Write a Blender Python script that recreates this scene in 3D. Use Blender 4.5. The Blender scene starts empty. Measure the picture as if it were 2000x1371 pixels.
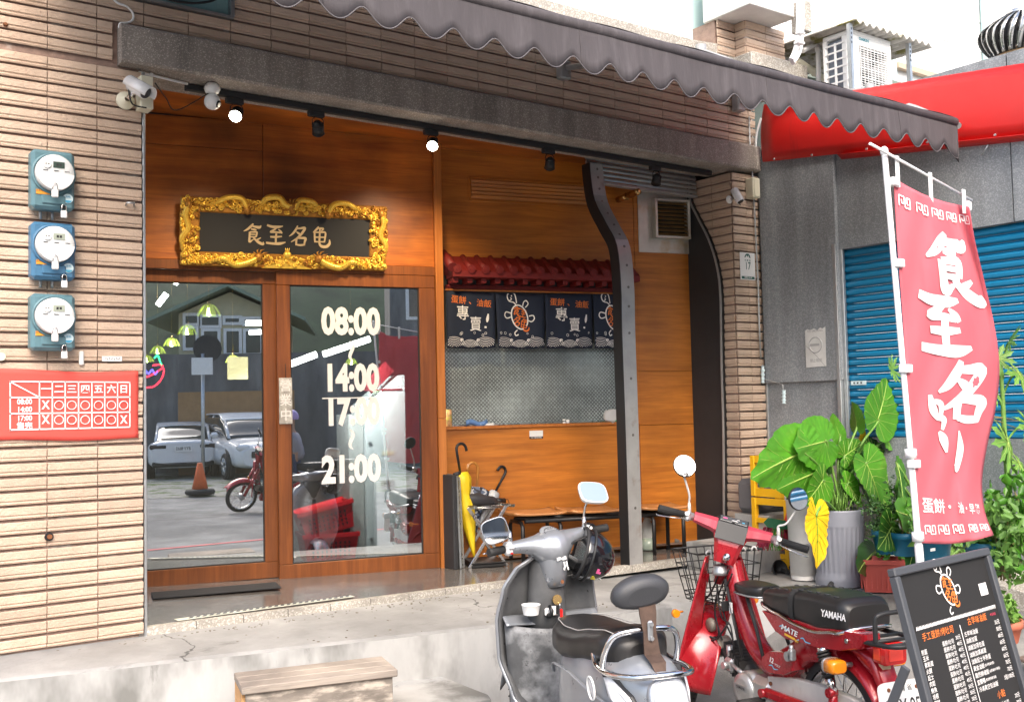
import bpy, bmesh, math, random
from math import sin, cos, pi, radians, atan2, hypot, sqrt
from mathutils import Matrix, Vector, noise
random.seed(7)
SC = bpy.context.scene
COL = SC.collection

# ------------------------------------------------------------------ camera, light, exposure
HC = 1.0951                      # camera height above the shop floor (z = 0)
FPX, TH, PH, RO, CY = 2023.64, radians(36.119), radians(2.987), radians(-1.3144), 688.57
FWD = Vector((sin(TH)*cos(PH), cos(TH)*cos(PH), sin(PH)))
_r0 = Vector((cos(TH), -sin(TH), 0)); _u0 = _r0.cross(FWD)
RGT = _r0*cos(RO) + _u0*sin(RO); UPV = -_r0*sin(RO) + _u0*cos(RO)
CAM = Vector((0, 0, HC))
cd = bpy.data.cameras.new('camera'); cam = bpy.data.objects.new('camera', cd); COL.objects.link(cam)
cd.sensor_width = 36; cd.lens = FPX/2000*36; cd.shift_y = (CY-685.5)/2000
cd.clip_start = 0.05; cd.clip_end = 500
_m = Matrix((RGT, UPV, -FWD)).transposed().to_4x4(); _m.translation = CAM
cam.matrix_world = _m
SC.camera = cam

W = bpy.data.worlds.new('World'); SC.world = W; W.use_nodes = True
wn = W.node_tree.nodes; wl = W.node_tree.links
sky = wn.new('ShaderNodeTexSky'); sky.sky_type = 'NISHITA'; sky.sun_disc = False
SUN_EL, SUN_AZ = radians(44), radians(203)     # azimuth: compass from +y clockwise
sky.sun_elevation = SUN_EL; sky.sun_rotation = SUN_AZ
sky.air_density = 1.0; sky.dust_density = 4.0; sky.ozone_density = 0.3
bg = wn['Background']; bg.inputs[1].default_value = 0.15
wl.new(sky.outputs[0], bg.inputs[0])
sl = bpy.data.lights.new('sun', 'SUN'); sl.energy = .75; sl.angle = radians(38); sl.color = (1, .975, .95)
so = bpy.data.objects.new('sun', sl); COL.objects.link(so)
sd = Vector((sin(SUN_AZ)*cos(SUN_EL), cos(SUN_AZ)*cos(SUN_EL), sin(SUN_EL)))
so.rotation_euler = sd.to_track_quat('Z', 'Y').to_euler()
so.location = sd*30
SC.view_settings.view_transform = 'Standard'; SC.view_settings.look = 'None'
SC.view_settings.exposure = 1.55; SC.view_settings.gamma = 1
SC.render.engine = 'CYCLES'
SC.cycles.max_bounces = 8; SC.cycles.transparent_max_bounces = 12
SC.cycles.use_denoising = True
SC.cycles.sample_clamp_indirect = 8

# ------------------------------------------------------------------ points read off the photograph, each on a plane at its own real distance
def ray(x, y): return FWD + RGT*((x-1000)/FPX) - UPV*((y-CY)/FPX)
def onF(x, y, Y=5.5):
    d = ray(x, y); return CAM + d*(Y/d.y)
def onZ(x, y, z):
    d = ray(x, y); return CAM + d*((z-HC)/d.z)
def onX(x, y, X):
    d = ray(x, y); return CAM + d*(X/d.x)
def onP(x, y, p0, n):
    d = ray(x, y); return CAM + d*((Vector(p0)-CAM).dot(n)/d.dot(n))
WSL = -0.2495                                   # the timber shopfront stands askew behind the facade
WN = Vector((-WSL, 1, 0)).normalized()          # points into the shop
WD = Vector((1, WSL, 0)).normalized()
D0 = Vector((2.013, 6.782, 0)); B0 = Vector((6.15, 5.98, 0))
def onD(x, y, off=0): return onP(x, y, D0 - WN*off, WN)
def onB(x, y, off=0): return onP(x, y, B0 - WN*off, WN)
def floor_z(x): return -0.013*(x-1.637)
ST = -0.55

# ------------------------------------------------------------------ materials
def lin(h):
    h = h.lstrip('#'); o = []
    for i in (0, 2, 4):
        c = int(h[i:i+2], 16)/255
        o.append(c/12.92 if c <= .04045 else ((c+.055)/1.055)**2.4)
    return tuple(o)
MATS = {}
def mat(name, col, rough=.5, metal=0, var=0, vscale=6, bump=0, bscale=60, spec=.5, col2=None, c2scale=3, c2lo=.45, c2hi=.62,
        stretch=(1, 1, 1), obj_var=0, coat=0, emit=None, estr=0, alpha=1, trans=0, rvar=0, col3=None, c3scale=8, c3lo=.62, c3hi=.7, c3stretch=(1, 1, 1), cracks=0, transl=0):
    if isinstance(col, str): col = lin(col)
    if isinstance(col2, str): col2 = lin(col2)
    m = bpy.data.materials.new(name); m.use_nodes = True; MATS[name] = m
    nt = m.node_tree; b = nt.nodes['Principled BSDF']; N = nt.nodes.new; L = nt.links.new
    b.inputs['Roughness'].default_value = rough; b.inputs['Metallic'].default_value = metal
    b.inputs['Specular IOR Level'].default_value = spec
    b.inputs['Coat Weight'].default_value = coat; b.inputs['Coat Roughness'].default_value = .08
    b.inputs['Transmission Weight'].default_value = trans
    b.inputs['Alpha'].default_value = alpha
    b.inputs['Base Color'].default_value = (*col, 1)
    m.diffuse_color = (*col, 1)
    if emit is not None:
        if isinstance(emit, str): emit = lin(emit)
        b.inputs['Emission Color'].default_value = (*emit, 1); b.inputs['Emission Strength'].default_value = estr
    co = None
    def coord():
        nonlocal co
        if co is None:
            g = N('ShaderNodeNewGeometry'); mp = N('ShaderNodeMapping'); mp.inputs['Scale'].default_value = stretch
            L(g.outputs['Position'], mp.inputs[0]); co = mp.outputs[0]
        return co
    cur = None
    def mix(a, bcol, fac, mode='MIX'):
        x = N('ShaderNodeMix'); x.data_type = 'RGBA'; x.blend_type = mode
        if hasattr(fac, 'node'): L(fac, x.inputs[0])
        else: x.inputs[0].default_value = fac
        for s, v in ((6, a), (7, bcol)):
            if hasattr(v, 'node'): L(v, x.inputs[s])
            else: x.inputs[s].default_value = (*v, 1)
        return x.outputs[2]
    def nz(scale, detail=4, rg=.55):
        n = N('ShaderNodeTexNoise'); n.inputs['Scale'].default_value = scale; n.inputs['Detail'].default_value = detail
        n.inputs['Roughness'].default_value = rg; L(coord(), n.inputs['Vector']); return n.outputs[0]
    def ramp(s, lo, hi, a=0, z=1):
        r = N('ShaderNodeMapRange'); L(s, r.inputs[0]); r.inputs[1].default_value = lo; r.inputs[2].default_value = hi
        r.inputs[3].default_value = a; r.inputs[4].default_value = z; return r.outputs[0]
    cur = col
    if col2 is not None: cur = mix(cur, col2, ramp(nz(c2scale, 5, .6), c2lo, c2hi))
    if var:
        v = ramp(nz(vscale, 5, .65), .25, .75, 1-var, 1+var)
        h = N('ShaderNodeHueSaturation'); L(v, h.inputs['Value'])
        if hasattr(cur, 'node'): L(cur, h.inputs['Color'])
        else: h.inputs['Color'].default_value = (*cur, 1)
        cur = h.outputs[0]
    if col3 is not None:
        if isinstance(col3, str): col3 = lin(col3)
        g = N('ShaderNodeNewGeometry'); mp = N('ShaderNodeMapping'); mp.inputs['Scale'].default_value = c3stretch; L(g.outputs['Position'], mp.inputs[0])
        n = N('ShaderNodeTexNoise'); n.inputs['Scale'].default_value = c3scale; n.inputs['Detail'].default_value = 8; n.inputs['Roughness'].default_value = .72; L(mp.outputs[0], n.inputs['Vector'])
        cur = mix(cur, col3, ramp(n.outputs[0], c3lo, c3hi))
    if cracks:
        g = N('ShaderNodeNewGeometry'); n = N('ShaderNodeTexNoise'); n.inputs['Scale'].default_value = 2.2; n.inputs['Detail'].default_value = 6; L(g.outputs['Position'], n.inputs['Vector'])
        va = N('ShaderNodeVectorMath'); va.operation = 'MULTIPLY_ADD'; L(n.outputs['Color'], va.inputs[0]); va.inputs[1].default_value = (.5, .5, .5); L(g.outputs['Position'], va.inputs[2])
        v = N('ShaderNodeTexVoronoi'); v.feature = 'DISTANCE_TO_EDGE'; v.inputs['Scale'].default_value = cracks; L(va.outputs[0], v.inputs['Vector'])
        cur = mix(cur, tuple(c*.35 for c in col), ramp(v.outputs['Distance'], .0020, .0008))
    if obj_var:
        oi = N('ShaderNodeObjectInfo'); h = N('ShaderNodeHueSaturation')
        L(ramp(oi.outputs['Random'], 0, 1, 1-obj_var, 1+obj_var), h.inputs['Value'])
        if hasattr(cur, 'node'): L(cur, h.inputs['Color'])
        else: h.inputs['Color'].default_value = (*cur, 1)
        cur = h.outputs[0]
    if hasattr(cur, 'node'): L(cur, b.inputs['Base Color'])
    if rvar: L(ramp(nz(vscale*2, 4, .7), .3, .7, max(0, rough-rvar), min(1, rough+rvar)), b.inputs['Roughness'])
    if transl:
        tb = N('ShaderNodeBsdfTranslucent'); ms = N('ShaderNodeMixShader'); ms.inputs[0].default_value = transl
        if hasattr(cur, 'node'): L(cur, tb.inputs[0])
        else: tb.inputs[0].default_value = (*cur, 1)
        L(b.outputs[0], ms.inputs[1]); L(tb.outputs[0], ms.inputs[2]); L(ms.outputs[0], nt.nodes['Material Output'].inputs[0])
    if bump:
        bp = N('ShaderNodeBump'); bp.inputs['Strength'].default_value = bump; bp.inputs['Distance'].default_value = .01
        L(nz(bscale, 3, .6), bp.inputs['Height']); L(bp.outputs[0], b.inputs['Normal'])
    return m
def wood(name, c1, c2, rough=.32, axis='x', scale=1.0, coat=.3, blotch=.35):
    """veneer: long figured grain along one axis plus cloudy blotches of stain"""
    m = bpy.data.materials.new(name); m.use_nodes = True; MATS[name] = m
    nt = m.node_tree; b = nt.nodes['Principled BSDF']; N = nt.nodes.new; L = nt.links.new
    c1 = lin(c1) if isinstance(c1, str) else c1; c2 = lin(c2) if isinstance(c2, str) else c2
    g = N('ShaderNodeNewGeometry'); mp = N('ShaderNodeMapping')
    mp.inputs['Scale'].default_value = {'x': (1.2*scale, 1.2*scale, 16*scale), 'z': (16*scale, 16*scale, 1.0*scale)}[axis]
    L(g.outputs['Position'], mp.inputs[0])
    n = N('ShaderNodeTexNoise'); n.inputs['Scale'].default_value = 1.6; n.inputs['Detail'].default_value = 7; n.inputs['Roughness'].default_value = .62
    n.inputs['Distortion'].default_value = .6; L(mp.outputs[0], n.inputs[0])
    n2 = N('ShaderNodeTexNoise'); n2.inputs['Scale'].default_value = 1.7; n2.inputs['Detail'].default_value = 4; L(g.outputs['Position'], n2.inputs[0])
    mp3 = N('ShaderNodeMapping'); mp3.inputs['Scale'].default_value = {'x': (4, 4, 260), 'z': (260, 260, 4)}[axis]; L(g.outputs['Position'], mp3.inputs[0])
    n3 = N('ShaderNodeTexNoise'); n3.inputs['Scale'].default_value = 1; n3.inputs['Detail'].default_value = 2; L(mp3.outputs[0], n3.inputs[0])
    r = N('ShaderNodeMapRange'); L(n.outputs[0], r.inputs[0]); r.inputs[1].default_value = .36; r.inputs[2].default_value = .64
    x = N('ShaderNodeMix'); x.data_type = 'RGBA'; L(r.outputs[0], x.inputs[0]); x.inputs[6].default_value = (*c1, 1); x.inputs[7].default_value = (*c2, 1)
    r2 = N('ShaderNodeMapRange'); L(n2.outputs[0], r2.inputs[0]); r2.inputs[1].default_value = .28; r2.inputs[2].default_value = .72
    r2.inputs[3].default_value = 1-blotch; r2.inputs[4].default_value = 1+blotch*.7
    r3 = N('ShaderNodeMapRange'); L(n3.outputs[0], r3.inputs[0]); r3.inputs[3].default_value = .72; r3.inputs[4].default_value = 1.22
    mu = N('ShaderNodeMath'); mu.operation = 'MULTIPLY'; L(r2.outputs[0], mu.inputs[0]); L(r3.outputs[0], mu.inputs[1])
    h = N('ShaderNodeHueSaturation'); L(x.outputs[2], h.inputs['Color']); L(mu.outputs[0], h.inputs['Value'])
    L(h.outputs[0], b.inputs['Base Color']); b.inputs['Roughness'].default_value = rough
    b.inputs['Coat Weight'].default_value = coat; b.inputs['Coat Roughness'].default_value = .2
    m.diffuse_color = (*c1, 1)
    return m
def terrazzo(name, base, chips, scale=90, rough=.5, bump=.25, dirt=None, dscale=2.0, chip_amt=.35, streak=False):
    m = bpy.data.materials.new(name); m.use_nodes = True; MATS[name] = m
    nt = m.node_tree; b = nt.nodes['Principled BSDF']; N = nt.nodes.new; L = nt.links.new
    base = lin(base); chips = lin(chips)
    g = N('ShaderNodeNewGeometry'); v = N('ShaderNodeTexVoronoi'); v.inputs['Scale'].default_value = scale; L(g.outputs['Position'], v.inputs['Vector'])
    s = N('ShaderNodeSeparateColor'); L(v.outputs['Color'], s.inputs[0])
    r = N('ShaderNodeMapRange'); L(s.outputs[0], r.inputs[0]); r.inputs[1].default_value = 1-chip_amt; r.inputs[2].default_value = 1
    x = N('ShaderNodeMix'); x.data_type = 'RGBA'; L(r.outputs[0], x.inputs[0]); x.inputs[6].default_value = (*base, 1); x.inputs[7].default_value = (*chips, 1)
    mp = N('ShaderNodeMapping'); L(g.outputs['Position'], mp.inputs[0])
    if streak: mp.inputs['Scale'].default_value = (3.5, 3.5, .35)
    n = N('ShaderNodeTexNoise'); n.inputs['Scale'].default_value = dscale; n.inputs['Detail'].default_value = 6; n.inputs['Roughness'].default_value = .65; L(mp.outputs[0], n.inputs[0])
    r2 = N('ShaderNodeMapRange'); L(n.outputs[0], r2.inputs[0]); r2.inputs[1].default_value = .35; r2.inputs[2].default_value = .68
    y = N('ShaderNodeMix'); y.data_type = 'RGBA'; L(r2.outputs[0], y.inputs[0]); L(x.outputs[2], y.inputs[6])
    h = N('ShaderNodeHueSaturation'); h.inputs['Value'].default_value = .62; L(x.outputs[2], h.inputs['Color'])
    if dirt: y.inputs[7].default_value = (*lin(dirt), 1); r2.inputs[4].default_value = .75
    else: L(h.outputs[0], y.inputs[7])
    L(y.outputs[2], b.inputs['Base Color']); b.inputs['Roughness'].default_value = rough
    if bump:
        bp = N('ShaderNodeBump'); bp.inputs['Strength'].default_value = bump; bp.inputs['Distance'].default_value = .004
        L(v.outputs['Distance'], bp.inputs['Height']); L(bp.outputs[0], b.inputs['Normal'])
    m.diffuse_color = (*base, 1)
    return m
def glass(name, tint=(.9, .95, .95), refl=.35):
    m = bpy.data.materials.new(name); m.use_nodes = True; MATS[name] = m
    nt = m.node_tree; N = nt.nodes.new; L = nt.links.new
    nt.nodes.remove(nt.nodes['Principled BSDF'])
    t = N('ShaderNodeBsdfTransparent'); t.inputs[0].default_value = (*tint, 1)
    gl = N('ShaderNodeBsdfGlossy'); gl.inputs['Roughness'].default_value = 0.0; gl.inputs[0].default_value = (.95, .97, 1, 1)
    fr = N('ShaderNodeLayerWeight'); fr.inputs[0].default_value = .35
    r = N('ShaderNodeMapRange'); L(fr.outputs['Fresnel'], r.inputs[0]); r.inputs[3].default_value = refl; r.inputs[4].default_value = 1
    x = N('ShaderNodeMixShader'); L(r.outputs[0], x.inputs[0]); L(t.outputs[0], x.inputs[1]); L(gl.outputs[0], x.inputs[2])
    L(x.outputs[0], nt.nodes['Material Output'].inputs[0])
    return m

# ------------------------------------------------------------------ mesh builder
class MB:
    def __init__(s): s.v = []; s.f = []; s.mi = []; s.sm = []
    def add(s, vs, fs, mi=0, smooth=False, M=None):
        k = len(s.v)
        if M is not None: vs = [M @ Vector(v) for v in vs]
        s.v += [tuple(v) for v in vs]
        for f in fs: s.f.append([i+k for i in f]); s.mi.append(mi); s.sm.append(smooth)
        return s
    def box(s, c, d, mi=0, M=None, bev=0):
        x, y, z = d[0]/2, d[1]/2, d[2]/2; c = Vector(c)
        if bev <= 0:
            vs = [c+Vector((a*x, b*y, e*z)) for a in (-1, 1) for b in (-1, 1) for e in (-1, 1)]
            return s.add(vs, [(0, 1, 3, 2), (4, 6, 7, 5), (0, 4, 5, 1), (2, 3, 7, 6), (0, 2, 6, 4), (1, 5, 7, 3)], mi, False, M)
        b_ = min(bev, x*.98, y*.98, z*.98); vs = []; idx = {}
        for a in (-1, 1):
            for b in (-1, 1):
                for e in (-1, 1):
                    for ax in range(3):
                        p = [a*(x-b_), b*(y-b_), e*(z-b_)]; p[ax] = (a*x, b*y, e*z)[ax]
                        idx[a, b, e, ax] = len(vs); vs.append(c+Vector(p))
        fs = []
        for sg in (-1, 1):
            q = [(-1, -1), (1, -1), (1, 1), (-1, 1)]
            if sg < 0: q = q[::-1]
            fs.append([idx[sg, a, b, 0] for a, b in q]); fs.append([idx[a, sg, b, 1] for a, b in q[::-1]]); fs.append([idx[a, b, sg, 2] for a, b in q])
        for a in (-1, 1):
            for b in (-1, 1):
                f = [idx[a, b, -1, 0], idx[a, b, 1, 0], idx[a, b, 1, 1], idx[a, b, -1, 1]]; fs.append(f if a*b < 0 else f[::-1])
                f = [idx[a, -1, b, 0], idx[a, 1, b, 0], idx[a, 1, b, 2], idx[a, -1, b, 2]]; fs.append(f if a*b > 0 else f[::-1])
                f = [idx[-1, a, b, 1], idx[1, a, b, 1], idx[1, a, b, 2], idx[-1, a, b, 2]]; fs.append(f if a*b < 0 else f[::-1])
                for e in (-1, 1):
                    f = [idx[a, b, e, 0], idx[a, b, e, 1], idx[a, b, e, 2]]; fs.append(f if a*b*e > 0 else f[::-1])
        return s.add(vs, fs, mi, False, M)
    def loft(s, rings, mi=0, smooth=True, cap=True, close=False, M=None, loop=True):
        n = len(rings[0]); vs = [p for r in rings for p in r]; fs = []
        R = len(rings)
        for i in range(R if close else R-1):
            a = i*n; b = ((i+1) % R)*n
            for j in range(n if loop else n-1):
                k = (j+1) % n; fs.append((a+j, a+k, b+k, b+j))
        s.add(vs, fs, mi, smooth, M)
        if cap and not close and loop:
            k = len(s.v)-len(vs)
            s.f.append([k+j for j in range(n)][::-1]); s.mi.append(mi); s.sm.append(False)
            s.f.append([k+(R-1)*n+j for j in range(n)]); s.mi.append(mi); s.sm.append(False)
        return s
    def tube(s, pts, r, n=8, mi=0, closed=False, cap=True, M=None, flat=1.0, smooth=True):
        pts = [Vector(p) for p in pts]; N = len(pts); rs = r if isinstance(r, (list, tuple)) else [r]*N
        rings = []; prev = None
        for i, p in enumerate(pts):
            t = (pts[(i+1) % N]-pts[i-1]) if closed else (pts[min(i+1, N-1)]-pts[max(i-1, 0)])
            if t.length < 1e-9: t = Vector((0, 0, 1))
            t.normalize()
            if prev is None:
                a = Vector((0, 0, 1)) if abs(t.z) < .9 else Vector((1, 0, 0)); u = t.cross(a).normalized()
            else:
                u = prev - t*prev.dot(t); u = u.normalized() if u.length > 1e-6 else t.orthogonal().normalized()
            prev = u; w = t.cross(u)
            rings.append([p + u*(cos(2*pi*j/n)*rs[i]) + w*(sin(2*pi*j/n)*rs[i]*flat) for j in range(n)])
        return s.loft(rings, mi, smooth, cap, closed, M)
    def cyl(s, p0, p1, r0, r1=None, n=16, mi=0, M=None, smooth=True, cap=True): return s.tube([p0, p1], [r0, r0 if r1 is None else r1], n, mi, M=M, cap=cap, smooth=smooth)
    def lathe(s, prof, n=24, mi=0, M=None, cap=False, fn=None, smooth=True):
        rings = [[((fn(2*pi*j/n, i) if fn else 1)*r*cos(2*pi*j/n), (fn(2*pi*j/n, i) if fn else 1)*r*sin(2*pi*j/n), z) for j in range(n)] for i, (r, z) in enumerate(prof)]
        return s.loft(rings, mi, smooth, cap, M=M)
    def prism(s, poly, z0, z1, mi=0, M=None, smooth=False):
        n = len(poly); vs = [(x, y, z0) for x, y in poly]+[(x, y, z1) for x, y in poly]
        a = sum(poly[i][0]*poly[(i+1) % n][1]-poly[(i+1) % n][0]*poly[i][1] for i in range(n))
        fs = [tuple(range(n))[::-1], tuple(range(n, 2*n))]+[(i, (i+1) % n, n+(i+1) % n, n+i) for i in range(n)]
        if (a < 0) != (z1 < z0): fs = [f[::-1] for f in fs]
        s.add(vs, fs[:2], mi, False, M); s.add(vs, fs[2:], mi, smooth, M); return s
    def grid(s, nu, nv, fn, mi=0, smooth=True, M=None):
        vs = [fn(i/nu, j/nv) for j in range(nv+1) for i in range(nu+1)]
        fs = [(j*(nu+1)+i, j*(nu+1)+i+1, (j+1)*(nu+1)+i+1, (j+1)*(nu+1)+i) for j in range(nv) for i in range(nu)]
        return s.add(vs, fs, mi, smooth, M)
    def shell(s, nu, nv, fn, th, mi=0, smooth=True, M=None):
        """closed sheet of thickness th (vector function fn, offset along averaged normal)"""
        P = [[Vector(fn(i/nu, j/nv)) for i in range(nu+1)] for j in range(nv+1)]
        def nr(i, j):
            a = P[j][min(i+1, nu)]-P[j][max(i-1, 0)]; b = P[min(j+1, nv)][i]-P[max(j-1, 0)][i]
            c = a.cross(b); return c.normalized() if c.length > 1e-12 else Vector((0, 0, 1))
        A = [[P[j][i]+nr(i, j)*th/2 for i in range(nu+1)] for j in range(nv+1)]
        B = [[P[j][i]-nr(i, j)*th/2 for i in range(nu+1)] for j in range(nv+1)]
        w = nu+1; n = w*(nv+1); vs = [p for r in A for p in r]+[p for r in B for p in r]; fs = []
        for j in range(nv):
            for i in range(nu):
                q = (j*w+i, j*w+i+1, (j+1)*w+i+1, (j+1)*w+i); fs.append(q); fs.append(tuple(n+k for k in q[::-1]))
        for i in range(nu): fs.append((i+1, i, n+i, n+i+1)); k = nv*w; fs.append((k+i, k+i+1, n+k+i+1, n+k+i))
        for j in range(nv): fs.append((j*w, (j+1)*w, n+(j+1)*w, n+j*w)); k = nu; fs.append(((j+1)*w+k, j*w+k, n+j*w+k, n+(j+1)*w+k))
        return s.add(vs, fs, mi, smooth, M)
    def ell(s, c, r, n=16, m=10, mi=0, M=None, z0=-1, z1=1):
        prof = []
        for i in range(m+1):
            t = z0+(z1-z0)*i/m; a = math.asin(max(-1, min(1, t)))
            a = math.asin(z0)+(math.asin(z1)-math.asin(z0))*i/m
            prof.append((max(cos(a), 1e-4), sin(a)))
        rings = [[(c[0]+r[0]*q*cos(2*pi*j/n), c[1]+r[1]*q*sin(2*pi*j/n), c[2]+r[2]*z) for j in range(n)] for q, z in prof]
        return s.loft(rings, mi, True, True, M=M)
    def mesh(s, name, mats, M=None):
        me = bpy.data.meshes.new(name)
        vs = s.v if M is None else [tuple(M @ Vector(v)) for v in s.v]
        me.from_pydata(vs, [], s.f)
        for m in (mats if isinstance(mats, (list, tuple)) else [mats]): me.materials.append(MATS[m] if isinstance(m, str) else m)
        me.polygons.foreach_set('material_index', s.mi); me.polygons.foreach_set('use_smooth', s.sm); me.update()
        return me
    def build(s, name, mats, parent=None, world=True, label=None):
        Mi = None
        if parent is not None and world: Mi = root_of(parent)['_M'].inverted() if False else XF[root_of(parent).name].inverted()
        o = bpy.data.objects.new(name, s.mesh(name, mats, Mi)); COL.objects.link(o)
        if parent is not None: o.parent = parent
        if label: o['label'] = label
        return o
XF = {}
def root_of(o):
    while o.parent: o = o.parent
    return o
def thing(name, label, cat, loc=(0, 0, 0), rz=0, group=None, M=None):
    o = bpy.data.objects.new(name, None); COL.objects.link(o); o.empty_display_size = .1
    M = M or (Matrix.Translation(loc) @ Matrix.Rotation(rz, 4, 'Z')); o.matrix_world = M; XF[o.name] = M
    o['label'] = label; o['category'] = cat
    if group: o['group'] = group
    return o
def tag(o, label, cat, group=None):
    o['label'] = label; o['category'] = cat
    if group: o['group'] = group
    return o
def struct(name, mb, mats):
    o = mb.build(name, mats); o['kind'] = 'structure'; return o
def frame(o, x, z):
    """matrix with origin o, local x and local y given as world vectors (z = x cross y)"""
    x = Vector(x).normalized(); y = Vector(z); y = (y - x*y.dot(x)).normalized(); n = x.cross(y)
    M = Matrix((x, y, n)).transposed().to_4x4(); M.translation = Vector(o); return M
FM = lambda o: frame(o, (1, 0, 0), (0, 0, 1))         # facade: x along, y up, z towards the street
DM = lambda o: frame(o, WD, (0, 0, 1))                # timber front
def crom(P, k=6, closed=False):
    P = [Vector(p) for p in P]; n = len(P); out = []
    for i in range(n if closed else n-1):
        a, b, c, d = (P[(i-1) % n], P[i], P[(i+1) % n], P[(i+2) % n]) if closed else (P[max(i-1, 0)], P[i], P[i+1], P[min(i+2, n-1)])
        for j in range(k):
            t = j/k; out.append(.5*((2*b)+(c-a)*t+(2*a-5*b+4*c-d)*t*t+(3*b-a-3*c+d)*t**3))
    if not closed: out.append(P[-1])
    return out
def arc(c, r, a0, a1, n=8, ax='xz'):
    out = []
    for i in range(n+1):
        a = radians(a0+(a1-a0)*i/n); p = [c[0], c[1], c[2]]
        p['xyz'.index(ax[0])] += r*cos(a); p['xyz'.index(ax[1])] += r*sin(a); out.append(tuple(p))
    return out
# ------------------------------------------------------------------ lettering
_TC = {}
def tverts(body, bold=0, sp=1.0, align='CENTER', line=1.0):
    key = (body, bold, sp, align, line)
    if key in _TC: return _TC[key]
    cu = bpy.data.curves.new('t', 'FONT'); cu.body = body; cu.size = 1; cu.offset = bold; cu.align_x = align; cu.align_y = 'CENTER'
    cu.space_character = sp; cu.space_line = line; cu.resolution_u = 3; cu.fill_mode = 'FRONT'
    o = bpy.data.objects.new('t', cu); COL.objects.link(o)
    dg = bpy.context.evaluated_depsgraph_get(); me = bpy.data.meshes.new_from_object(o.evaluated_get(dg))
    r = ([tuple(v.co) for v in me.vertices], [tuple(p.vertices) for p in me.polygons])
    bpy.data.objects.remove(o); bpy.data.curves.remove(cu); bpy.data.meshes.remove(me)
    _TC[key] = r; return r
def text(mb, body, M, size=.1, sx=1, bold=0, mi=0, sp=1.0, align='CENTER', off=.0015, rot=0, shear=0, warp=None, line=1.0):
    vs, fs = tverts(body, bold, sp, align, line)
    ca, sa = cos(rot), sin(rot); out = []
    for x, y, z in vs:
        x, y = x*sx*size+shear*y*size, y*size; x, y = x*ca-y*sa, x*sa+y*ca
        out.append(warp(x, y) if warp else (x, y, off))
    return mb.add(out, fs, mi, False, None if warp else M)
def stroke(mb, pts, M=None, mi=0, off=.002, warp=None, k=5, scale=1, org=(0, 0), rot=0, sx=1):
    """one brush stroke: (x, y, width) points swept as a flat ribbon with pointed-soft ends"""
    P = crom([(a, b, c) for a, b, c in pts], k) if len(pts) > 2 else [Vector(p) for p in pts]
    L = []; Rr = []; n = len(P); ca, sa = cos(rot), sin(rot)
    for i, p in enumerate(P):
        t = P[min(i+1, n-1)]-P[max(i-1, 0)]; d = hypot(t.x, t.y) or 1; nx, ny = -t.y/d, t.x/d; w = max(p.z, 1e-4)/2
        L.append((p.x+nx*w, p.y+ny*w)); Rr.append((p.x-nx*w, p.y-ny*w))
    vs = []
    for x, y in L+Rr:
        x, y = x*scale*sx, y*scale; x, y = x*ca-y*sa+org[0], x*sa+y*ca+org[1]
        vs.append(warp(x, y) if warp else (x, y, off))
    fs = [(i, n+i, n+i+1, i+1) for i in range(n-1)]
    return mb.add(vs, fs, mi, False, None if warp else M)
BRUSH = {
 'shi': [[(50, 99, 6), (40, 86, 12), (22, 70, 10), (4, 60, 3)], [(40, 88, 7), (60, 84, 11), (80, 82, 14), (88, 92, 3)], [(40, 72, 6), (56, 70, 10), (66, 68, 5)],
         [(34, 58, 10), (33, 36, 10), (33, 10, 11), (46, 18, 6), (56, 24, 3)], [(34, 57, 7), (52, 58, 8), (68, 57, 9), (64, 34, 8)], [(37, 46, 6), (62, 46, 6)], [(37, 34, 6), (64, 34, 7)],
         [(50, 34, 5), (60, 22, 9), (78, 8, 14), (99, 0, 12), (99, 12, 3)], [(88, 32, 4), (72, 22, 8), (62, 20, 4)]],
 'zhi': [[(6, 95, 10), (30, 88, 13), (60, 88, 13), (84, 93, 5)], [(54, 86, 8), (42, 74, 9), (24, 62, 10), (48, 62, 9), (74, 60, 8)], [(62, 76, 4), (74, 66, 9), (80, 56, 6)],
         [(22, 38, 8), (50, 38, 10), (80, 42, 6)], [(52, 56, 9), (50, 34, 10), (50, 10, 9)], [(2, 8, 10), (34, 5, 12), (70, 6, 14), (98, 14, 5)]],
 'ming': [[(46, 99, 6), (38, 80, 11), (22, 58, 10), (4, 44, 3)], [(38, 84, 8), (60, 86, 10), (82, 88, 13), (68, 62, 12), (44, 36, 10), (14, 16, 4)], [(40, 68, 5), (52, 60, 11), (58, 54, 6)],
          [(42, 36, 9), (40, 20, 10), (40, 0, 9)], [(44, 36, 8), (66, 38, 11), (86, 36, 13), (82, 18, 10), (80, 2, 8)], [(42, 4, 8), (62, 2, 10), (84, 6, 9)]],
 'gui': [[(40, 99, 5), (30, 84, 11), (12, 68, 4)], [(36, 90, 7), (54, 90, 9), (64, 88, 9), (54, 76, 5)], [(20, 70, 9), (21, 45, 9), (23, 18, 8)], [(22, 69, 7), (50, 70, 8), (74, 70, 9), (74, 45, 9), (70, 20, 8)],
         [(24, 45, 7), (70, 46, 7)], [(26, 22, 7), (68, 23, 7)], [(47, 86, 8), (46, 50, 9), (46, 14, 11), (58, 0, 14), (82, 0, 15), (97, 16, 13), (96, 36, 4)]],
}
def brush(mb, key, M, size, org=(0, 0), mi=0, sx=1, rot=0, off=.002, warp=None):
    for s in BRUSH[key]: stroke(mb, [(a-50, b-50, c) for a, b, c in s], M, mi, off, warp, 5, size/100, org, rot, sx)
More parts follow.
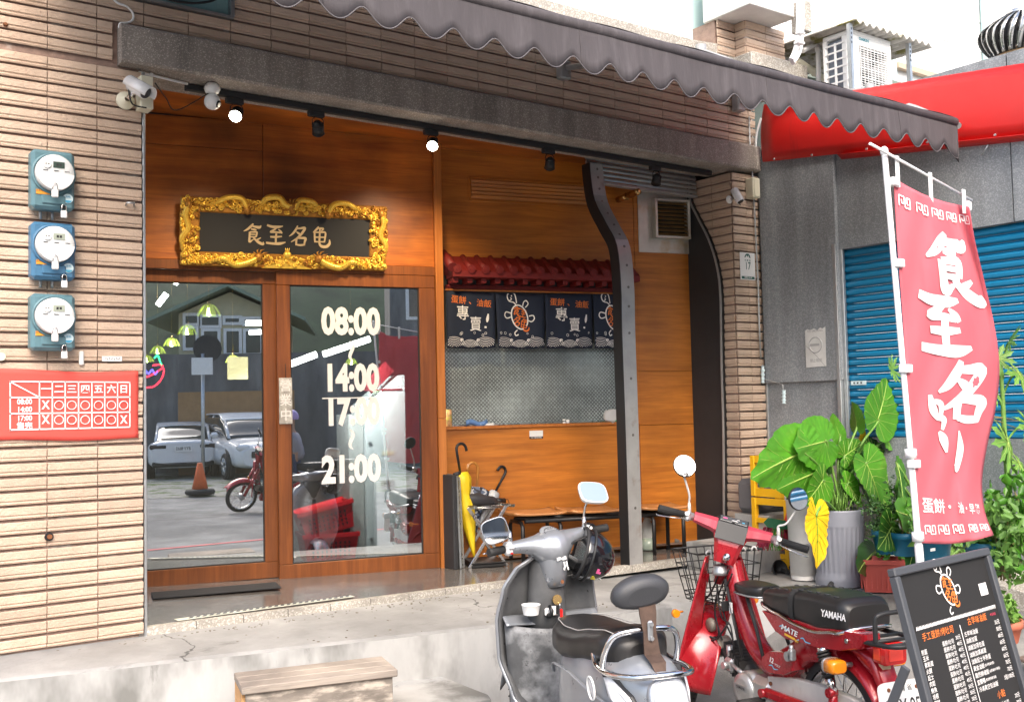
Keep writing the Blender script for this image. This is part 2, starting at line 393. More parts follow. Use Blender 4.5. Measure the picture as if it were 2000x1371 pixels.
def turtle(mb, M, size, org=(0, 0), wi=0, oi=1, warp=None, off=.002):
    """shop emblem: outlined turtle with the four characters on its shell"""
    S = lambda p, w, mi, cl=False: stroke(mb, [(a, b, w) for a, b in p], M, mi, off, warp, 4, size/100, org)
    rot = radians(18); ca, sa = cos(rot), sin(rot)
    sh = [(30*cos(radians(a))*ca-44*sin(radians(a))*sa*1, 30*cos(radians(a))*sa+44*sin(radians(a))*ca) for a in range(-60, 271, 15)]
    S(sh, 5, wi)
    S([(-12, 40), (-22, 52), (-40, 58), (-46, 76), (-36, 88), (-20, 84), (-14, 66), (-12, 50)], 4, wi)
    S([(-40, 58), (-30, 64), (-34, 70)], 3, wi); stroke(mb, [(-32, 76, 5), (-28, 76, 5)], M, wi, off, warp, 4, size/100, org)
    S([(12, 40), (16, 54), (26, 60), (34, 50), (28, 40), (22, 36)], 4, wi)
    S([(-34, 14), (-52, 18), (-58, 6), (-50, -4), (-34, 0)], 4, wi)
    S([(36, 4), (52, 6), (56, -6), (46, -16), (34, -12)], 4, wi)
    S([(-10, -46), (-20, -56), (-16, -66), (-6, -62)], 4, wi)
    for k, (x, y, r, s) in {'shi': (-12, 22, -.25, 34), 'zhi': (14, 14, -.25, 30), 'ming': (-12, -14, -.2, 32), 'gui': (18, -26, -.2, 42)}.items():
        brush(mb, k, M, size*s/100, (org[0]+x*size/100, org[1]+y*size/100), oi, 1, r, off*1.25, warp)
# ================================================================== materials used by the setting
mat('tile', (.57, .43, .325), .55, var=.10, vscale=5, bump=.55, bscale=75, obj_var=.09, col2=(.47, .34, .25), c2scale=2.2, c2lo=.48, c2hi=.72, col3=(.62, .60, .57), c3scale=6, c3lo=.69, c3hi=.76, c3stretch=(1, 1, 2.2))
mat('mortar', (.30, .205, .165), .9, var=.3, vscale=14, bump=.5, col2=(.42, .38, .34), c2scale=3.5, c2lo=.60, c2hi=.70)
terrazzo('washed_stone', '#9a9188', '#d2c8bb', 190, .75, .4, dscale=2.6, chip_amt=.28, streak=True)
terrazzo('pale_stone', '#a8a298', '#d8d4ca', 130, .75, .5, dscale=3, chip_amt=.45)
terrazzo('annex_stone', '#8c9195', '#acb0b4', 150, .4, .1, dscale=1.2, chip_amt=.55, streak=True)
terrazzo('granite', '#66625f', '#8f8983', 220, .16, 0, dscale=5, chip_amt=.45)
mat('concrete', (.235, .235, .23), .85, var=.22, vscale=2.3, bump=.35, bscale=50, col2=(.33, .33, .325), c2scale=1.1, c2lo=.42, c2hi=.6, col3=(.10, .098, .095), c3scale=3.4, c3lo=.58, c3hi=.78, c3stretch=(.7, 1.6, 1), cracks=.45)
mat('concrete_face', (.40, .40, .39), .85, var=.18, vscale=3, bump=.3, bscale=30, col2=(.17, .17, .16), c2scale=2.2, c2lo=.45, c2hi=.62, stretch=(1, 1, .45), col3=(.07, .068, .062), c3scale=5, c3lo=.62, c3hi=.8, c3stretch=(1.5, 1.5, .35))
mat('asphalt', (.13, .128, .125), .85, var=.3, vscale=3, bump=.6, bscale=140, col2=(.25, .245, .235), c2scale=.9, c2lo=.42, c2hi=.62)
mat('gravel', (.30, .29, .26), .95, var=.5, vscale=25, bump=.8, bscale=60, col2=(.10, .14, .04), c2scale=2.2, c2lo=.5, c2hi=.6)
wood('panel_wood', (.52, .150, .016), (.33, .080, .008), .45, 'x', .7, .06, .62)
wood('bay_wood', (.56, .19, .022), (.40, .122, .012), .42, 'x', .9, .08, .28)
wood('post_wood', (.54, .19, .038), (.43, .135, .024), .4, 'z', .8, .1, .15)
wood('door_wood', (.26, .078, .015), (.17, .046, .008), .38, 'z', 1, .15, .25)
wood('seat_wood', (.58, .27, .10), (.46, .19, .06), .32, 'x', 1, .3, .15)
wood('grey_wood', (.36, .31, .26), (.22, .19, .165), .85, 'x', 1.4, 0, .3)
wood('raw_wood', (.62, .36, .16), (.5, .27, .11), .8, 'x', 1, 0, .2)
mat('black', (.012, .012, .013), .45); mat('matte_black', (.02, .02, .021), .7); mat('rubber', (.022, .022, .022), .75, bump=.1)
mat('dark_panel', (.028, .028, .030), .55, var=.15)
mat('white', (.80, .80, .78), .45); mat('white_gloss', (.82, .82, .81), .2, coat=.4); mat('cream', (.72, .68, .52), .5)
mat('steel', (.60, .60, .59), .28, 1, var=.06, rvar=.08); mat('chrome', (.75, .75, .75), .12, 1); mat('galv', (.52, .54, .55), .45, .9, var=.12, vscale=20)
mat('guide_steel', (.37, .365, .36), .42, .35, var=.2, vscale=5, rvar=.12, col2=(.22, .17, .12), c2scale=6, c2lo=.6, c2hi=.8)
mat('brass', (.62, .40, .16), .25, 1, var=.2); mat('rust', (.22, .085, .035), .85, .2, var=.3, vscale=30)
mat('gold', (.92, .60, .09), .36, .5, spec=.5, var=.15, vscale=30, col3=(.42, .20, .03), c3scale=26, c3lo=.60, c3hi=.75); mat('gold_dark', (.42, .19, .03), .5, .5, var=.4, vscale=30); mat('pale_gold', (.70, .52, .29), .4, .15)
mat('red_sheet', (.58, .012, .010), .42, coat=.1, var=.10, vscale=1.6, rvar=.12, col3=(.40, .010, .010), c3scale=2, c3lo=.55, c3hi=.75, c3stretch=(1, 3, .5)); mat('white_wall', (.82, .82, .80), .6, var=.04)
mat('teal_pane', (.50, .66, .66), .15); mat('teal_grey', (.18, .33, .34), .5, var=.2); mat('grey_green', (.16, .19, .16), .7, var=.3)
mat('shutter_blue', (.007, .175, .34), .34, var=.12, vscale=4)
mat('awning', (.066, .058, .062), .85, var=.14, vscale=3, stretch=(7, 7, 1), bump=.2, bscale=25, col3=(.095, .085, .09), c3scale=3, c3lo=.5, c3hi=.7, c3stretch=(6, 6, .6))
mat('meter_teal', (.10, .20, .235), .42, var=.15, vscale=12); mat('meter_blue', (.055, .165, .29), .4, var=.15, vscale=12)
mat('dial', (.70, .72, .72), .25, coat=.5); mat('lcd', (.06, .09, .075), .2); mat('lcd_pale', (.36, .40, .33), .2)
mat('orange_label', (.80, .32, .03), .5); mat('sticker', (.62, .76, .80), .4); mat('sticker_blue', (.08, .36, .55), .4)
mat('banner_red', (.70, .085, .065), .7, var=.05, vscale=2); mat('print_white', (.84, .82, .80), .6)
mat('print_red', (.60, .04, .06), .6); mat('print_black', (.02, .02, .022), .6); mat('print_green', (.03, .12, .10), .6)
mat('roof_red', (.19, .013, .011), .6, var=.15, vscale=8); mat('navy', (.014, .022, .045), .85, var=.12, vscale=4, bump=.1, bscale=200)
mat('print_orange', (.80, .20, .035), .7); mat('vent_metal', (.62, .59, .53), .4, .5, var=.15, vscale=8, col2=(.40, .24, .06), c2scale=4, c2lo=.56, c2hi=.75)
mat('vent_grime', (.22, .13, .045), .5, .4, var=.4, vscale=12)
mat('spot_lens', (1, .95, .85), .4, emit=(1, .86, .66), estr=16); mat('lens_off', (.05, .05, .055), .15)
glass('door_glass', (.80, .84, .83), .42)
mat('frost', (.15, .17, .172), .3, var=.2, vscale=2.2, col2=(.07, .078, .078), c2scale=1.3, c2lo=.42, c2hi=.62)
mat('frost_pale', (.33, .38, .38), .22, var=.55, vscale=2.2)

# ================================================================== the ground
def street_h(x, y):
    t = max(0, min(1, (x-4.05)/1.5)); t = t*t*(3-2*t)
    u = max(0, min(1, (y-1.2)/2.6)); u = u*u*(3-2*u)
    return ST + .40*t*u
m = MB()
XS = [-60, -30, -12, -6, -3, -1]+[i*.25 for i in range(0, 33)]+[9, 12, 20, 60]
YS = [-60, -30, -15, -8, -4, -2]+[i*.25 for i in range(-4, 25)]+[8, 14, 30]
m.add([(x, y, street_h(x, y)) for y in YS for x in XS], [(j*len(XS)+i, j*len(XS)+i+1, (j+1)*len(XS)+i+1, (j+1)*len(XS)+i) for j in range(len(YS)-1) for i in range(len(XS)-1)], smooth=True)
struct('street', m, 'asphalt')
def edge_y(x): return 5.178-.228*(x-.897)
m = MB()                                      # sloping concrete terrace between the shop and the street
N_ = 24; x0, x1 = -2.0, 4.32
top = []; 
for i in range(N_+1):
    x = x0+(x1-x0)*i/N_; top.append((x, 5.62, floor_z(x)-.034)); 
frt = [(x0+(x1-x0)*i/N_, edge_y(x0+(x1-x0)*i/N_), -.072-.006*max(0, (x0+(x1-x0)*i/N_)-1)*.5) for i in range(N_+1)]
rings = []
for a, b in zip(top, frt):
    rings.append([a, (a[0], (a[1]+b[1])/2, (a[2]+b[2])/2+.004), (b[0], b[1]+.02, b[2]+.001), (b[0], b[1], b[2]-.012), (b[0], b[1]-.006, -.66), (a[0], a[1], -.66)])
m.loft(rings, 0, False)
tp = m; n_f = len(m.f)
for k, f in enumerate(m.f):
    if k % 6 in (3,) and k < N_*6: m.mi[k] = 1
struct('terrace', m, ['concrete', 'concrete_face'])
m = MB()                                      # terrace runs on to the right as a ramp down to the street
def ramp(u, v):
    x = 4.30+2.24*u; yf = 4.36-.75*u; y = yf-.25+(5.64-yf+.25)*v
    zb = -.098-.03*min(1, u*2); s = max(0, min(1, (y-yf)/(.25+.5*u))); s = s*s*(3-2*s)
    return (x, y, (street_h(x, y)-.012)*(1-s)+zb*s+.0+(.012 if s > .2 else 0)*0)
m.grid(16, 16, ramp, 0)
struct('ramp', m, 'concrete')
m = MB()
led = []
for i in range(9):
    x = -2.0+4.93*i/8; y = edge_y(x); led.append([(x, y+.02, -.312), (x, y-.30-.10*i/8-.03, -.318), (x, y-.33-.10*i/8-.03, -.335), (x, y-.33-.10*i/8-.035, -.6), (x, y+.02, -.6)])
m.loft(led, 0, False)
struct('concrete_ledge', m, 'concrete_face')
# polished granite floor of the recess with its pale front edge
m = MB()
fl = [(1.60, 5.50), (6.30, 5.50), (6.30, 6.10), (4.0, 6.62), (1.60, 7.0)]
m.add([(x, y, floor_z(x)) for x, y in fl]+[(x, y, floor_z(x)-.045) for x, y in fl], [(0, 1, 2, 3, 4), (1, 0, 5, 6)])
struct('granite_floor', m, 'granite')
m = MB()
for i in range(18):
    xa = 1.64+i*.26; xb = xa+.256
    m.add([(xa, 5.494, floor_z(xa)+.003), (xb, 5.494, floor_z(xb)+.003), (xb, 5.545, floor_z(xb)+.003), (xa, 5.545, floor_z(xa)+.003), (xa, 5.492, floor_z(xa)-.05), (xb, 5.492, floor_z(xb)-.05)], [(0, 1, 2, 3), (4, 5, 1, 0)])
struct('floor_edging', m, 'pale_stone')

# ================================================================== tiled walls: each facing tile is a piece of its own
_tm = {}
def tile_mesh(w, h=.0560, k=0):
    key = (round(w, 3), k)
    if key not in _tm:
        d = .0105
        pr = [(0, 0), (0, .0045), (.0065, .0075), (.0105, .0072), (.0135, .0045), (.0165, .0058), (.021, d), (h-.003, d+.0008), (h, d-.003), (h, 0)]
        mm = MB(); mm.loft([[(0, -b, a) for a, b in pr], [(w, -b, a) for a, b in pr]], 0, False); _tm[key] = mm.mesh('tile', 'tile')
    return _tm[key]
def lay(parent, o, ux, un, wid, z, off=0, k=0, jit=.0012):
    """one tile: o = start point on the wall line, ux along the wall, un out of the wall"""
    ob = bpy.data.objects.new('tile', tile_mesh(wid, k=k)); COL.objects.link(ob); ob.parent = parent
    ux = Vector(ux); un = Vector(un)
    M = Matrix((ux, -un, Vector((0, 0, 1)))).transposed().to_4x4()
    M.translation = Vector((o[0], o[1], z+random.uniform(-jit, jit))) + un*random.uniform(-.001, .0012) + un*off
    ob.matrix_local = XF[parent.name].inverted() @ (M @ Matrix.Rotation(random.uniform(-.003, .003), 4, 'Y')); return ob
FX, FNR = (1, 0, 0), (0, -1, 0)
pier = thing('tiled_pier', 'tan tiled wall pier left of the shop opening, carrying three electricity meters', 'wall', (1.1, 5.5, 0))
MB().box((.82, 5.66, 1.42), (1.605, .30, 3.03)).build('mortar_bed', 'mortar', pier)
cols = [(.685, .2335), (.923, .2335), (1.1615, .234), (1.400, .222)]
for r in range(42):
    z = 2.905-.0585-r*.07
    for xa, w in cols:
        if z > -.06+.0: lay(pier, (xa, 5.5), FX, FNR, w, z, k=r % 3)
MB().box((1.636, 5.56, 1.42), (.014, .135, 2.98), bev=.003).build('corner_trim', 'galv', pier)
m = MB(); m.box((.82, 5.49, -.075), (1.66, .06, .055), bev=.012); m.build('plinth', 'pale_stone', pier)
up = thing('tiled_upper_wall', 'tan tiled wall band above the stone beam, shaded by the awning', 'wall', (3.5, 5.5, 2.93))
MB().box((3.245, 5.66, 3.33), (6.46, .30, .79)).build('mortar_bed', 'mortar', up)
cx = [.685+.2385*i for i in range(25)]
for r in range(11):
    z = 2.945+r*.07
    for i, xa in enumerate(cx):
        w = .2345 if i < 24 else .08
        if r < 3:
            if xa > 1.3: continue
        if 1.60 < xa+.1 < 2.12 and r >= 5: continue           # the meter-cable niche
        if xa+w > 6.49: w = 6.49-xa
        lay(up, (xa, 5.5), FX, FNR, w, z, k=r % 3)
    if r < 3: lay(up, (1.400, 5.5), FX, FNR, .075, z)
pil = thing('tiled_pillar', 'tan tiled pillar right of the opening, with the house number sign', 'wall', (6.33, 5.5, 0))
MB().box((6.338, 5.76, 1.39), (.285, .50, 3.02)).build('mortar_bed', 'mortar', pil)
for r in range(43):
    z = 2.90-.0585-r*.07
    for xa, w in ((6.186, .150), (6.340, .150)): lay(pil, (xa, 5.5), FX, FNR, w, z, off=.006)
    for ya, w in ((5.505, .196), (5.705, .234)):
        if r < 12 or ya < 5.6: lay(pil, (6.195, ya+w), (0, -1, 0), (-1, 0, 0), w, z, off=.003)

# stone beam over the opening
lint = MB()
xa, xb = 1.505, 6.47
rr = random.Random(3)
n = 40; rings = []
for i in range(n+1):
    x = xa+(xb-xa)*i/n; j = lambda s: noise.noise(Vector((x*2.3, s, 0)))*.006
    rings.append([(x, 5.435, 2.925+j(1)), (x, 5.425+j(4), 2.937+j(1)), (x, 5.428, 3.115+j(2)), (x, 5.44, 3.13+j(2)), (x, 5.52, 3.132), (x, 5.78, 3.132), (x, 5.78, 2.918), (x, 5.60, 2.914)])
lint.loft(rings, 0, False)
tag(lint.build('stone_beam', 'washed_stone'), 'weathered washed-stone beam across the top of the shop opening', 'beam')
m = MB()
c = lambda px, py, off=0: onF(px, py)
nich = thing('cable_niche', 'teal-grey recessed cable box with loose black cables at the top edge', 'cable box', (1.85, 5.52, 3.3))
m = MB(); m.box((1.86, 5.515, 3.385), (.49, .03, .165)); m.build('back_plate', 'teal_grey', nich)
m = MB(); m.box((2.118, 5.49, 3.385), (.022, .05, .17)); m.box((1.86, 5.49, 3.295), (.53, .05, .014)); m.build('metal_frame', 'galv', nich)
m = MB()
for k in range(5):
    a = [(1.62+.03*k, 5.47, 3.42-.02*k), (1.72+.05*k, 5.455, 3.32+.012*k), (1.86, 5.45, 3.315+.02*k), (2.0, 5.46, 3.36+.02*k), (2.08, 5.48, 3.44)]
    m.tube(crom(a, 5), .007, 6)
m.build('cable_bundle', 'black', nich)
m = MB(); m.cyl((1.69, 5.47, 3.40), (1.69, 5.45, 3.37), .018, .014, 10); m.build('porcelain_knob', 'brass', nich)

# ceiling of the recess, dark interior shell, timber shopfront
m = MB()
m.add([(1.55, 5.78, 2.95), (6.3, 5.78, 2.95), (6.3, 6.2, 3.0), (1.55, 7.3, 3.14)], [(0, 1, 2, 3)])
m.add([(1.55, 5.78, 2.99), (6.3, 5.78, 2.99), (6.3, 6.2, 3.04), (1.55, 7.3, 3.18)], [(0, 3, 2, 1)])
sf = thing('timber_shopfront', 'stained wooden shopfront of panels and posts around the sliding doors', 'shopfront', (3.8, 6.35, 0))
m.build('soffit', 'panel_wood', sf)
def wp(s, z, plane=D0, off=0):        # point on the timber front: s along from plane origin
    p = plane + WD*s - WN*off; return Vector((p.x, p.y, z))
def s_of(px, py, plane=D0):
    p = onP(px, py, plane, WN); return (p-plane).dot(WD), p.z
def slab(mb, s0, s1, z0, z1, plane=D0, o0=0, th=.02, mi=0, bev=.002):
    """board on the timber front from s0..s1, z0..z1; its face stands o0 in front of the plane"""
    M = frame(wp((s0+s1)/2, (z0+z1)/2, plane, o0-th/2), WD, (0, 0, 1))
    mb.box((0, 0, 0), (s1-s0, z1-z0, th), mi, M, bev); return mb
SL = -.30                                     # the front runs on behind the pier
# upper panels: joint lines at px 512 and the horizontal joint of the left panel
sJ, zJ = s_of(513, 296)
sP0, _ = s_of(846, 400); sP1, _ = s_of(861, 400)
for (a, b, z0, z1) in ((SL, sJ-.0015, zJ+.0015, 3.06), (SL, sJ-.0015, 2.11, zJ-.0015), (sJ+.0015, sP0, 2.11, 3.06)):
    m = MB(); slab(m, a, b, z0, z1, D0, 0, .018); m.build('panel', 'panel_wood', sf)
m = MB(); slab(m, SL, sP0, 2.045, 2.108, D0, .012, .05); m.build('door_header', 'door_wood', sf)
for z0, z1 in ((-.06, 1.02), (1.022, 3.06)):
    m = MB(); slab(m, sP0+.001, sP1, z0, z1, D0, .03, .10, bev=.004); m.build('post', 'post_wood', sf)
# bay panels
bs = lambda px, py: s_of(px, py, B0)
b0, _ = bs(861, 600); b1, zc = bs(1215, 829); bE, _ = bs(1352, 700); bM, _ = bs(1245, 700)
bz0 = 2.22
m = MB(); slab(m, b0-.05, bM-.001, 2.20, 3.04, B0, 0, .018); m.build('panel', 'bay_wood', sf)
m = MB(); slab(m, b0-.05, bM-.001, -.09, .935, B0, 0, .018); m.build('panel', 'bay_wood', sf)
zj1 = bs(1300, 725)[1]; zj2 = bs(1300, 829)[1]
for z0, z1 in ((-.09, zj2-.002), (zj2+.001, zj1-.001), (zj1+.001, 3.04)):
    m = MB(); slab(m, bM+.001, bE+.02, z0, z1, B0, .004, .018); m.build('panel', 'bay_wood', sf)
m = MB(); slab(m, b0-.02, bM-.002, .935, .957, B0, .02, .10); m.build('counter_sill', 'post_wood', sf)
m = MB(); slab(m, bM-.03, bM, .957, 2.2, B0, .01, .05); m.build('window_jamb', 'bay_wood', sf)
# slatted wooden grille
g0, gz1 = bs(915, 345); g1, _ = bs(1166, 383); gz0 = bs(915, 393)[1]
m = MB(); slab(m, g0, g1, gz1-.016, gz1, B0, .008, .02); slab(m, g0, g1, gz0, gz0+.016, B0, .008, .02); slab(m, g0, g0+.016, gz0, gz1, B0, .008, .02); m.build('grille_frame', 'bay_wood', sf)
for k in range(5):
    zc_ = gz0+.022+(gz1-gz0-.044)*(k+.5)/5
    M = frame(wp((g0+g1)/2+.008, zc_, B0, .004), WD, (0, 0, 1)) @ Matrix.Rotation(.5, 4, 'X')
    m = MB(); m.box((0, 0, 0), (g1-g0-.02, .028, .006), 0, M); m.build('grille_slat', 'bay_wood', sf)
# black side panel behind the right guide rail
# ================================================================== sliding doors
def door(name, label, s0, s1, o, gl, zg0, zg1, zb):
    t = thing(name, label, 'door', wp((s0+s1)/2, 0, D0, o))
    (ga, gb) = gl
    m = MB(); slab(m, s0, s1, zg1, 2.043, D0, o, .04, bev=.003); m.build('top_rail', 'door_wood', t)
    m = MB(); slab(m, s0, s1, zb, zg0, D0, o, .04, bev=.003); m.build('bottom_rail', 'post_wood' if False else 'door_wood', t)
    if ga > s0: m = MB(); slab(m, s0, ga, zg0+.001, zg1-.001, D0, o, .04, bev=.003); m.build('stile', 'door_wood', t)
    m = MB(); slab(m, gb, s1, zg0+.001, zg1-.001, D0, o, .04, bev=.003); m.build('stile', 'door_wood', t)
    m = MB(); slab(m, ga-.005, gb+.005, zg0-.005, zg1+.005, D0, o-.018, .006, bev=0); m.build('pane', 'door_glass', t)
    m = MB()
    for a, b, c, d in ((ga, gb, zg1-.008, zg1-.001), (ga, gb, zg0+.001, zg0+.008), (gb-.008, gb-.001, zg0+.008, zg1-.008), (ga+.001, ga+.008, zg0+.008, zg1-.008)): slab(m, a, b, c, d, D0, o-.012, .006, bev=0)
    m.build('glazing_bead', 'matte_black', t); return t
dl = door('sliding_door', 'left wooden glass sliding door beside the tiled pier, street mirrored in it', -.30, s_of(547, 700)[0], -.045, (-.20, s_of(516, 700)[0]), .095, 1.965, -.012)
g1s = s_of(567, 700)[0]; g2s = s_of(820, 700)[0]
dr = door('sliding_door', 'right wooden glass sliding door lettered with the opening hours', s_of(541, 700)[0], sP0-.003, .01, (g1s, g2s), .075, 1.955, -.03)
# opening hours lettering
m = MB()
def dtext(px, py, body, h, sx=.62):
    s, z = s_of(px, py); M = frame(wp(s, z, D0, -.006), WD, (0, 0, 1)); text(m, body, M, h, sx, .045, off=.001)
dtext(686, 630, '08:00', .25, .74); dtext(687, 740, '14:00', .25, .70); dtext(689, 806, '17:00', .25, .70); dtext(687, 918, '21:00', .25, .74)
for py in (686, 858):
    s, z = s_of(687, py); M = frame(wp(s, z, D0, -.006), WD, (0, 0, 1))
    stroke(m, [(-.01, .07, .005), (.012, .035, .022), (-.012, -.035, .022), (.01, -.07, .005)], M, 0, .001)
s, z = s_of(686, 777); slab(m, s-.20, s+.20, z-.004, z+.004, D0, -.004, .001)
m.build('opening_hours', 'print_white', dr)
# hanging "open" plate on the meeting stile
s, z = s_of(557, 783); M = frame(wp(s, z, D0, .022), WD, (0, 0, 1))
t = thing('open_sign', 'grey vertical plate with white brushed characters hung on the right door stile', 'sign', wp(s, z, D0, .02))
m = MB(); m.box((0, 0, -.003), (.088, .31, .006), 0, M, .002); m.build('plate', mat('plate_grey', (.36, .34, .31), .55, var=.35, vscale=18, col2=(.62, .60, .56), c2scale=12), t)
m = MB()
for i, ch in enumerate('營業中'): text(m, ch, M @ Matrix.Translation((0, .098-.098*i, 0)), .085, .95, .012)
m.build('lettering', 'print_white', t)
m = MB(); m.tube([M @ Vector((0, .155, .002)), M @ Vector((0, .25, .003))], .002, 5); m.build('hanging_string', 'matte_black', t)

# ================================================================== golden plaque
pc, pz = s_of(557, 462)
MP = frame(wp(pc, 2.285, D0, .075), WD, Vector((0, 0, 1))-WN*.0+Vector((0, 0, 0))) @ Matrix.Rotation(radians(9), 4, 'X')
plq = thing('shop_plaque', 'black name plaque in a carved gilded dragon frame above the doors', 'sign', wp(pc, 2.285, D0, .05))
PWd, PHt = 1.40, .455
m = MB(); m.box((0, 0, -.012), (PWd-.06, PHt-.06, .02), 0, MP); m.build('board', 'matte_black', plq)
m = MB()
def brush_row(mb, M, keys, size, pitch, mi=0, off=.003, sx=1):
    for i, k in enumerate(keys): brush(mb, k, M, size, ((i-(len(keys)-1)/2)*pitch, 0), mi, sx, 0, off)
brush_row(m, MP, ('shi', 'zhi', 'ming', 'gui'), .135, .150)
m.build('lettering', 'pale_gold', plq)
m = MB(); rg = random.Random(11)
def scroll(mb, c, r, turns, w, mi=0, a0=0, dirn=1, z=.012):
    pts = [];rs = []
    n = int(10*turns)
    for i in range(n+1):
        t = i/n; rad = r*(1-.82*t); a = a0+dirn*turns*2*pi*t; pts.append((c[0]+rad*cos(a), c[1]+rad*sin(a), z+.012*t)); rs.append(w*(.55+.6*t))
    mb.tube(pts, rs, 6, mi, M=MP)
def band(x0, x1, y0, y1, n):
    for i in range(n):
        x = x0+(x1-x0)*(i+rg.uniform(.2, .8))/n; y = rg.uniform(y0+.016, y1-.014)
        scroll(m, (x, y), rg.uniform(.012, .021), rg.uniform(.9, 1.5), rg.uniform(.005, .009), 1 if rg.random() < .16 else 0, rg.uniform(0, 6.28), rg.choice((-1, 1)), rg.uniform(.004, .018))
hw, hh = PWd/2, PHt/2
for (cx_, cy_, sx_, sy_) in ((0, hh-.052, PWd-.02, .098), (0, -hh+.050, PWd-.02, .094), (-hw+.070, 0, .125, PHt-.195), (hw-.070, 0, .125, PHt-.195)):
    m.box((cx_, cy_, -.004), (sx_, sy_, .022), 1, MP, .008); m.box((cx_, cy_, .0075), (sx_-.012, .012 if sx_ > sy_ else sy_-.012, .008) if sx_ > sy_ else (.012, sy_, .008), 0, MP, .003)  # darker gold base puts recess shade behind the scrolls
band(-hw+.03, hw-.03, hh-.098, hh-.002, 190); band(-hw+.03, hw-.03, -hh+.004, -hh+.098, 190)
for sx_ in (-1, 1):
    for i in range(80): scroll(m, (sx_*(hw-rg.uniform(.018, .125)), rg.uniform(-hh+.02, hh-.02)), rg.uniform(.012, .020), 1.2, rg.uniform(.005, .009), 1 if rg.random() < .25 else 0, rg.uniform(0, 6.28), rg.choice((-1, 1)), rg.uniform(.004, .018))
m.build('carved_frame', ['gold', 'gold_dark'], plq)
def dragon(mb, pts, w):
    P = crom(pts, 6); n = len(P)
    mb.tube(P, [w*(.35+.65*min(1, 4*i/n))*(1 if i < n-3 else .8) for i in range(n)], 8, 0, M=MP)
    for i in range(0, n-1, 1):
        p = P[i]; mb.cyl((p.x, p.y, p.z+w*.6), (p.x+.004, p.y+.010, p.z+w*1.3), w*.30, .001, 5, 0, MP, smooth=False)
    h = P[-1]; mb.ell(tuple(h), (w*1.2, w*1.5, w), 10, 6, 1, MP)
    for a in (-.9, -.3, .3, .9): mb.tube([h, h+Vector((w*1.9*sin(a), w*2.2*cos(a), .01)), h+Vector((w*3*sin(a+.3), w*2.6*cos(a), .006))], [w*.4, w*.25, .001], 5, 1, M=MP)
for pts, w in (([(-.52, .17, .012), (-.45, .20, .02), (-.40, .225, .02), (-.33, .232, .025), (-.29, .21, .03), (-.27, .15, .035)], .020),
               ([(.52, .17, .012), (.46, .20, .02), (.40, .228, .02), (.33, .225, .025), (.29, .20, .03), (.27, .145, .035)], .020),
               ([(-.20, .17, .012), (-.14, .235, .02), (-.06, .245, .025), (-.02, .20, .03), (.02, .19, .035)], .022),
               ([(.22, .16, .012), (.17, .225, .02), (.08, .235, .025), (.05, .19, .03), (.03, .165, .03)], .020),
               ([(-.66, -.17, .012), (-.68, -.05, .02), (-.64, .02, .02), (-.66, .10, .025), (-.64, .17, .03)], .020),
               ([(.66, -.17, .012), (.68, -.05, .02), (.64, .02, .02), (.66, .10, .025), (.64, .17, .03)], .020),
               ([(-.52, -.20, .012), (-.42, -.17, .02), (-.34, -.21, .02), (-.25, -.19, .025), (-.19, -.155, .03)], .022),
               ([(.54, -.20, .012), (.44, -.17, .02), (.36, -.21, .02), (.27, -.19, .025), (.21, -.155, .03)], .022)):
    m = MB(); dragon(m, pts, w); m.build('carved_dragon', ['gold', 'gold_dark'], plq)
m = MB(); m.prism([(-.17, -.225), (.17, -.225), (.10, -.20), (.05, -.165), (-.05, -.165), (-.10, -.20)], -.01, .02, 0, MP); m.ell((0, -.135, .018), (.028, .028, .02), 14, 8, 0, MP)
for a in (-.4, 0, .4): m.cyl((.02*sin(a), -.115, .018), (.035*sin(a), -.085, .02), .008, .001, 6, 0, MP)
m.build('carved_pearl', ['gold', 'gold_dark'], plq)

# ================================================================== roller-shutter guides and curtain roll
def guide(name, label, px, X, w, front_w):
    P = [onX(a, b, X) for a, b in px]; P = crom([(X, p.y, p.z) for p in P], 4)
    t = thing(name, label, 'shutter rail', (X, 5.5, -.05))
    def swp(x0, x1, d0, d1):
        rings = []
        for i, p in enumerate(P):
            tg = (P[min(i+1, len(P)-1)]-P[max(i-1, 0)]).normalized(); nrm = Vector((0, tg.z, -tg.y))   # perpendicular in the yz plane
            if nrm.y > 0: nrm = -nrm
            rings.append([(x0, *(p+nrm*d0).yz), (x1, *(p+nrm*d0).yz), (x1, *(p+nrm*d1).yz), (x0, *(p+nrm*d1).yz)])
        return rings
    return t, swp
yb = [(1230, 1112), (1222, 850), (1215, 650), (1213, 560), (1205, 480), (1185, 438), (1162, 392), (1154, 345), (1152, 318)]
gd, sw = guide('shutter_guide', 'steel roller shutter guide post standing mid-opening, bent back at the top', yb, 5.0, .12, .1)
m = MB(); m.loft(sw(5.0, 5.128, 0, -.014), 0, False); m.build('front_plate', 'guide_steel', gd)
m = MB(); m.loft(sw(4.992, 5.000, .003, -.085), 0, False); m.build('side_web', 'black', gd)
m = MB(); m.loft(sw(5.120, 5.128, -.0145, -.085), 0, False); m.build('side_web', 'guide_steel', gd)
m = MB(); P = crom([onX(a, b, 5.0) for a, b in yb], 4)
for i in range(2, len(P)-2, 2):
    m.cyl((5.07, P[i].y+.002, P[i].z), (5.07, P[i].y-.003, P[i].z), .010, n=8)
m.build('rivets', mat('rivet', (.16, .15, .14), .5, .6), gd)
yr = [(1418, 1030), (1417, 850), (1413, 700), (1411, 580), (1404, 520), (1388, 468), (1364, 420), (1351, 390), (1349, 345)]
gd2, sw = guide('shutter_guide', 'black roller shutter guide bent back along the right tiled pillar', yr, 6.172, .1, .1)
m = MB(); m.loft(sw(6.160, 6.186, .006, -.02), 0, False); m.build('rail', 'black', gd2)
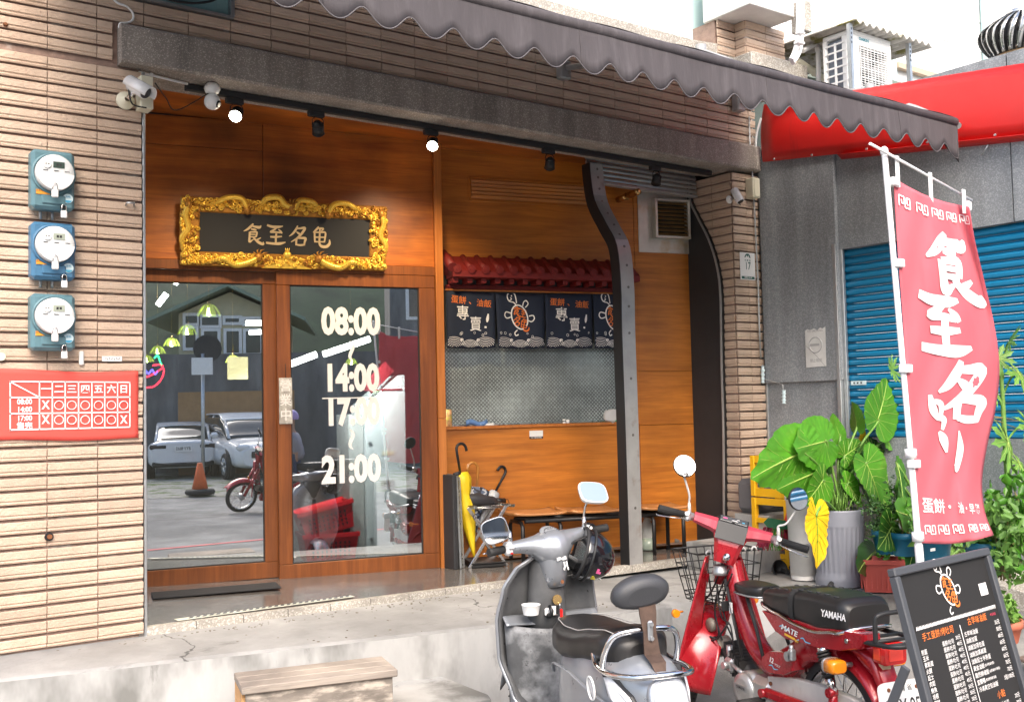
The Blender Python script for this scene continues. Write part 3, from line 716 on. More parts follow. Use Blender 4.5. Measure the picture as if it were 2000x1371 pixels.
m = MB(); m.loft(sw(6.148, 6.160, .001, -.012), 0, False); m.build('rail_lip', 'guide_steel', gd2)
P = crom([onX(a, b, 6.172) for a, b in yr], 4)
side = [(p.y+.02, p.z) for p in P]+[(6.10, 2.9), (6.10, -.06), (P[0].y+.02, -.06)]
MS = frame((6.176, 0, 0), (0, 1, 0), (0, 0, 1))
m = MB(); m.prism(side, -.006, .012, 0, MS); m.build('side_panel', 'dark_panel', gd2)
cur = thing('rolled_shutter', 'grey steel roller shutter slats drawn up behind the stone beam', 'shutter', (5.6, 5.86, 2.8))
for k in range(5):
    z = 2.785+k*.036; m = MB()
    m.loft([[(5.0+1.16*u, 5.86-.012+.05*(k*.05), z), (5.0+1.16*u, 5.842, z+.012), (5.0+1.16*u, 5.845, z+.026), (5.0+1.16*u, 5.858, z+.033), (5.0+1.16*u, 5.87, z+.015)] for u in (0, 1)], 0, False); m.build('slat', 'galv', cur)
m = MB(); m.box((5.58, 5.855, 2.765), (1.16, .05, .022), bev=.004); m.build('bottom_bar', 'guide_steel', cur)

# ================================================================== track lights
tr0 = onZ(356, 165, 2.912); tr1 = onZ(1378, 340, 2.912)
trk = MB(); 
a = onZ(360, 168, 2.905); b = onZ(1376, 339, 2.905); ym = (a.y+b.y)/2
trk.box(((a.x+b.x)/2, 5.585, 2.893), (b.x-a.x, .034, .034), bev=.003)
tag(trk.build('light_track', 'matte_black'), 'long black lighting track under the stone beam', 'light track')
spots = [(462, 215, 1, 'lit spotlight with warm white lamp nearest the dome camera'), (621, 245, 0, 'unlit round black track spotlight above the golden plaque'), (845, 279, 1, 'lit spotlight with warm white lamp beside the wooden post'),
         (1074, 317, 0, 'unlit dusty black track spotlight left of the bent shutter guide'), (1282, 347, 0, 'unlit black track spotlight farthest right on the track')]
for px, py, on, lab in spots:
    p = onF(px, py, 5.585); x = p.x
    t = thing('track_spotlight', lab, 'spotlight', (x, 5.585, 2.87), 0, 'spotlights on the track')
    m = MB(); m.box((x-.012, 5.585, 2.858), (.10, .036, .034), bev=.004); m.build('adapter', 'matte_black', t)
    aim = Vector((.06 if on else .25, .62, -.78)).normalized() if not on else Vector((-.10, -.30 if px < 500 else -.22, -.72)).normalized()
    aim = Vector((-.45, -.62, -.62)).normalized() if on else Vector((.30, .50, -.62)).normalized()
    c0 = Vector((x, 5.585, 2.788 if on else 2.775))
    m = MB()
    for sx_ in (-1, 1): m.tube([(x+sx_*.018, 5.585, 2.842), (x+sx_*.036, 5.585, 2.825), (x+sx_*.037, 5.585, c0.z)], .0028, 6)
    m.build('yoke', 'black', t)
    m = MB(); b_ = c0-aim*.035; f_ = c0+aim*.032
    m.tube([b_-aim*.012, b_, c0, f_], [.016, .026, .034, .037], 18); m.tube([f_, f_+aim*.004], [.038, .038], 18)
    for k in range(3): q = b_+aim*(.006+.011*k); m.tube([q, q+aim*.004], [.034, .034], 16)
    m.build('head', 'black', t)
    m = MB(); q = f_+aim*.0045; m.tube([q, q+aim*.006, q+aim*.010], [.034, .031, .015], 18); m.build('lens', 'spot_lens' if on else 'lens_off', t)
# the two lit lamps light the shopfront
for px, py in ((462, 215), (845, 279)):
    x = onF(px, py, 5.585).x
    L_ = bpy.data.lights.new('lamp_light', 'SPOT'); L_.energy = 40; L_.color = (1, .78, .50); L_.spot_size = radians(125); L_.spot_blend = 1; L_.shadow_soft_size = .08
    o = bpy.data.objects.new('lamp_light', L_); COL.objects.link(o); o.location = (x+.02, 5.66, 2.76)
    o.rotation_euler = Vector((-.05, -.30, .90)).to_track_quat('Z', 'Y').to_euler()
# ================================================================== things fixed to the left pier
def padlock(parent, p, s=1.0):
    o = None; m = MB(); m.box((p[0], p[1], p[2]-.020*s), (.028*s, .012*s, .034*s), 0, bev=.004); o = m.build('padlock', 'white', parent)
    m = MB(); m.tube([(p[0]-.010*s, p[1], p[2]-.004), (p[0]-.010*s, p[1], p[2]+.016*s)]+arc((p[0], p[1], p[2]+.016*s), .010*s, 180, 0, 6)+[(p[0]+.010*s, p[1], p[2]-.004)], .0022*s, 6); m.build('shackle', 'chrome', o)
MET = [((53, 296), (146, 411), 'meter_teal', 'lcd', 'dark teal electricity meter, topmost of the three, with dark display'),
       ((53, 436), (147, 547), 'meter_blue', 'lcd_pale', 'blue electricity meter, middle of the three on the tiled pier'),
       ((52, 575), (147, 685), 'meter_teal', 'lcd_pale', 'greenish electricity meter, lowest of the three above the red timetable banner')]
for (xa, ya), (xb, yb_), mt, lc, lab in MET:
    a = onF(xa+3, (ya+yb_)/2, 5.44); b = onF(xb, (ya+yb_)/2, 5.40); zt = onF((xa+xb)/2, ya, 5.42).z; zb = onF((xa+xb)/2, yb_, 5.42).z
    x0, x1 = a.x+.004, b.x; w = x1-x0; h = zt-zb; xc = (x0+x1)/2; zc_ = (zt+zb)/2
    t = thing('electricity_meter', lab, 'electricity meter', (xc, 5.485, zb), 0, 'electricity meters on the tiled pier')
    m = MB(); m.box((xc, 5.44, zc_), (w, .090, h), 0, bev=.016); m.box((xc, 5.392, zb+.048), (w*.55, .012, .045), 0, bev=.005); m.build('housing', mt, t)
    cz = zc_+h*.10
    Mr = frame((xc, 5.396, cz), (1, 0, 0), (0, 0, 1))
    m = MB(); m.lathe([(.100, 0), (.103, .006), (.100, .012), (.092, .013), (.090, .0)], 32, 0, Mr); m.build('dial_ring', mt, t)
    m = MB(); m.lathe([(.0885, 0), (.0885, .040), (.084, .047), (.060, .050), (.001, .0505)], 32, 0, Mr)
    m.build('dial', 'dial', t)
    m = MB(); Mt = Mr @ Matrix.Translation((0, 0, .052))
    m.prism([(.086*cos(radians(k)), .086*sin(radians(k))) for k in range(185, 356, 10)], -.004, .0, 0, Mt); m.build('dial_cover', 'white_gloss', t)
    m = MB(); m.box((.014, .036, 0), (.052, .030, .003), 0, Mt); m.build('display', lc, t)
    m = MB(); m.cyl((-.040, .034, -.002), (-.040, .034, .005), .018, n=16, M=Mt); m.build('pulse_port', 'white', t)
    m = MB()
    for q in (-.046, -.034): m.box((q, .036, .0055), (.006, .005, .001), 0, Mt)
    for q in (-.048, .002, .052): m.box((q, .006, .001), (.022, .003, .001), 0, Mt)
    for q in (.02, .034): m.box((.014+(q-.027), .036, .0022), (.010, .012, .0008), 0, Mt)
    m.build('dial_marks', 'print_black', t)['kind'] = 'stuff'
    m = MB(); m.box((x0+.052, 5.392, zb+.082), (.064, .003, .022)); o = m.build('warning_label', 'orange_label', t)
    m = MB(); text(m, '台灣電力公司', FM((x0+.052, 5.3895, zb+.087)), .011, 1, 0, 0); m.build('label_print', 'print_black', o)
    m = MB(); m.cyl((x1-.034, 5.394, zb+.060), (x1-.034, 5.391, zb+.060), .024, n=20); o = m.build('round_sticker', 'sticker', t)
    m = MB(); m.prism([(.020*cos(radians(k)), .020*sin(radians(k))-.002) for k in range(200, 341, 14)], 0, .0012, 0, FM((x1-.034, 5.3905, zb+.060))); text(m, '合格', FM((x1-.034, 5.390, zb+.068)), .012, 1, .01); m.build('sticker_print', 'sticker_blue', o)
    padlock(t, (xc-.006, 5.336, cz-.086), 1.1); padlock(t, (x1-.056, 5.376, zb-.002), 1.05)
    m = MB()
    m.box((x1-.056, 5.39, zb+.014), (.03, .012, .016), bev=.003); m.build('hasp', 'black', t)
# conduit pieces between the meters
for k, ya in enumerate((420, 552)):
    z = onF(100, ya).z; L2_ = ('short metal conduits between the top and middle meters', 'short metal conduits between the middle and lowest meters')[k]; t = thing('conduit_stub', L2_, 'conduit', (1.15, 5.48, z))
    for q in (-.035, .02): m = MB(); m.tube([(1.16+q, 5.480, z-.03), (1.16+q, 5.480, z+.03)], .008, 6); m.build('tube', 'galv', t)
# red timetable banner
zt, zb = onF(130, 724).z, onF(130, 859).z
bx0, bx1 = .55, onF(268, 790).x
tb = thing('timetable_banner', 'red cloth banner with white weekly opening-hours table on the tiled pier', 'banner', ((bx0+bx1)/2, 5.484, zb))
def ban(u, v):
    x = bx0+(bx1-bx0)*u; return (x, 5.4815-.003*sin(9*u+2)*sin(5*v)-.0015*sin(40*u+8*v), zb+(zt-zb)*v+.006*sin(5*u)-.004*sin(11*u))
m = MB(); m.shell(50, 14, ban, .002); m.build('cloth', 'banner_red', tb)
bz = lambda px, py: (onF(px, py).x, onF(px, py).z)
m = MB()
def bline(p, q, w=.007):
    (xa, za), (xb, zb_) = bz(*p), bz(*q); d = Vector((xb-xa, 0, zb_-za)); M = frame(((xa+xb)/2, 5.4755, (za+zb_)/2), d, Vector((0, 0, 1)) if abs(d.x) > abs(d.z) else Vector((-1, 0, 0))); m.box((0, 0, 0), (d.length+w*.8, w, .001), 0, M)
xs = [18, 75, 100, 125, 151, 177, 202, 227, 251]; ys = [746, 776.5, 806.5, 838]
top = lambda x: 745.5+(x-18)*.006; bot = lambda x: 839.5-(x-18)*.024
for f in (0, .33, .665, 1): bline((18, top(18)*(1-f)+bot(18)*f), (251, top(251)*(1-f)+bot(251)*f))
for x in xs: bline((x, top(x)), (x, bot(x)), .006)
bline((20, 747), (73, 775), .006)
def btext(px, py, s, h, sx=1, b=.03): x, z = bz(px, py); text(m, s, FM((x, 5.4755, z)), h, sx, b, 0, off=.0005)
for ch, x in zip('一二三四五六日', (88, 113, 138, 164, 190, 215, 239)): btext(x, 761, ch, .046)
for r, y in ((0, 791.5), (1, 820)):
    for i, x in enumerate((87, 113, 138, 164, 190, 215, 239)):
        if i == 0 or (r == 1 and i == 6): btext(x, y, 'X', .058, .8)
        else:
            xx, zz = bz(x, y); m.tube([(xx+.021*cos(2*pi*k/20), 5.4755, zz+.021*sin(2*pi*k/20)) for k in range(20)], .0026, 4, 0, True)
for s, y in (('08:00', 785), ('14:00', 800), ('17:00', 817)): btext(46, y, s, .036, .85, .03)
btext(46, 832, '售完', .036)
m.build('timetable_print', 'print_white', tb)
# odds and ends on the tiles
x, z = bz(157, 700); m = MB(); m.box((x, 5.478, z), (.024, .012, .072), bev=.009); tag(m.build('bottle_opener', 'white'), 'small white oblong fitting stuck on the tiles above the banner', 'wall fitting')
x, z = bz(217, 701); t = thing('label_sticker', 'faded white strip sticker on the tile above the red banner', 'sticker', (x, 5.484, z)); m = MB(); m.box((x, 5.4838, z), (.098, .002, .026)); m.build('paper', 'white', t)
m = MB()
for k in range(9): m.box((x-.03+.0085*k, 5.4825, z+.002*(-1)**k), (.005, .001, .012))
m.build('print', mat('faded_ink', (.35, .35, .36), .6), t)
x, z = bz(94, 1047); t = thing('pipe_hole', 'rusty capped pipe end in a dark hole low on the tiled pier', 'pipe', (x, 5.48, z))
m = MB(); m.cyl((x, 5.484, z), (x, 5.478, z), .021, n=16); m.build('hole_ring', 'black', t); m = MB(); m.cyl((x+.002, 5.482, z), (x+.002, 5.470, z), .012, n=14); m.build('pipe_end', 'rust', t)
x, z = bz(0, 697); m = MB(); m.cyl((x, 5.486, z), (x, 5.47, z), .020, n=18); tag(m.build('door_bell', 'cream'), 'round cream push button at the left edge above the banner', 'button')
x, z = bz(252, 401); m = MB(); m.tube([(x-.02, 5.486, z-.005), (x-.02, 5.462, z+.004), (x+.015, 5.46, z+.006), (x+.02, 5.486, z)], .006, 7); tag(m.build('wall_hook', 'galv'), 'small grey metal hook on the pier beside the wooden panel', 'hook')
x, z = bz(10, 50); m = MB(); m.cyl((x, 5.488, z), (x, 5.476, z), .012, .006, 10); tag(m.build('rusty_anchor', 'rust'), 'rusty anchor bolt in the tiles at the upper left', 'bolt')
# loose white cable
m = MB(); P = [onF(a, b, 5.478) for a, b in ((222, 0), (232, 8), (248, 14), (259, 26), (260, 38), (250, 45), (236, 46), (233, 52), (236, 60))]; m.tube(crom(P, 4), .006, 7)
tag(m.build('white_cable', 'white'), 'loose white cable curling down the tiles to the stone beam', 'cable')
# bullet camera
jb = onF(290, 180, 5.40)
m = MB(); m.box((jb.x-.005, 5.455, jb.z), (.066, .095, .175), bev=.004); tag(m.build('junction_box', 'cream'), 'cream junction box behind the bullet camera under the beam', 'junction box')
bc = onF(245, 197, 5.478)
t = thing('bullet_camera', 'white bullet security camera on a cream round wall mount', 'security camera', bc)
m = MB(); m.lathe([(.047, 0), (.047, .008), (.040, .014), (.022, .020), (.013, .040)], 20, 0, frame((bc.x, 5.484, bc.z), (1, 0, 0), (0, 0, 1))); m.build('mount', 'cream', t)
m = MB(); j1 = Vector((bc.x+.005, 5.43, bc.z+.005)); j2 = Vector((bc.x+.03, 5.36, bc.z+.055)); m.tube([(bc.x, 5.445, bc.z), j1, j2], [.010, .012, .010], 10); m.build('joint', 'chrome', t)
h0 = onF(248, 160, 5.40); h1 = onF(292, 184, 5.28)
h0 = onF(253, 163, 5.42); h1 = onF(288, 183, 5.33); ax = (h1-h0).normalized()
m = MB(); m.tube([h0, h0+ax*.012, h1-ax*.015, h1-ax*.014], [.020, .036, .038, .036], 20)
sd_ = ax.cross(Vector((0, 0, 1))).normalized(); up_ = sd_.cross(ax)
rings = []
for q in (0, 1):
    c0 = (h0-ax*.005)*(1-q)+(h1+ax*.022)*q
    rings.append([c0+sd_*(.043*cos(a))+up_*(.043*sin(a)) for a in [radians(-20+220*k/12) for k in range(13)]]+[c0+sd_*(.039*cos(a))+up_*(.039*sin(a)) for a in [radians(200-220*k/12) for k in range(13)]])
m.loft(rings, 0, True); m.build('housing', 'white_gloss', t)
m = MB(); m.tube([h1-ax*.013, h1-ax*.006], [.034, .030], 20); m.build('lens', 'lens_off', t)
m = MB(); m.tube(crom([h0+Vector((0, .01, -.03)), Vector((bc.x-.005, 5.40, bc.z+.03)), Vector((bc.x+.02, 5.42, bc.z-.03)), Vector((jb.x-.01, 5.40, bc.z-.045))], 5), .004, 6); m.build('cable', 'black', t)
# dome camera under the beam
dc = onF(413, 165, 5.53)
t = thing('dome_camera', 'white ball-shaped indoor camera hung under the stone beam', 'security camera', (dc.x, 5.53, 2.91))
m = MB(); m.lathe([(.030, 0), (.036, -.008), (.044, -.022), (.044, -.030), (.036, -.050), (.024, -.058), (.001, -.058)], 24, 0, Matrix.Translation((dc.x, 5.52, 2.915))); m.build('base', 'white', t)
m = MB(); m.ell((dc.x, 5.52, 2.815), (.044, .044, .046), 24, 14); m.build('ball', 'white', t)
f_ = Vector((.62, -.62, -.42)).normalized(); q = Vector((dc.x, 5.52, 2.815)); m = MB(); m.tube([q+f_*.032, q+f_*.044, q+f_*.0445], [.026, .018, .010], 16); m.build('lens', 'black', t)
m = MB(); m.tube(crom([(jb.x+.04, 5.42, jb.z+.06), (jb.x+.11, 5.46, jb.z-.0), (jb.x+.18, 5.50, jb.z-.045), (dc.x-.02, 5.52, 2.86)], 6), .003, 6); m.build('cable', 'black', t)
m = MB(); m.tube([(jb.x-.02, 5.50, 2.905), (jb.x+.26, 5.56, 2.905)], .007, 6); m.box((jb.x+.05, 5.51, 2.905), (.014, .016, .018)); tag(m.build('cable_duct', 'white'), 'thin white cable duct under the left end of the beam', 'cable duct')

# ================================================================== right pillar fittings
p = onF(1440, 380, 5.40)
t = thing('bullet_camera', 'small white bullet security camera on the right tiled pillar', 'security camera', (p.x, 5.48, p.z))
m = MB(); m.lathe([(.032, 0), (.032, .008), (.014, .03)], 16, 0, frame((p.x-.015, 5.475, p.z-.03), (1, 0, 0), (0, 0, 1))); m.build('mount', 'white', t)
m = MB(); a = Vector((p.x+.02, 5.455, p.z+.055)); b = Vector((p.x+.03, 5.395, p.z-.055)); ax = (b-a).normalized(); m.tube([a, a+ax*.01, b-ax*.004, b], [.020, .031, .033, .030], 18); m.build('housing', 'white_gloss', t)
m = MB(); m.tube([b+ax*.0005, b+ax*.004], [.026, .02], 14); m.build('lens', 'black', t)
m = MB(); m.tube(crom([a, Vector((p.x+.08, 5.47, p.z-.02)), Vector((p.x+.12, 5.478, p.z-.06))], 5), .004, 6); m.build('cable', 'black', t)
p = onF(1468, 368, 5.44); m = MB(); m.box((p.x+.02, 5.445, p.z), (.085, .08, .16), bev=.006); m.box((p.x+.02, 5.403, p.z), (.06, .006, .14), bev=.002); tag(m.build('junction_box', 'cream'), 'cream electrical box beside the beam end on the right pillar', 'junction box')
m = MB(); P = [onF(a, b, 5.462) for a, b in ((1463, 228), (1465, 300), (1469, 335), (1473, 400), (1477, 480), (1481, 560), (1483, 640), (1486, 700))]; m.tube(P, .007, 7); tag(m.build('conduit', 'galv'), 'thin rusty conduit running down the right pillar edge', 'conduit')
m = MB(); P = [onF(a, b, 5.44) for a, b in ((1486, 232), (1478, 262), (1476, 292), (1480, 301), (1470, 302))]; m.tube(crom(P, 4), .009, 7); tag(m.build('white_cable', 'white'), 'white cable bent along the red canopy corner', 'cable')
a, b = onF(1446, 492, 5.47), onF(1477, 548, 5.47)
xc, zc_ = (a.x+b.x)/2, (a.z+b.z)/2; hw_, hh_ = (b.x-a.x)/2, (a.z-b.z)/2
t = thing('house_number_sign', 'white house number plate 17 with green mountain emblem', 'house number', (xc, 5.478, zc_))
MH = FM((xc, 5.478, zc_)); m = MB(); m.box((0, 0, 0), (2*hw_, 2*hh_, .004), 0, MH, .0015); m.build('plate', 'white_gloss', t)
m = MB(); text(m, '17', MH, .085, .8, .008, off=.0028); M2 = MH @ Matrix.Translation((0, -.002, 0))
text(m, '中 華 街', MH @ Matrix.Translation((0, .045, 0)), .020, 1, .01, off=.0028)
m.box((0, -hh_+.018, .0026), (hw_*1.7, .020, .0008), 0, MH)
m.prism([(-.036, .068), (-.026, .088), (-.010, .100), (.012, .100), (.028, .088), (.036, .068), (.022, .068), (.010, .090), (-.002, .072), (-.012, .090), (-.026, .068)], .0022, .003, 0, MH)
m.build('lettering', 'print_green', t)
m = MB(); text(m, '營華里 南化鄰', MH @ Matrix.Translation((0, -hh_+.018, 0)), .014, 1, .01, off=.0036); m.build('small_lettering', 'white', t)

# ================================================================== awning
AY, AZ0, AZ1 = 3.6, 2.862, 2.622
AX0, AX1 = .95, 6.195
aw = thing('awning', 'long grey-purple fabric awning with scalloped valance over the shopfront', 'awning', (3, 5.4, 3.2))
m = MB()
NX = 640
def val(u, v):
    x = AX0+(AX1-AX0)*u; ph = (x-1.596)/.2165
    s = .5+.5*cos(2*pi*ph-.22*sin(2*pi*ph))
    zb_ = AZ1+.066*(1-s)
    rip = .008*sin(x*5.3)+.003*sin(x*13.1+1)
    zb_ -= .03*max(0, (u-.985)/.015)**2
    z = AZ0+(zb_-AZ0)*(1-v); return (x, AY+rip*(1-v)-.012*(1-v)+.02*max(0, (x-5.9))*(1-v), z)
m.shell(NX, 4, val, .002); m.build('valance', 'awning', aw)
m = MB(); 
m.shell(60, 8, lambda u, v: (AX0+(AX1-AX0)*u, AY+.01+(5.36-AY)*v, AZ0+.022+(3.72-AZ0-.022)*v-.03*sin(pi*v)+.004*sin(u*60)), .0025); m.build('canopy_fabric', 'awning', aw)
m = MB(); m.tube([Vector(val(i/760, 0))+Vector((0, -.002, 0)) for i in range(761)], .0030, 5); m.build('hem_piping', mat('hem_grey', (.115, .105, .11), .8), aw)
for xs_ in (1.75, 3.05, 4.35, 5.55): u_ = (xs_-AX0)/(AX1-AX0); m = MB(); m.tube([Vector(val(u_, k/6))+Vector((0, -.0018, 0)) for k in range(7)], .0022, 4); m.build('seam', 'awning', aw)
m = MB(); m.tube([(AX0, AY+.012, AZ0-.012), (AX1, AY+.012, AZ0-.012)], .030, 12); m.build('front_bar', 'awning', aw)
m = MB(); m.shell(4, 6, lambda u, v: (AX1+.003, AY-.004+.16*u, AZ0+.012+u*.07-(AZ0-AZ1+.05)*(1-v)*(1-u*.55)), .002); m.build('side_flap', 'awning', aw)
for px, py in ((1110, 140), (1452, 205)):
    x = onF(px, py, 5.40).x; z = onF(px, py, 5.40).z
    m = MB(); m.box((x, 5.45, z+.02), (.09, .07, .13), bev=.01); m.tube([(x, 5.41, z+.03), (x+.35, 4.5, z-.06), (x+.02, AY+.03, AZ0-.02)], .022, 8); m.cyl((x+.35, 4.5, z-.10), (x+.35, 4.5, z-.02), .035, n=10); m.build('folding_arm', 'guide_steel', aw)

# ================================================================== little tiled roof, noren and kitchen window
rs0 = bs(868, 545)[0]; rs1 = bM-.07
zr_t = 2.215; zr_e = 2.085
rf = thing('tile_canopy', 'dark red miniature tiled roof with round eave tiles above the curtain', 'roof', wp((rs0+rs1)/2, 2.0, B0))
def rp(s, o, z): p = wp(s, z, B0, o); return p
m = MB(); m.loft([[rp(s, .0, 2.225), rp(s, .03, 2.222), rp(s, .20, zr_e+.012), rp(s, .20, zr_e-.006), rp(s, .0, zr_e-.002)] for s in (rs0, rs1)], 0, False); m.build('roof_slope', 'roof_red', rf)
ng = 14; pit = (rs1-rs0-.05)/(ng-.5)
tile_m = None; eave_m = None; block_m = None
for k in range(ng+1):
    s = rs0+.028+pit*k
    if s > rs1-.01: break
    m = MB(); m.tube([rp(s, .02, 2.222), rp(s, .11, 2.158), rp(s, .212, zr_e+.020)], [.022, .025, .027], 10); m.build('roof_tile', 'roof_red', rf)
    m = MB(); q = rp(s, .212, zr_e+.020); m.tube([q, q-WN*.008], [.031, .031], 14); m.tube([q-WN*.008, q-WN*.011], [.022, .020], 14); m.tube([q-WN*.0110, q-WN*.013], [.014, .012], 10); m.build('eave_disc', 'roof_red', rf)
    m = MB(); slab(m, s-.019, s+.021, zr_e-.076, zr_e-.040, B0, .175, .12); m.build('rafter_end', 'roof_red', rf)
m = MB(); slab(m, rs0, rs1, zr_e-.038, zr_e+.006, B0, .208, .17, bev=.003); m.build('eave_board', 'roof_red', rf)
m = MB(); slab(m, rs0-.0, rs1, 1.972, zr_e-.078, B0, .070, .06); slab(m, rs0, rs1, 1.985, 1.995, B0, .078, .06); m.build('cornice', 'roof_red', rf)
m = MB(); m.tube([rp(rs0-.015, .02, 2.24), rp(rs0-.012, .10, 2.19), rp(rs0-.01, .215, zr_e+.03)], [.035, .036, .036], 10); m.build('ridge_end', 'roof_red', rf)
# frosted window
wx0 = bs(866, 700)[0]
win = thing('kitchen_window', 'frosted service window with diamond-patterned film behind the curtain', 'window', wp((wx0+bM)/2, .957, B0))
m = MB(); slab(m, wx0, bM-.031, .958, 2.2, B0, -.004, .008, bev=0); m.build('pane', 'frost', win)
m = MB(); rg = random.Random(5)
cw = .0295; ny = int(.62/cw); nx = int((bM-.04-wx0)/cw)
for j in range(ny*2):
    for i in range(nx):
        s = wx0+.012+cw*(i+.5*(j % 2)); z = .968+cw*.5*j
        if s > bM-.05: continue
        big = noise.noise(Vector((s*2.4, z*3.2, 2))); f = .46 if (i % 2 == 0 and j % 4 == 0) else .30
        r_ = cw*(.34+.13*max(-.6, min(.8, big*1.8))+(.08 if (j % 4 == 0 and i % 2 == 0) else 0))
        if r_ < cw*.14: continue
        M = frame(wp(s, z, B0, -.003), WD, (0, 0, 1)); m.add([(r_, 0, 0), (r_*.32, r_*.62, 0), (0, r_, 0), (-r_*.32, r_*.62, 0), (-r_, 0, 0), (-r_*.32, -r_*.62, 0), (0, -r_, 0), (r_*.32, -r_*.62, 0)], [tuple(range(8))], 0, False, M)
o = m.build('film_pattern', 'frost_pale', win); o['kind'] = 'stuff'
m = MB(); slab(m, wx0-.004, wx0+.010, .958, 1.96, B0, .002, .012); slab(m, wx0, bM-.03, .958, .970, B0, .002, .012); m.build('frame', 'steel', win)
# things standing on the sill
def on_sill(px, py, off=.008): s, z = bs(px, py); return wp(s, .958, B0, off), s
q, s = on_sill(876, 830); t = thing('drink_can', 'orange and yellow drink can at the left end of the window sill', 'can', q); m = MB(); m.lathe([(.018, 0), (.024, .006), (.024, .118), (.019, .128), (.001, .128)], 16, 0, Matrix.Translation(q), cap=True); m.build('can_body', mat('can_print', (.75, .42, .20), .3, .3, var=.5, vscale=40, col2=(.75, .62, .12), c2scale=22), t)
q, s = on_sill(930, 828); t = thing('blue_packet', 'blue plastic packet lying on the window sill', 'packet', q); m = MB(); M = frame(q+Vector((0, 0, .02)), WD, (0, 0, 1)); m.shell(8, 4, lambda u, v: ((u-.5)*.17, (v-.5)*.04+.012*sin(u*7), .012*sin(pi*v)+.004*sin(17*u)), .004, M=M); m.build('packet_body', mat('packet_blue', (.10, .20, .42), .35, var=.3), t)
q, s = on_sill(950, 828, .014); m = MB(); M = frame(q+Vector((0, 0, .009)), WD, (0, 0, 1)); m.box((0, 0, 0), (.11, .018, .01), 0, M, .003); tag(m.build('white_box', 'white'), 'thin white box on the sill right of the blue packet', 'box')
q, s = on_sill(1101, 823); t = thing('small_jar', 'tiny white and black jar pair on the sill near the shutter guide', 'jar', q); m = MB(); M = Matrix.Translation(q)
m.lathe([(.012, 0), (.014, .004), (.014, .03), (.001, .034)], 12, 0, M, cap=True); m.lathe([(.012, 0), (.014, .004), (.014, .028), (.001, .03)], 12, 0, M @ Matrix.Translation((WD.x*.031, WD.y*.031, 0)), cap=True); m.build('jar_body', 'white', t)
m = MB(); m.lathe([(.0145, .012), (.0145, .02)], 12, 0, M); m.build('jar_band', 'black', t)
q, s = on_sill(1193, 826); t = thing('plastic_bag', 'crumpled white plastic bag on the right end of the sill', 'bag', q); m = MB()
rg = random.Random(2); m.ell((0, 0, 0), (.07, .03, .055), 14, 9, M=frame(q+Vector((0, 0, .045)), WD, WN)); m.v = [tuple(Vector(v)+Vector((rg.uniform(-1, 1), rg.uniform(-1, 1), rg.uniform(-1, 1)))*.008) for v in m.v]; m.build('bag_body', mat('bag_white', (.55, .55, .55), .5), t)
q, s = on_sill(1200, 830, .02); m = MB(); M = frame(q+Vector((0, 0, .01)), WD, (0, 0, 1)); m.box((0, 0, 0), (.07, .02, .012), 0, M, .003); m.box((.03, .002, .003), (.03, .016, .012), 0, M, .003); tag(m.build('green_sponge', mat('sponge', (.05, .28, .14), .8, var=.4)), 'dark green cleaning sponge in front of the plastic bag', 'sponge')
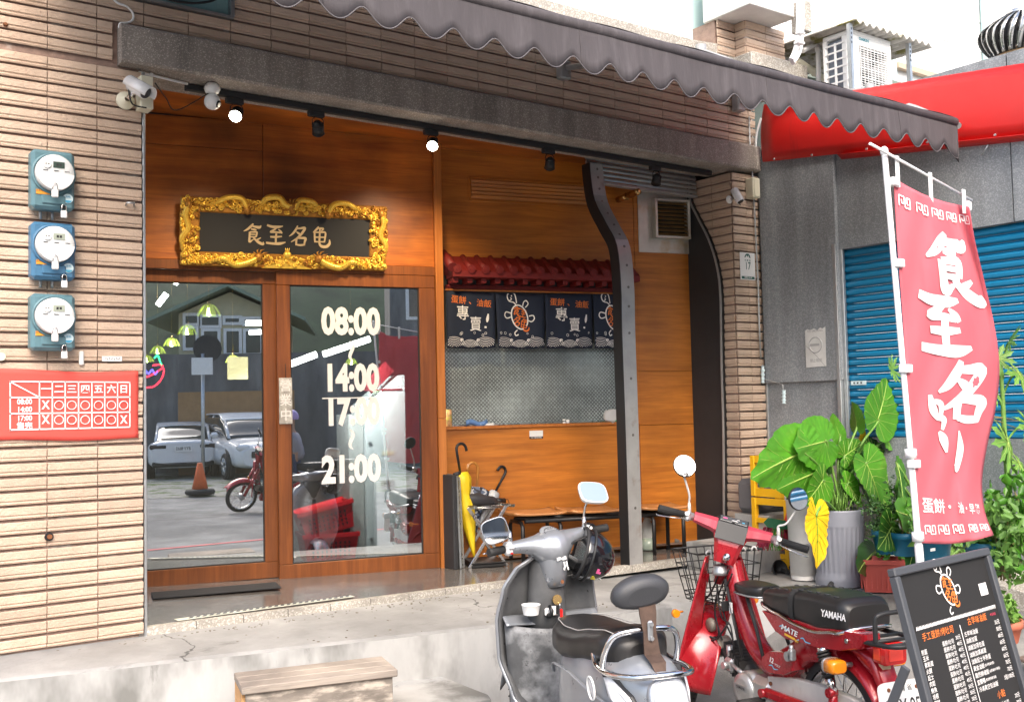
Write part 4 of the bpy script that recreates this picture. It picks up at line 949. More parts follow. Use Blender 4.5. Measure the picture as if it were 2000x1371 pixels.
# noren
nx0, nx1 = bs(866, 600)[0]-.008, bs(1216, 600)[0]+.03
nr = thing('noren_curtain', 'navy noren curtain with turtle emblems, brushed characters and white waves', 'curtain', wp((nx0+nx1)/2, 1.9, B0, .09))
zt_, zb_ = 1.958, 1.535
edges = [nx0, bs(960, 620)[0], bs(1056, 620)[0], bs(1147, 620)[0]+.01, bs(1228, 620)[0]]
m = MB(); m.tube([wp(nx0-.01, zt_+.006, B0, .09), wp(edges[-1], zt_+.006, B0, .09)], .007, 8); m.build('curtain_rod', 'post_wood', nr)
for i in range(4):
    s0, s1 = edges[i], edges[i+1]; wd = s1-s0
    def surf(u, v, off=0, s0=s0, s1=s1, i=i):
        pinch = .010*(1-v)*(1 if i in (0, 1) else .6)
        s = s0+.002+pinch*(0 if i == 0 else 1)+(s1-s0-.004-pinch*(1 if i == 0 else 2))*u
        z = zb_+(zt_-zb_)*v + .004*sin(pi*u)*(1-v)*-1 - .012*sin(pi*min(1, (u*wd+(s0-nx0))/(edges[3]-nx0)))*v
        return wp(s, z, B0, .085+off+.010*sin(u*7+i*2.1)*(1-v)+.004*sin(u*15+i))
    m = MB(); m.shell(14, 10, lambda u, v: surf(u, v), .003); pan = m.build('curtain_panel', 'navy', nr)
    H_ = zt_-zb_
    W_ = lambda x, y: surf(min(1.0, max(0, .5+x/wd)), min(1, max(0, .5+y/H_)), .0035)
    m = MB()
    if i % 2 == 0:
        text(m, '蛋餅', None, .062, 1, .008, 1, warp=lambda x, y: W_(x-wd*.25, y+.145), rot=-.06); text(m, '、', None, .06, 1, .008, 1, warp=lambda x, y: W_(x+.01, y+.14)); text(m, '油飯', None, .060, 1, .008, 1, warp=lambda x, y: W_(x+wd*.27, y+.125), rot=-.08)
        text(m, '專', None, .115, .9, .008, 0, warp=lambda x, y: W_(x-wd*.17, y+.045)); text(m, '賣', None, .115, .9, .008, 0, warp=lambda x, y: W_(x+wd*.10, y-.035))
        stroke(m, [(0, 50, 10), (-6, 10, 22), (-9, -14, 8)], None, 0, 0, W_, 4, .001, (wd*.36, 0)); stroke(m, [(0, 6, 16), (-2, -8, 16)], None, 0, 0, W_, 4, .001, (wd*.31, -.05))
    else:
        turtle(m, None, .215, (-.008, .03), 0, 1, W_, 0)
    # bubbles and waves
    rg = random.Random(i)
    for k in range(5):
        cx_, cy_, r_ = rg.uniform(-.45, .45)*wd, rg.uniform(-.12, -.09), rg.uniform(.006, .011); stroke(m, [(1000*r_*cos(a), 1000*r_*sin(a), 2.6) for a in [2*pi*q/10 for q in range(11)]], None, 0, 0, W_, 1, .001, (cx_, cy_))
    for cxk, rad in ((-.36, .13), (-.02, .10), (.30, .13)):
        for j in range(6):
            r_ = rad*(1-j*.155)*1000; 
            if r_ < 12: break
            arcp = [(r_*.75*cos(a), r_*.62*sin(a), 3.4) for a in [radians(20+140*q/12) for q in range(13)]]
            arcp = [p for p in arcp if abs(cxk*wd*1000+p[0]) < wd*495]
            if len(arcp) > 2: stroke(m, arcp, None, 0, 0, W_, 2, .001, (cxk*wd, -H_/2+.003))
    for q in (-.2, .15):
        for r_ in (14, 8): stroke(m, [(r_*(1-k*.08)*cos(k*.7), r_*(1-k*.08)*sin(k*.7), 4) for k in range(9)], None, 0, 0, W_, 2, .001, (q*wd, -H_/2+.062))
    m.build('curtain_print', ['print_white', 'print_orange'], pan)['kind'] = 'stuff'
# no-smoking plate
s, z = bs(1047, 849); M = frame(wp(s, z, B0, .002), WD, (0, 0, 1)); t = thing('no_smoking_sign', 'small white and black no smoking plate on the wood below the window', 'sign', wp(s, z, B0, .002))
m = MB(); m.box((0, .010, 0), (.112, .045, .003), 0, M); m.build('plate', 'white', t); m = MB(); m.box((0, -.0215, 0), (.112, .016, .003), 0, M); m.build('caption_band', 'print_black', t)
m = MB(); text(m, 'NO SMOKING', M @ Matrix.Translation((0, -.0215, 0)), .0145, 1, .01, off=.0022); m.build('lettering', 'white', t)
# steel vent and brass pipe
va, vb = bs(1243, 358), bs(1347, 497)
vt = thing('extract_vent', 'stainless vent plate with grimy louvres at the upper right of the recess', 'vent', wp((va[0]+vb[0])/2, vb[1], B0))
zt2 = bs(1300, 365)[1]; m = MB(); slab(m, va[0], vb[0]-.0, vb[1], zt2+.10, B0, .014, .01, bev=.003); m.build('plate', 'vent_metal', vt)
la, lb = bs(1275, 395), bs(1336, 465)
m = MB()
for (a, b, c, d) in ((la[0]-.022, la[0], lb[1]-.02, la[1]+.02), (lb[0], lb[0]+.022, lb[1]-.02, la[1]+.02), (la[0], lb[0], la[1], la[1]+.02), (la[0], lb[0], lb[1]-.02, lb[1])): slab(m, a, b, c, d, B0, .075, .062)
m.build('louvre_box', 'vent_metal', vt)
m = MB(); slab(m, la[0], lb[0], lb[1], la[1], B0, .017, .003); m.build('dark_back', 'black', vt)
for k in range(9):
    z = lb[1]+(la[1]-lb[1])*(k+.5)/9; M = frame(wp((la[0]+lb[0])/2, z, B0, .055), WD, (0, 0, 1)) @ Matrix.Rotation(-.75, 4, 'X'); m = MB(); m.box((0, 0, 0), (lb[0]-la[0]-.004, .03, .003), 0, M); m.build('louvre', 'vent_grime', vt)
a_ = wp(bs(1207, 391)[0], bs(1207, 391)[1]-.0, B0, .0); b_ = a_-WN*.30+WD*.02+Vector((0, 0, .01)); t = thing('brass_pipe', 'short brass coloured exhaust pipe sticking out of the wood panel', 'pipe', a_)
m = MB(); m.tube([a_, a_+(b_-a_)*.45], .024, 16); m.tube([a_+(b_-a_)*.45, a_+(b_-a_)*.49], .029, 16); m.tube([a_+(b_-a_)*.49, b_, b_+(b_-a_)*.03, b_+(b_-a_)*.035], [.027, .027, .018, .01], 16); m.build('pipe', 'brass', t)

# ================================================================== bench with three wooden seats
def bpt(px, py, z): return onZ(px, py, z)
be = thing('bench', 'three-seat bench with wooden seats on a black tube frame under the window', 'bench', (4.9, 5.75, -.05))
Zs = .275
c1, c2, c3 = onB(1040, 1001, .23), onB(1150, 996, .23), onB(1283, 990, .23); Zs = (c1.z+c2.z+c3.z)/3
dx = (c3-c1).normalized()
for c_, l, r in ((c1, 985, 1088), (c2, 1091, 1216), (c3, 1217, 1340)):
    a_ = bpt(l+8, 1003, Zs); b_ = bpt(r, 1000, Zs)
    wdt = .40; M = frame(c_, dx, (0, 0, 1).__class__((-dx.y, dx.x, 0)))
    m = MB(); m.shell(10, 8, lambda u, v: ((u-.5)*.415, (v-.5)*.33, -.012+.03*abs(v-.5)**2*2+.012*(abs(u-.5)*2)**4), .018, M=M); m.build('seat', 'seat_wood', be)
m = MB()
for q in (-.10, .10):
    o_ = Vector((-dx.y, dx.x, 0))*q
    m.box(((c1+c3)/2+o_+Vector((0, 0, -.045)))[:], (.001, .001, .001))
    m.tube([c1+o_+Vector((-.12, 0, -.045)), c3+o_+dx*.12+Vector((0, 0, -.045))], .016, 8)
m.build('rail', 'black', be)
for c_, s_ in ((c1, -.13), (c1, .17), (c3, -.10), (c3, .16)):
    m = MB(); o1 = Vector((-dx.y, dx.x, 0)); b_ = c_+dx*s_
    zf = floor_z(b_.x)-Zs+.002
    m.tube([b_+o1*.12+Vector((0, 0, zf)), b_+o1*.12+Vector((0, 0, -.09)), b_+o1*.09+Vector((0, 0, -.06)), b_-o1*.09+Vector((0, 0, -.06)), b_-o1*.12+Vector((0, 0, -.09)), b_-o1*.12+Vector((0, 0, zf))], .015, 8); m.build('leg', 'black', be)

# ================================================================== umbrella stand: folding frame with umbrellas
zf = floor_z(4.1)
A = onZ(917, 1110, zf); B_ = onZ(993, 1105, zf)
dx = (B_-A).normalized(); dy = Vector((-dx.y, dx.x, 0)); wd = (B_-A).length*.98; hz = onF(950, 988, A.y).z-zf
st = thing('umbrella_stand', 'folding aluminium X-frame umbrella stand beside the wooden post', 'umbrella stand', (A+B_)/2)
up3 = Vector((0, 0, 1))
for q in (0, .26):
    for (s0, s1, nudge) in ((0, wd, 0), (wd, 0, .012)):
        m = MB(); a_ = A+dx*s0+dy*(q+nudge); b_ = A+dx*s1+dy*(q+nudge)+up3*hz; d = b_-a_
        M = frame((a_+b_)/2, d, dy); m.box((0, 0, 0), (d.length, .010, .024), 0, M, .003); m.build('leg', 'steel', st)
for s0 in (0, wd): m = MB(); m.box((A+dx*s0+dy*.13+up3*hz)[:], (.02, .30, .02)); m.build('top_bar', 'steel', st)
m = MB(); M = frame(A+dx*wd*.5+dy*.13+up3*.012, dx, dy); m.box((0, 0, 0), (wd*.9, .30, .02), 0, M, .006); m.box((0, 0, .02), (wd*.9, .30, .012), 0, M, .004); m.build('drip_tray', 'black', st)
m = MB(); 
for k in range(4): m.tube([A+dx*.02+dy*(.01+.08*k)+up3*(hz-.01), A+dx*(wd-.02)+dy*(.01+.08*k)+up3*(hz-.01)], .004, 6)
m.build('top_wires', 'steel', st)
def umbrella(name, label, tip, top, hook_dir, matn, hmat, fold_r, crook=.05, hl=.22, rings_n=10, bulge=None):
    t = thing(name, label, 'umbrella', tip, 0, 'umbrellas in the folding stand')
    tip, top = Vector(tip), Vector(top); ax = (top-tip).normalized(); L = (top-tip).length; hd = Vector(hook_dir); hd = (hd-ax*hd.dot(ax)).normalized(); sd_ = ax.cross(hd)
    Lc = L-hl
    m = MB(); rings = []
    n = 20; prof = bulge or [(0, .06), (.15, .35), (.4, .75), (.62, 1), (.74, .72), (.80, .92), (.92, 1.15), (1, .85)]
    for f, r in prof:
        rings.append([tip+ax*(f*Lc)+(hd*cos(2*pi*k/n)+sd_*sin(2*pi*k/n))*(fold_r*r*(1+.16*(-1)**k*min(1, f*3))) for k in range(n)])
    m.loft(rings, 0, True); m.build('canopy', matn, t)
    m = MB(); m.tube([tip-ax*.03, tip+ax*.01], [.004, .006], 8); m.build('ferrule', 'black', t)
    m = MB(); b0_ = tip+ax*Lc; P = [b0_, b0_+ax*(hl-crook*.9)]+[b0_+ax*(hl-crook*.9)+hd*(crook*(1-cos(a)))+ax*(crook*sin(a)) for a in [pi*k/8 for k in range(1, 9)]]; e = P[-1]; P.append(e-ax*crook*.45)
    m.tube(P, [.009]+[.0105]*(len(P)-1), 10); m.build('handle', hmat, t)
    return t
mat('umb_yellow', (.85, .60, .02), .45, var=.12, vscale=12, bump=.2, bscale=18); mat('umb_clear', (.62, .66, .70), .3, trans=.3); mat('umb_black', (.035, .035, .04), .55, bump=.2, bscale=40, var=.3)
wood('honey_wood', (.55, .25, .05), (.42, .16, .03), .25, 'z', 2, .5, .15)
# plaid cloth
pm = mat('umb_plaid', (.10, .13, .20), .7); nt = pm.node_tree; N = nt.nodes.new; g = N('ShaderNodeNewGeometry'); bsdf = nt.nodes['Principled BSDF']
prev = None
for dv, sc, th, colr in (((.8, 0, .6), 26, .72, (.55, .57, .60)), ((-.6, 0, .8), 26, .72, (.55, .57, .60)), ((.8, 0, .6), 13, .80, (.02, .02, .03)), ((-.6, 0, .8), 13, .80, (.02, .02, .03))):
    d_ = N('ShaderNodeVectorMath'); d_.operation = 'DOT_PRODUCT'; nt.links.new(g.outputs['Position'], d_.inputs[0]); d_.inputs[1].default_value = dv
    a1 = N('ShaderNodeMath'); a1.operation = 'MULTIPLY'; nt.links.new(d_.outputs['Value'], a1.inputs[0]); a1.inputs[1].default_value = sc
    a2 = N('ShaderNodeMath'); a2.operation = 'FRACT'; nt.links.new(a1.outputs[0], a2.inputs[0]); a3 = N('ShaderNodeMath'); a3.operation = 'GREATER_THAN'; nt.links.new(a2.outputs[0], a3.inputs[0]); a3.inputs[1].default_value = th
    x = N('ShaderNodeMix'); x.data_type = 'RGBA'; nt.links.new(a3.outputs[0], x.inputs[0]); x.inputs[7].default_value = (*colr, 1)
    if prev is None: x.inputs[6].default_value = (.10, .13, .20, 1)
    else: nt.links.new(prev, x.inputs[6])
    prev = x.outputs[2]
nt.links.new(prev, bsdf.inputs['Base Color'])
yq = A.y+.10
umbrella('umbrella', 'closed yellow umbrella with black crook handle, leaning upright in the stand', onF(927, 1092, yq-.02), onF(890, 869, yq+.06), (1, 0, 0), 'umb_yellow', 'black', .055, .042, .20)
umbrella('umbrella', 'blue plaid umbrella with curved wooden handle, hanging behind the yellow one', onF(925, 1050, yq+.10), onF(934, 905, yq+.10), (-1, 0, .1), 'umb_plaid', 'honey_wood', .075, .045, .17, bulge=[(0, .1), (.2, .35), (.5, .55), (.75, .95), (.92, 1.1), (1, .5)])
umbrella('umbrella', 'pale clear umbrella with black crook handle leaning right', onF(925, 1040, yq+.14), onF(990, 918, yq+.14), (-1, 0, 0), 'umb_clear', 'black', .035, .036, .19)
fb = onF(912, 975, yq+.0); fe = onF(985, 978, yq+.04)
t = thing('folded_umbrella', 'small black folding umbrella lying across the top of the stand', 'umbrella', fb)
m = MB(); P = [fb+(fe-fb)*f for f in (0, .06, .3, .5, .7, .78)]; n = 16
m.tube(P, [.018, .040, .046, .038, .030, .018], 14); rg = random.Random(9); m.v = [tuple(Vector(v)+Vector((rg.uniform(-1, 1), rg.uniform(-1, 1), rg.uniform(-1, 1)))*.006) for v in m.v]; m.build('canopy', 'umb_black', t)
m = MB(); m.tube([fb+(fe-fb)*.76, fb+(fe-fb)*1.0], [.019, .021], 12); m.tube(crom([fe, fe+Vector((.03, 0, .01)), fe+Vector((.05, 0, -.04))], 4), .003, 5); m.build('handle', 'black', t)
# folded chairs/ladder against the post
lx0 = onZ(880, 1108, floor_z(4)); t = thing('folding_table', 'folded grey metal table standing on edge against the wooden post', 'folding table', lx0)
zt3 = onF(885, 925, lx0.y).z
for k, (px, mt_, w) in enumerate(((877, 'dark_panel', .036), (886, 'galv', .018), (891, 'steel', .016), (896, 'galv', .016))):
    q = onF(px, 1108-k*.5, lx0.y-.02+.0*k); hgt = (zt3-floor_z(4))*(1 if k < 3 else .97)
    m = MB(); M = Matrix.Translation((q.x, lx0.y+.06, floor_z(4)+hgt/2)) @ Matrix.Rotation(-.035 if k else 0, 4, 'Y'); m.box((0, 0, 0), (w, .36-.03*k, hgt), 0, M, .006); m.build('tabletop' if k == 0 else 'folded_leg', mt_, t)
m = MB(); m.tube([(lx0.x-.02, lx0.y-.10, zt3+.0), (lx0.x+.03, lx0.y-.10, zt3+.01)], .014, 10); m.build('handle_bar', 'dark_panel', t)

# jug and rag roll under the bench
zf = floor_z(5.6); q = onZ(1265, 1074, zf); t = thing('plastic_jug', 'translucent plastic jug of greenish liquid under the bench', 'jug', q)
mat('jug_plastic', (.62, .63, .60), .3, trans=.35); mat('jug_liquid', (.30, .36, .30), .2)
m = MB(); M = Matrix.Translation(q); m.lathe([(.058, .005), (.062, .02), (.062, .10)], 20, 0, M, cap=True); m.build('liquid', 'jug_liquid', t)
m = MB(); m.lathe([(.0625, .10), (.0625, .155), (.050, .19), (.028, .225), (.022, .245), (.024, .25), (.024, .268), (.001, .268)], 20, 0, M); m.tube(crom([q+Vector((.022, 0, .235)), q+Vector((.066, 0, .225)), q+Vector((.068, 0, .165)), q+Vector((.054, 0, .15))], 4), .010, 8); m.build('jug_body', 'jug_plastic', t)
q = onZ(1318, 1062, floor_z(5.8)); t = thing('cloth_roll', 'bundle of rolled mats wrapped in orange scaly cloth under the bench', 'bundle', q)
mat('orange_cloth', (.62, .26, .05), .8, var=.5, vscale=30, bump=.8, bscale=40); mat('grey_felt', (.15, .145, .14), .9, var=.2)
m = MB(); m.tube(crom([q+Vector((-.10, .05, .10)), q+Vector((-.02, .06, .115)), q+Vector((.10, .05, .11)), q+Vector((.17, .03, .10))], 4), .06, 14); m.tube(crom([q+Vector((-.12, -.02, .04)), q+Vector((.0, 0, .045)), q+Vector((.16, 0, .04))], 4), .05, 14); rg = random.Random(4); m.v = [tuple(Vector(v)+Vector((rg.uniform(-1, 1), rg.uniform(-1, 1), rg.uniform(-1, 1)))*.010) for v in m.v]; m.build('cloth', 'orange_cloth', t)
for k in range(2): m = MB(); m.tube([q+Vector((-.11, -.09, .045+.06*k)), q+Vector((.22, -.13, .035+.05*k))], .030-.008*k, 12); m.build('mat_roll', 'grey_felt', t)

# floor strip with stripes, door mat
t = thing('drain_strip', 'narrow pale metal strip with dark diagonal slots on the granite floor', 'floor strip', (2.3, 5.63, .0))
a_, b_ = onZ(345, 1213, .0), onZ(690, 1166, -.015); d = (b_-a_); M = frame((a_+b_)/2+Vector((0, .01, .006)), d, Vector((0, 1, 0))); L = d.length
m = MB(); m.box((0, 0, 0), (L, .05, .004), 0, M, .001); m.build('strip', mat('strip_metal', (.55, .56, .47), .5, var=.2), t)
for k in range(26):
    x = -L/2+.06+(L-.1)*k/25.5; m = MB(); m.add([(x, -.019, .0032), (x+.022, -.019, .0032), (x+.046, .019, .0032), (x+.024, .019, .0032)], [(0, 1, 2, 3)], 0, False, M); m.build('slot', 'black', t)
a_, b_ = onZ(300, 1163, 0), onZ(535, 1143, 0); m = MB(); M = frame((a_+b_)/2+Vector((.0, -.03, .005)), WD, WN); m.box((0, 0, 0), (.76, .22, .010), 0, M, .004); tag(m.build('door_mat', mat('mat_black', (.03, .03, .032), .9, bump=.6, bscale=220)), 'dark door mat in front of the left sliding door', 'door mat')

# wooden step box in front of the terrace
a_ = onZ(472, 1342, -.105); b_ = onZ(777, 1306, -.105); c_ = onZ(745, 1280, -.105); d_ = onZ(455, 1310, -.105)
ux = (b_-a_).normalized(); uy = Vector((-ux.y, ux.x, 0)); L = (b_-a_).length; dep = .29
sb = thing('wooden_step', 'weathered two-tier wooden step standing against the terrace wall', 'step', a_)
for k in range(3):
    m = MB(); w = dep/3; M = frame(a_+ux*L/2+uy*(w*(k+.5))+Vector((0, 0, -.018)), ux, uy); m.box((0, 0, 0), (L, w-.003, .034), 0, M, .004); m.build('plank', 'grey_wood', sb)
m = MB(); M = frame(a_+ux*(L/2)+uy*.03+Vector((0, 0, -.105)), ux, (0, 0, 1)); m.box((0, 0, 0), (L-.04, .138, .02), 0, M, .002); m.build('front_board', mat('stained_board', (.20, .175, .15), .85, var=.4, vscale=7, col2=(.45, .40, .34), c2scale=9, stretch=(1, 1, 3)), sb)
for s in (.012, L-.03): m = MB(); M = frame(a_+ux*s+uy*(dep/2+.02)+Vector((0, 0, -.32)), uy, (0, 0, 1)); m.box((0, 0, 0), (dep-.05, .56, .018), 0, M, .002); m.build('side_board', 'raw_wood', sb)
for k in range(2):
    m = MB(); w = .125; M = frame(a_+ux*L/2-uy*(w*(k+.5)-.018)+Vector((0, 0, -.198)), ux, uy); m.box((0, 0, 0), (L+.02, w-.003, .03), 0, M, .004); m.build('plank', 'grey_wood', sb)
m = MB(); M = frame(a_+ux*L/2-uy*.20+Vector((0, 0, -.385)), ux, (0, 0, 1)); m.box((0, 0, 0), (L-.04, .33, .02), 0, M, .002); m.build('front_board', 'stained_board', sb)
# ================================================================== upper storey of the shop
us = thing('upper_facade', 'white upper storey with a pale window above the awning', 'building', (2.5, 5.8, 3.73))
m = MB(); m.box((2.5, 5.86, 5.4), (7.7, .30, 3.34)); m.build('wall', 'white_wall', us)
m = MB(); rings = []
for i in range(31):
    x = -1.2+7.45*i/30; rings.append([(x, 5.44, 3.74), (x, 5.44, 3.86+.02*(x > 6)), (x, 5.66, 3.92), (x, 5.66, 3.74)])
m.loft(rings, 0, False); m.build('stone_band', 'pale_stone', us)
wa, wb = onF(1120, 0, 5.70), onF(1415, 88, 5.70)
m = MB(); x0, x1, z0 = 3.6, wb.x, wb.z-.05
for (a, b, c, d) in ((x0, x1, z0-.05, z0), (x1-.05, x1, z0, 5.6)): m.box(((a+b)/2, 5.69, (c+d)/2), (b-a, .06, d-c), bev=.004)
m.build('window_frame', 'white', us)
m = MB(); m.box(((x0+x1-.05)/2, 5.70, (z0+5.6)/2), (x1-.05-x0, .015, 5.6-z0)); m.build('pane', 'teal_pane', us)
# tiled pier block with a stone slab over it
pb = thing('upper_pier', 'short tan tiled pier between two pale stone slabs at the upper right', 'wall', (6.7, 5.3, 3.8))
yA = 5.30
xl, xr = onF(1461, 70, yA).x, onF(1537, 90, yA).x
ztop = onF(1461, 38, yA).z; zbot = onF(1461, 104, yA).z
m = MB(); m.box(((xl+xr)/2, yA+.34, (zbot+ztop)/2), (xr-xl-.01, .62, ztop-zbot)); m.build('mortar_bed', 'mortar', pb)
nrow = max(4, round((ztop-zbot)/.07)); ph_ = (ztop-zbot)/nrow
for r in range(nrow):
    z = zbot+ph_*r+.006
    wtile = (xr-xl-.012)/2
    for k in range(2): lay(pb, (xl+.003+k*(wtile+.006), yA+.03), FX, FNR, wtile, z)
    lay(pb, (xl+.006, yA+.03+.10), (0, -1, 0), (-1, 0, 0), .098, z)
    lay(pb, (xl-.20, yA+.14), FX, FNR, .196, z); lay(pb, (xr+.0, yA+.16), FX, FNR, .15, z)
for a_, b_ in ((xl-.10, .20), (xr+.07, .15)): m = MB(); m.box((a_, yA+.33, (zbot+ztop)/2), (b_, .34, ztop-zbot)); m.build('mortar_bed', 'mortar', pb)
m = MB(); q = onF(1577, 140, yA-.06)
m.box(((xl-.02+q.x)/2, yA+.16, zbot-.10), (q.x-xl+.04, .44, .20), bev=.012); m.build('stone_band', 'pale_stone', pb)
sl_ = onF(1465, 15, yA-.22); sr_ = onF(1556, 50, yA-.22); 
m = MB(); m.box(((sl_.x+sr_.x)/2, yA+.02, ztop+.20), (sr_.x-sl_.x, .48, .40), bev=.006); m.build('concrete_slab', mat('slab_white', (.70, .69, .66), .8, var=.12, vscale=6, bump=.3, bscale=70), pb)
m = MB(); m.box(((sl_.x+sr_.x)/2, yA-.0, ztop+1.2), (sr_.x-sl_.x-.02, .40, 1.598)); m.build('white_face', 'white_wall', pb)
# pale panelled building behind
bb = thing('panelled_building', 'bright white building clad in wide horizontal panels behind the air conditioner', 'building', (12, 7.8, 3))
YB = 7.6
m = MB(); m.box((14, YB+.3, 5.5), (17, .5, 9)); m.build('wall', 'white_wall', bb)
for k in range(11):
    m = MB(); z = 2.95+k*.42
    m.box((14, YB+.03, z+.207), (16.8, .04, .412), bev=.004); m.build('wall_panel', 'white_wall', bb)
for px in (1575+10, 1672, 1735+4):
    x = onF(px, 20, YB-.02).x; m = MB(); m.box((x, YB-.02, 5.6), (.10, .05, 5.0)); m.build('frame_post', 'teal_pane' if px != 1672 else 'white', bb)
x = onF(1923, 60, YB-.04).x; m = MB(); m.tube([(x, YB-.05, 2.5), (x, YB-.05, 8)], .055, 10); m.build('drain_pipe', mat('pipe_teal', (.42, .58, .58), .4), bb)
a_ = onF(1770, 128, YB-.05); b_ = onF(1845, 158, YB-.05); m = MB(); m.box(((a_.x+b_.x)/2+.6, YB-.03, a_.z-.03), (b_.x-a_.x+1.6, .08, .07)); m.build('window_lintel', mat('tan_trim', (.55, .42, .30), .6), bb)
# grey-green wall under the canopy, behind the pipes
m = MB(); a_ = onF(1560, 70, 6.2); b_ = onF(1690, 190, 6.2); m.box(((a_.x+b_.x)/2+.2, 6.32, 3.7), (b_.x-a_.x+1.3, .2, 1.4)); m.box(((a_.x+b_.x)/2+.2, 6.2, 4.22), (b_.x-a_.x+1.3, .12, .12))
tag(m.build('annex_back_wall', 'grey_green'), 'grey-green wall behind the outdoor unit and white pipes', 'wall')
# pvc pipes
pp = lambda L, y=5.15: [onF(a, b, y) for a, b in L]
t = thing('drain_pipe', 'pair of white plastic pipes bending down past the tiled upper pier', 'pipe', onF(1560, 60, 5.0))
m = MB(); m.tube(crom(pp([(1560, -30), (1560, 30), (1558, 75), (1553, 100), (1545, 118)], 4.9), 4), .020, 10); m.build('pipe', 'white_gloss', t)
m = MB(); m.tube(crom(pp([(1567, -30), (1567, 30), (1565, 80), (1560, 105), (1548, 124)], 4.92), 4), .018, 10); m.build('pipe', 'white_gloss', t)
m = MB(); p_ = onF(1561, 85, 4.88); m.box(tuple(p_), (.075, .05, .02), bev=.004); p_ = onF(1563, 66, 4.88); m.box(tuple(p_), (.06, .05, .016), bev=.004); m.build('pipe_clip', 'white', t)
m = MB(); m.tube(pp([(1568, 100), (1590, 88), (1596, 90), (1598, 100), (1599, 170)], 5.2), .020, 10); m.cyl(onF(1598, 92, 5.2), onF(1598, 101, 5.2), .027, n=12); tag(m.build('white_pipe', 'white_gloss'), 'white elbow pipe standing left of the outdoor unit', 'pipe')
m = MB(); m.tube(pp([(1555, 118), (1580, 135), (1612, 155), (1640, 170)], 5.3), .030, 10); tag(m.build('insulated_pipe', 'cream'), 'cream insulated refrigerant pipe sloping down behind the awning', 'pipe')
p_ = onF(1568, 30, 5.0); m = MB(); m.box((p_.x+.045, 5.05, p_.z), (.10, .12, .24), bev=.006); tag(m.build('wall_bracket', 'pale_stone'), 'grey concrete bracket block beside the white pipes', 'bracket')
# outdoor air conditioner
ya = 4.787; A0 = onX(1660, 48, 6.8); x0 = 6.8; z1 = A0.z-.03; z0 = onX(1666, 186, 6.8).z-.04; x1 = onF(1741, 110, ya).x; yb2 = onX(1607, 110, 6.8).y
ac = thing('air_conditioner', 'white outdoor air conditioner unit with wire grille under a corrugated cover', 'air conditioner', ((x0+x1)/2, (ya+yb2)/2, z0))
xc, yc, zc_ = (x0+x1)/2, (ya+yb2)/2, (z0+z1)/2; w, d, h = x1-x0, yb2-ya, z1-z0
m = MB(); m.box((xc, yc, z1-.02), (w, d, .04), bev=.008); m.box((xc, yc, z0+.02), (w, d, .04), bev=.008)
m.box((x0+.055, ya+.012, zc_), (.11, .024, h-.081), bev=.004); m.box((x1-.03, yc, zc_), (.06, d-.004, h-.081), bev=.004)
m.box((xc, ya+.012, z1-.075), (w-.004, .02, .07)); m.box((x0+.01, yb2-.02, zc_), (.02, .035, h-.081)); m.box((x0+.006, ya+.045, zc_), (.012, .07, h-.081)); m.build('casing', 'white', ac)
m = MB(); m.box((xc+.03, (ya+.075+yb2-.03)/2, zc_), (w-.12, yb2-.03-ya-.075, h-.10)); m.build('shade_core', 'black', ac)  # black block stands in for the shade inside the casing
m = MB(); m.box((x0+.06, yc, zc_), (.06, d-.05, h-.1)); m.build('cooling_fins', mat('fins', (.22, .25, .30), .5, .5), ac)
m = MB()
for k in range(8): z = z0+.05+(h-.14)*k/7; m.box((x0-.002, yc, z), (.010, d-.03, .012))
for f in (.05, .5, .95): m.box((x0-.004, ya+d*f*.85+.03, zc_-.02), (.010, .016, h-.12))
m.build('side_grid', 'white', ac)
m = MB()
for k in range(22): z = z0+.05+(h-.165)*k/21; m.box((xc+.035, ya-.004, z), (w-.15, .004, .0034 if k % 4 else .008))
for k in range(9): m.box((x0+.12+(w-.17)*k/8, ya-.001, zc_-.03), (.004, .005, h-.16))
m.build('fan_grille', 'white', ac)
m = MB(); Mf = frame((xc+.05, ya+.04, zc_-.02), (1, 0, 0), (0, 0, 1)); m.lathe([(.235, 0), (.235, .03), (.225, .03), (.225, 0)], 32, 0, Mf); m.cyl((xc+.05, ya+.06, zc_-.02), (xc+.05, ya+.02, zc_-.02), .05, n=16)
for k in range(3):
    a = 2*pi*k/3; m.shell(5, 4, lambda u, v: ((xc+.05)+(.05+.16*u)*cos(a+v*1.1-u*.4), ya+.03+.05*v, zc_-.02+(.05+.16*u)*sin(a+v*1.1-u*.4)), .003)
m.build('fan', mat('fan_grey', (.25, .25, .25), .6), ac)
m = MB(); text(m, 'DAIKIN', FM((x0+.17, ya-.0005, z1-.062)), .034, 1.1, .025); m.build('brand_print', mat('teal_print', (.03, .25, .32), .5), ac)
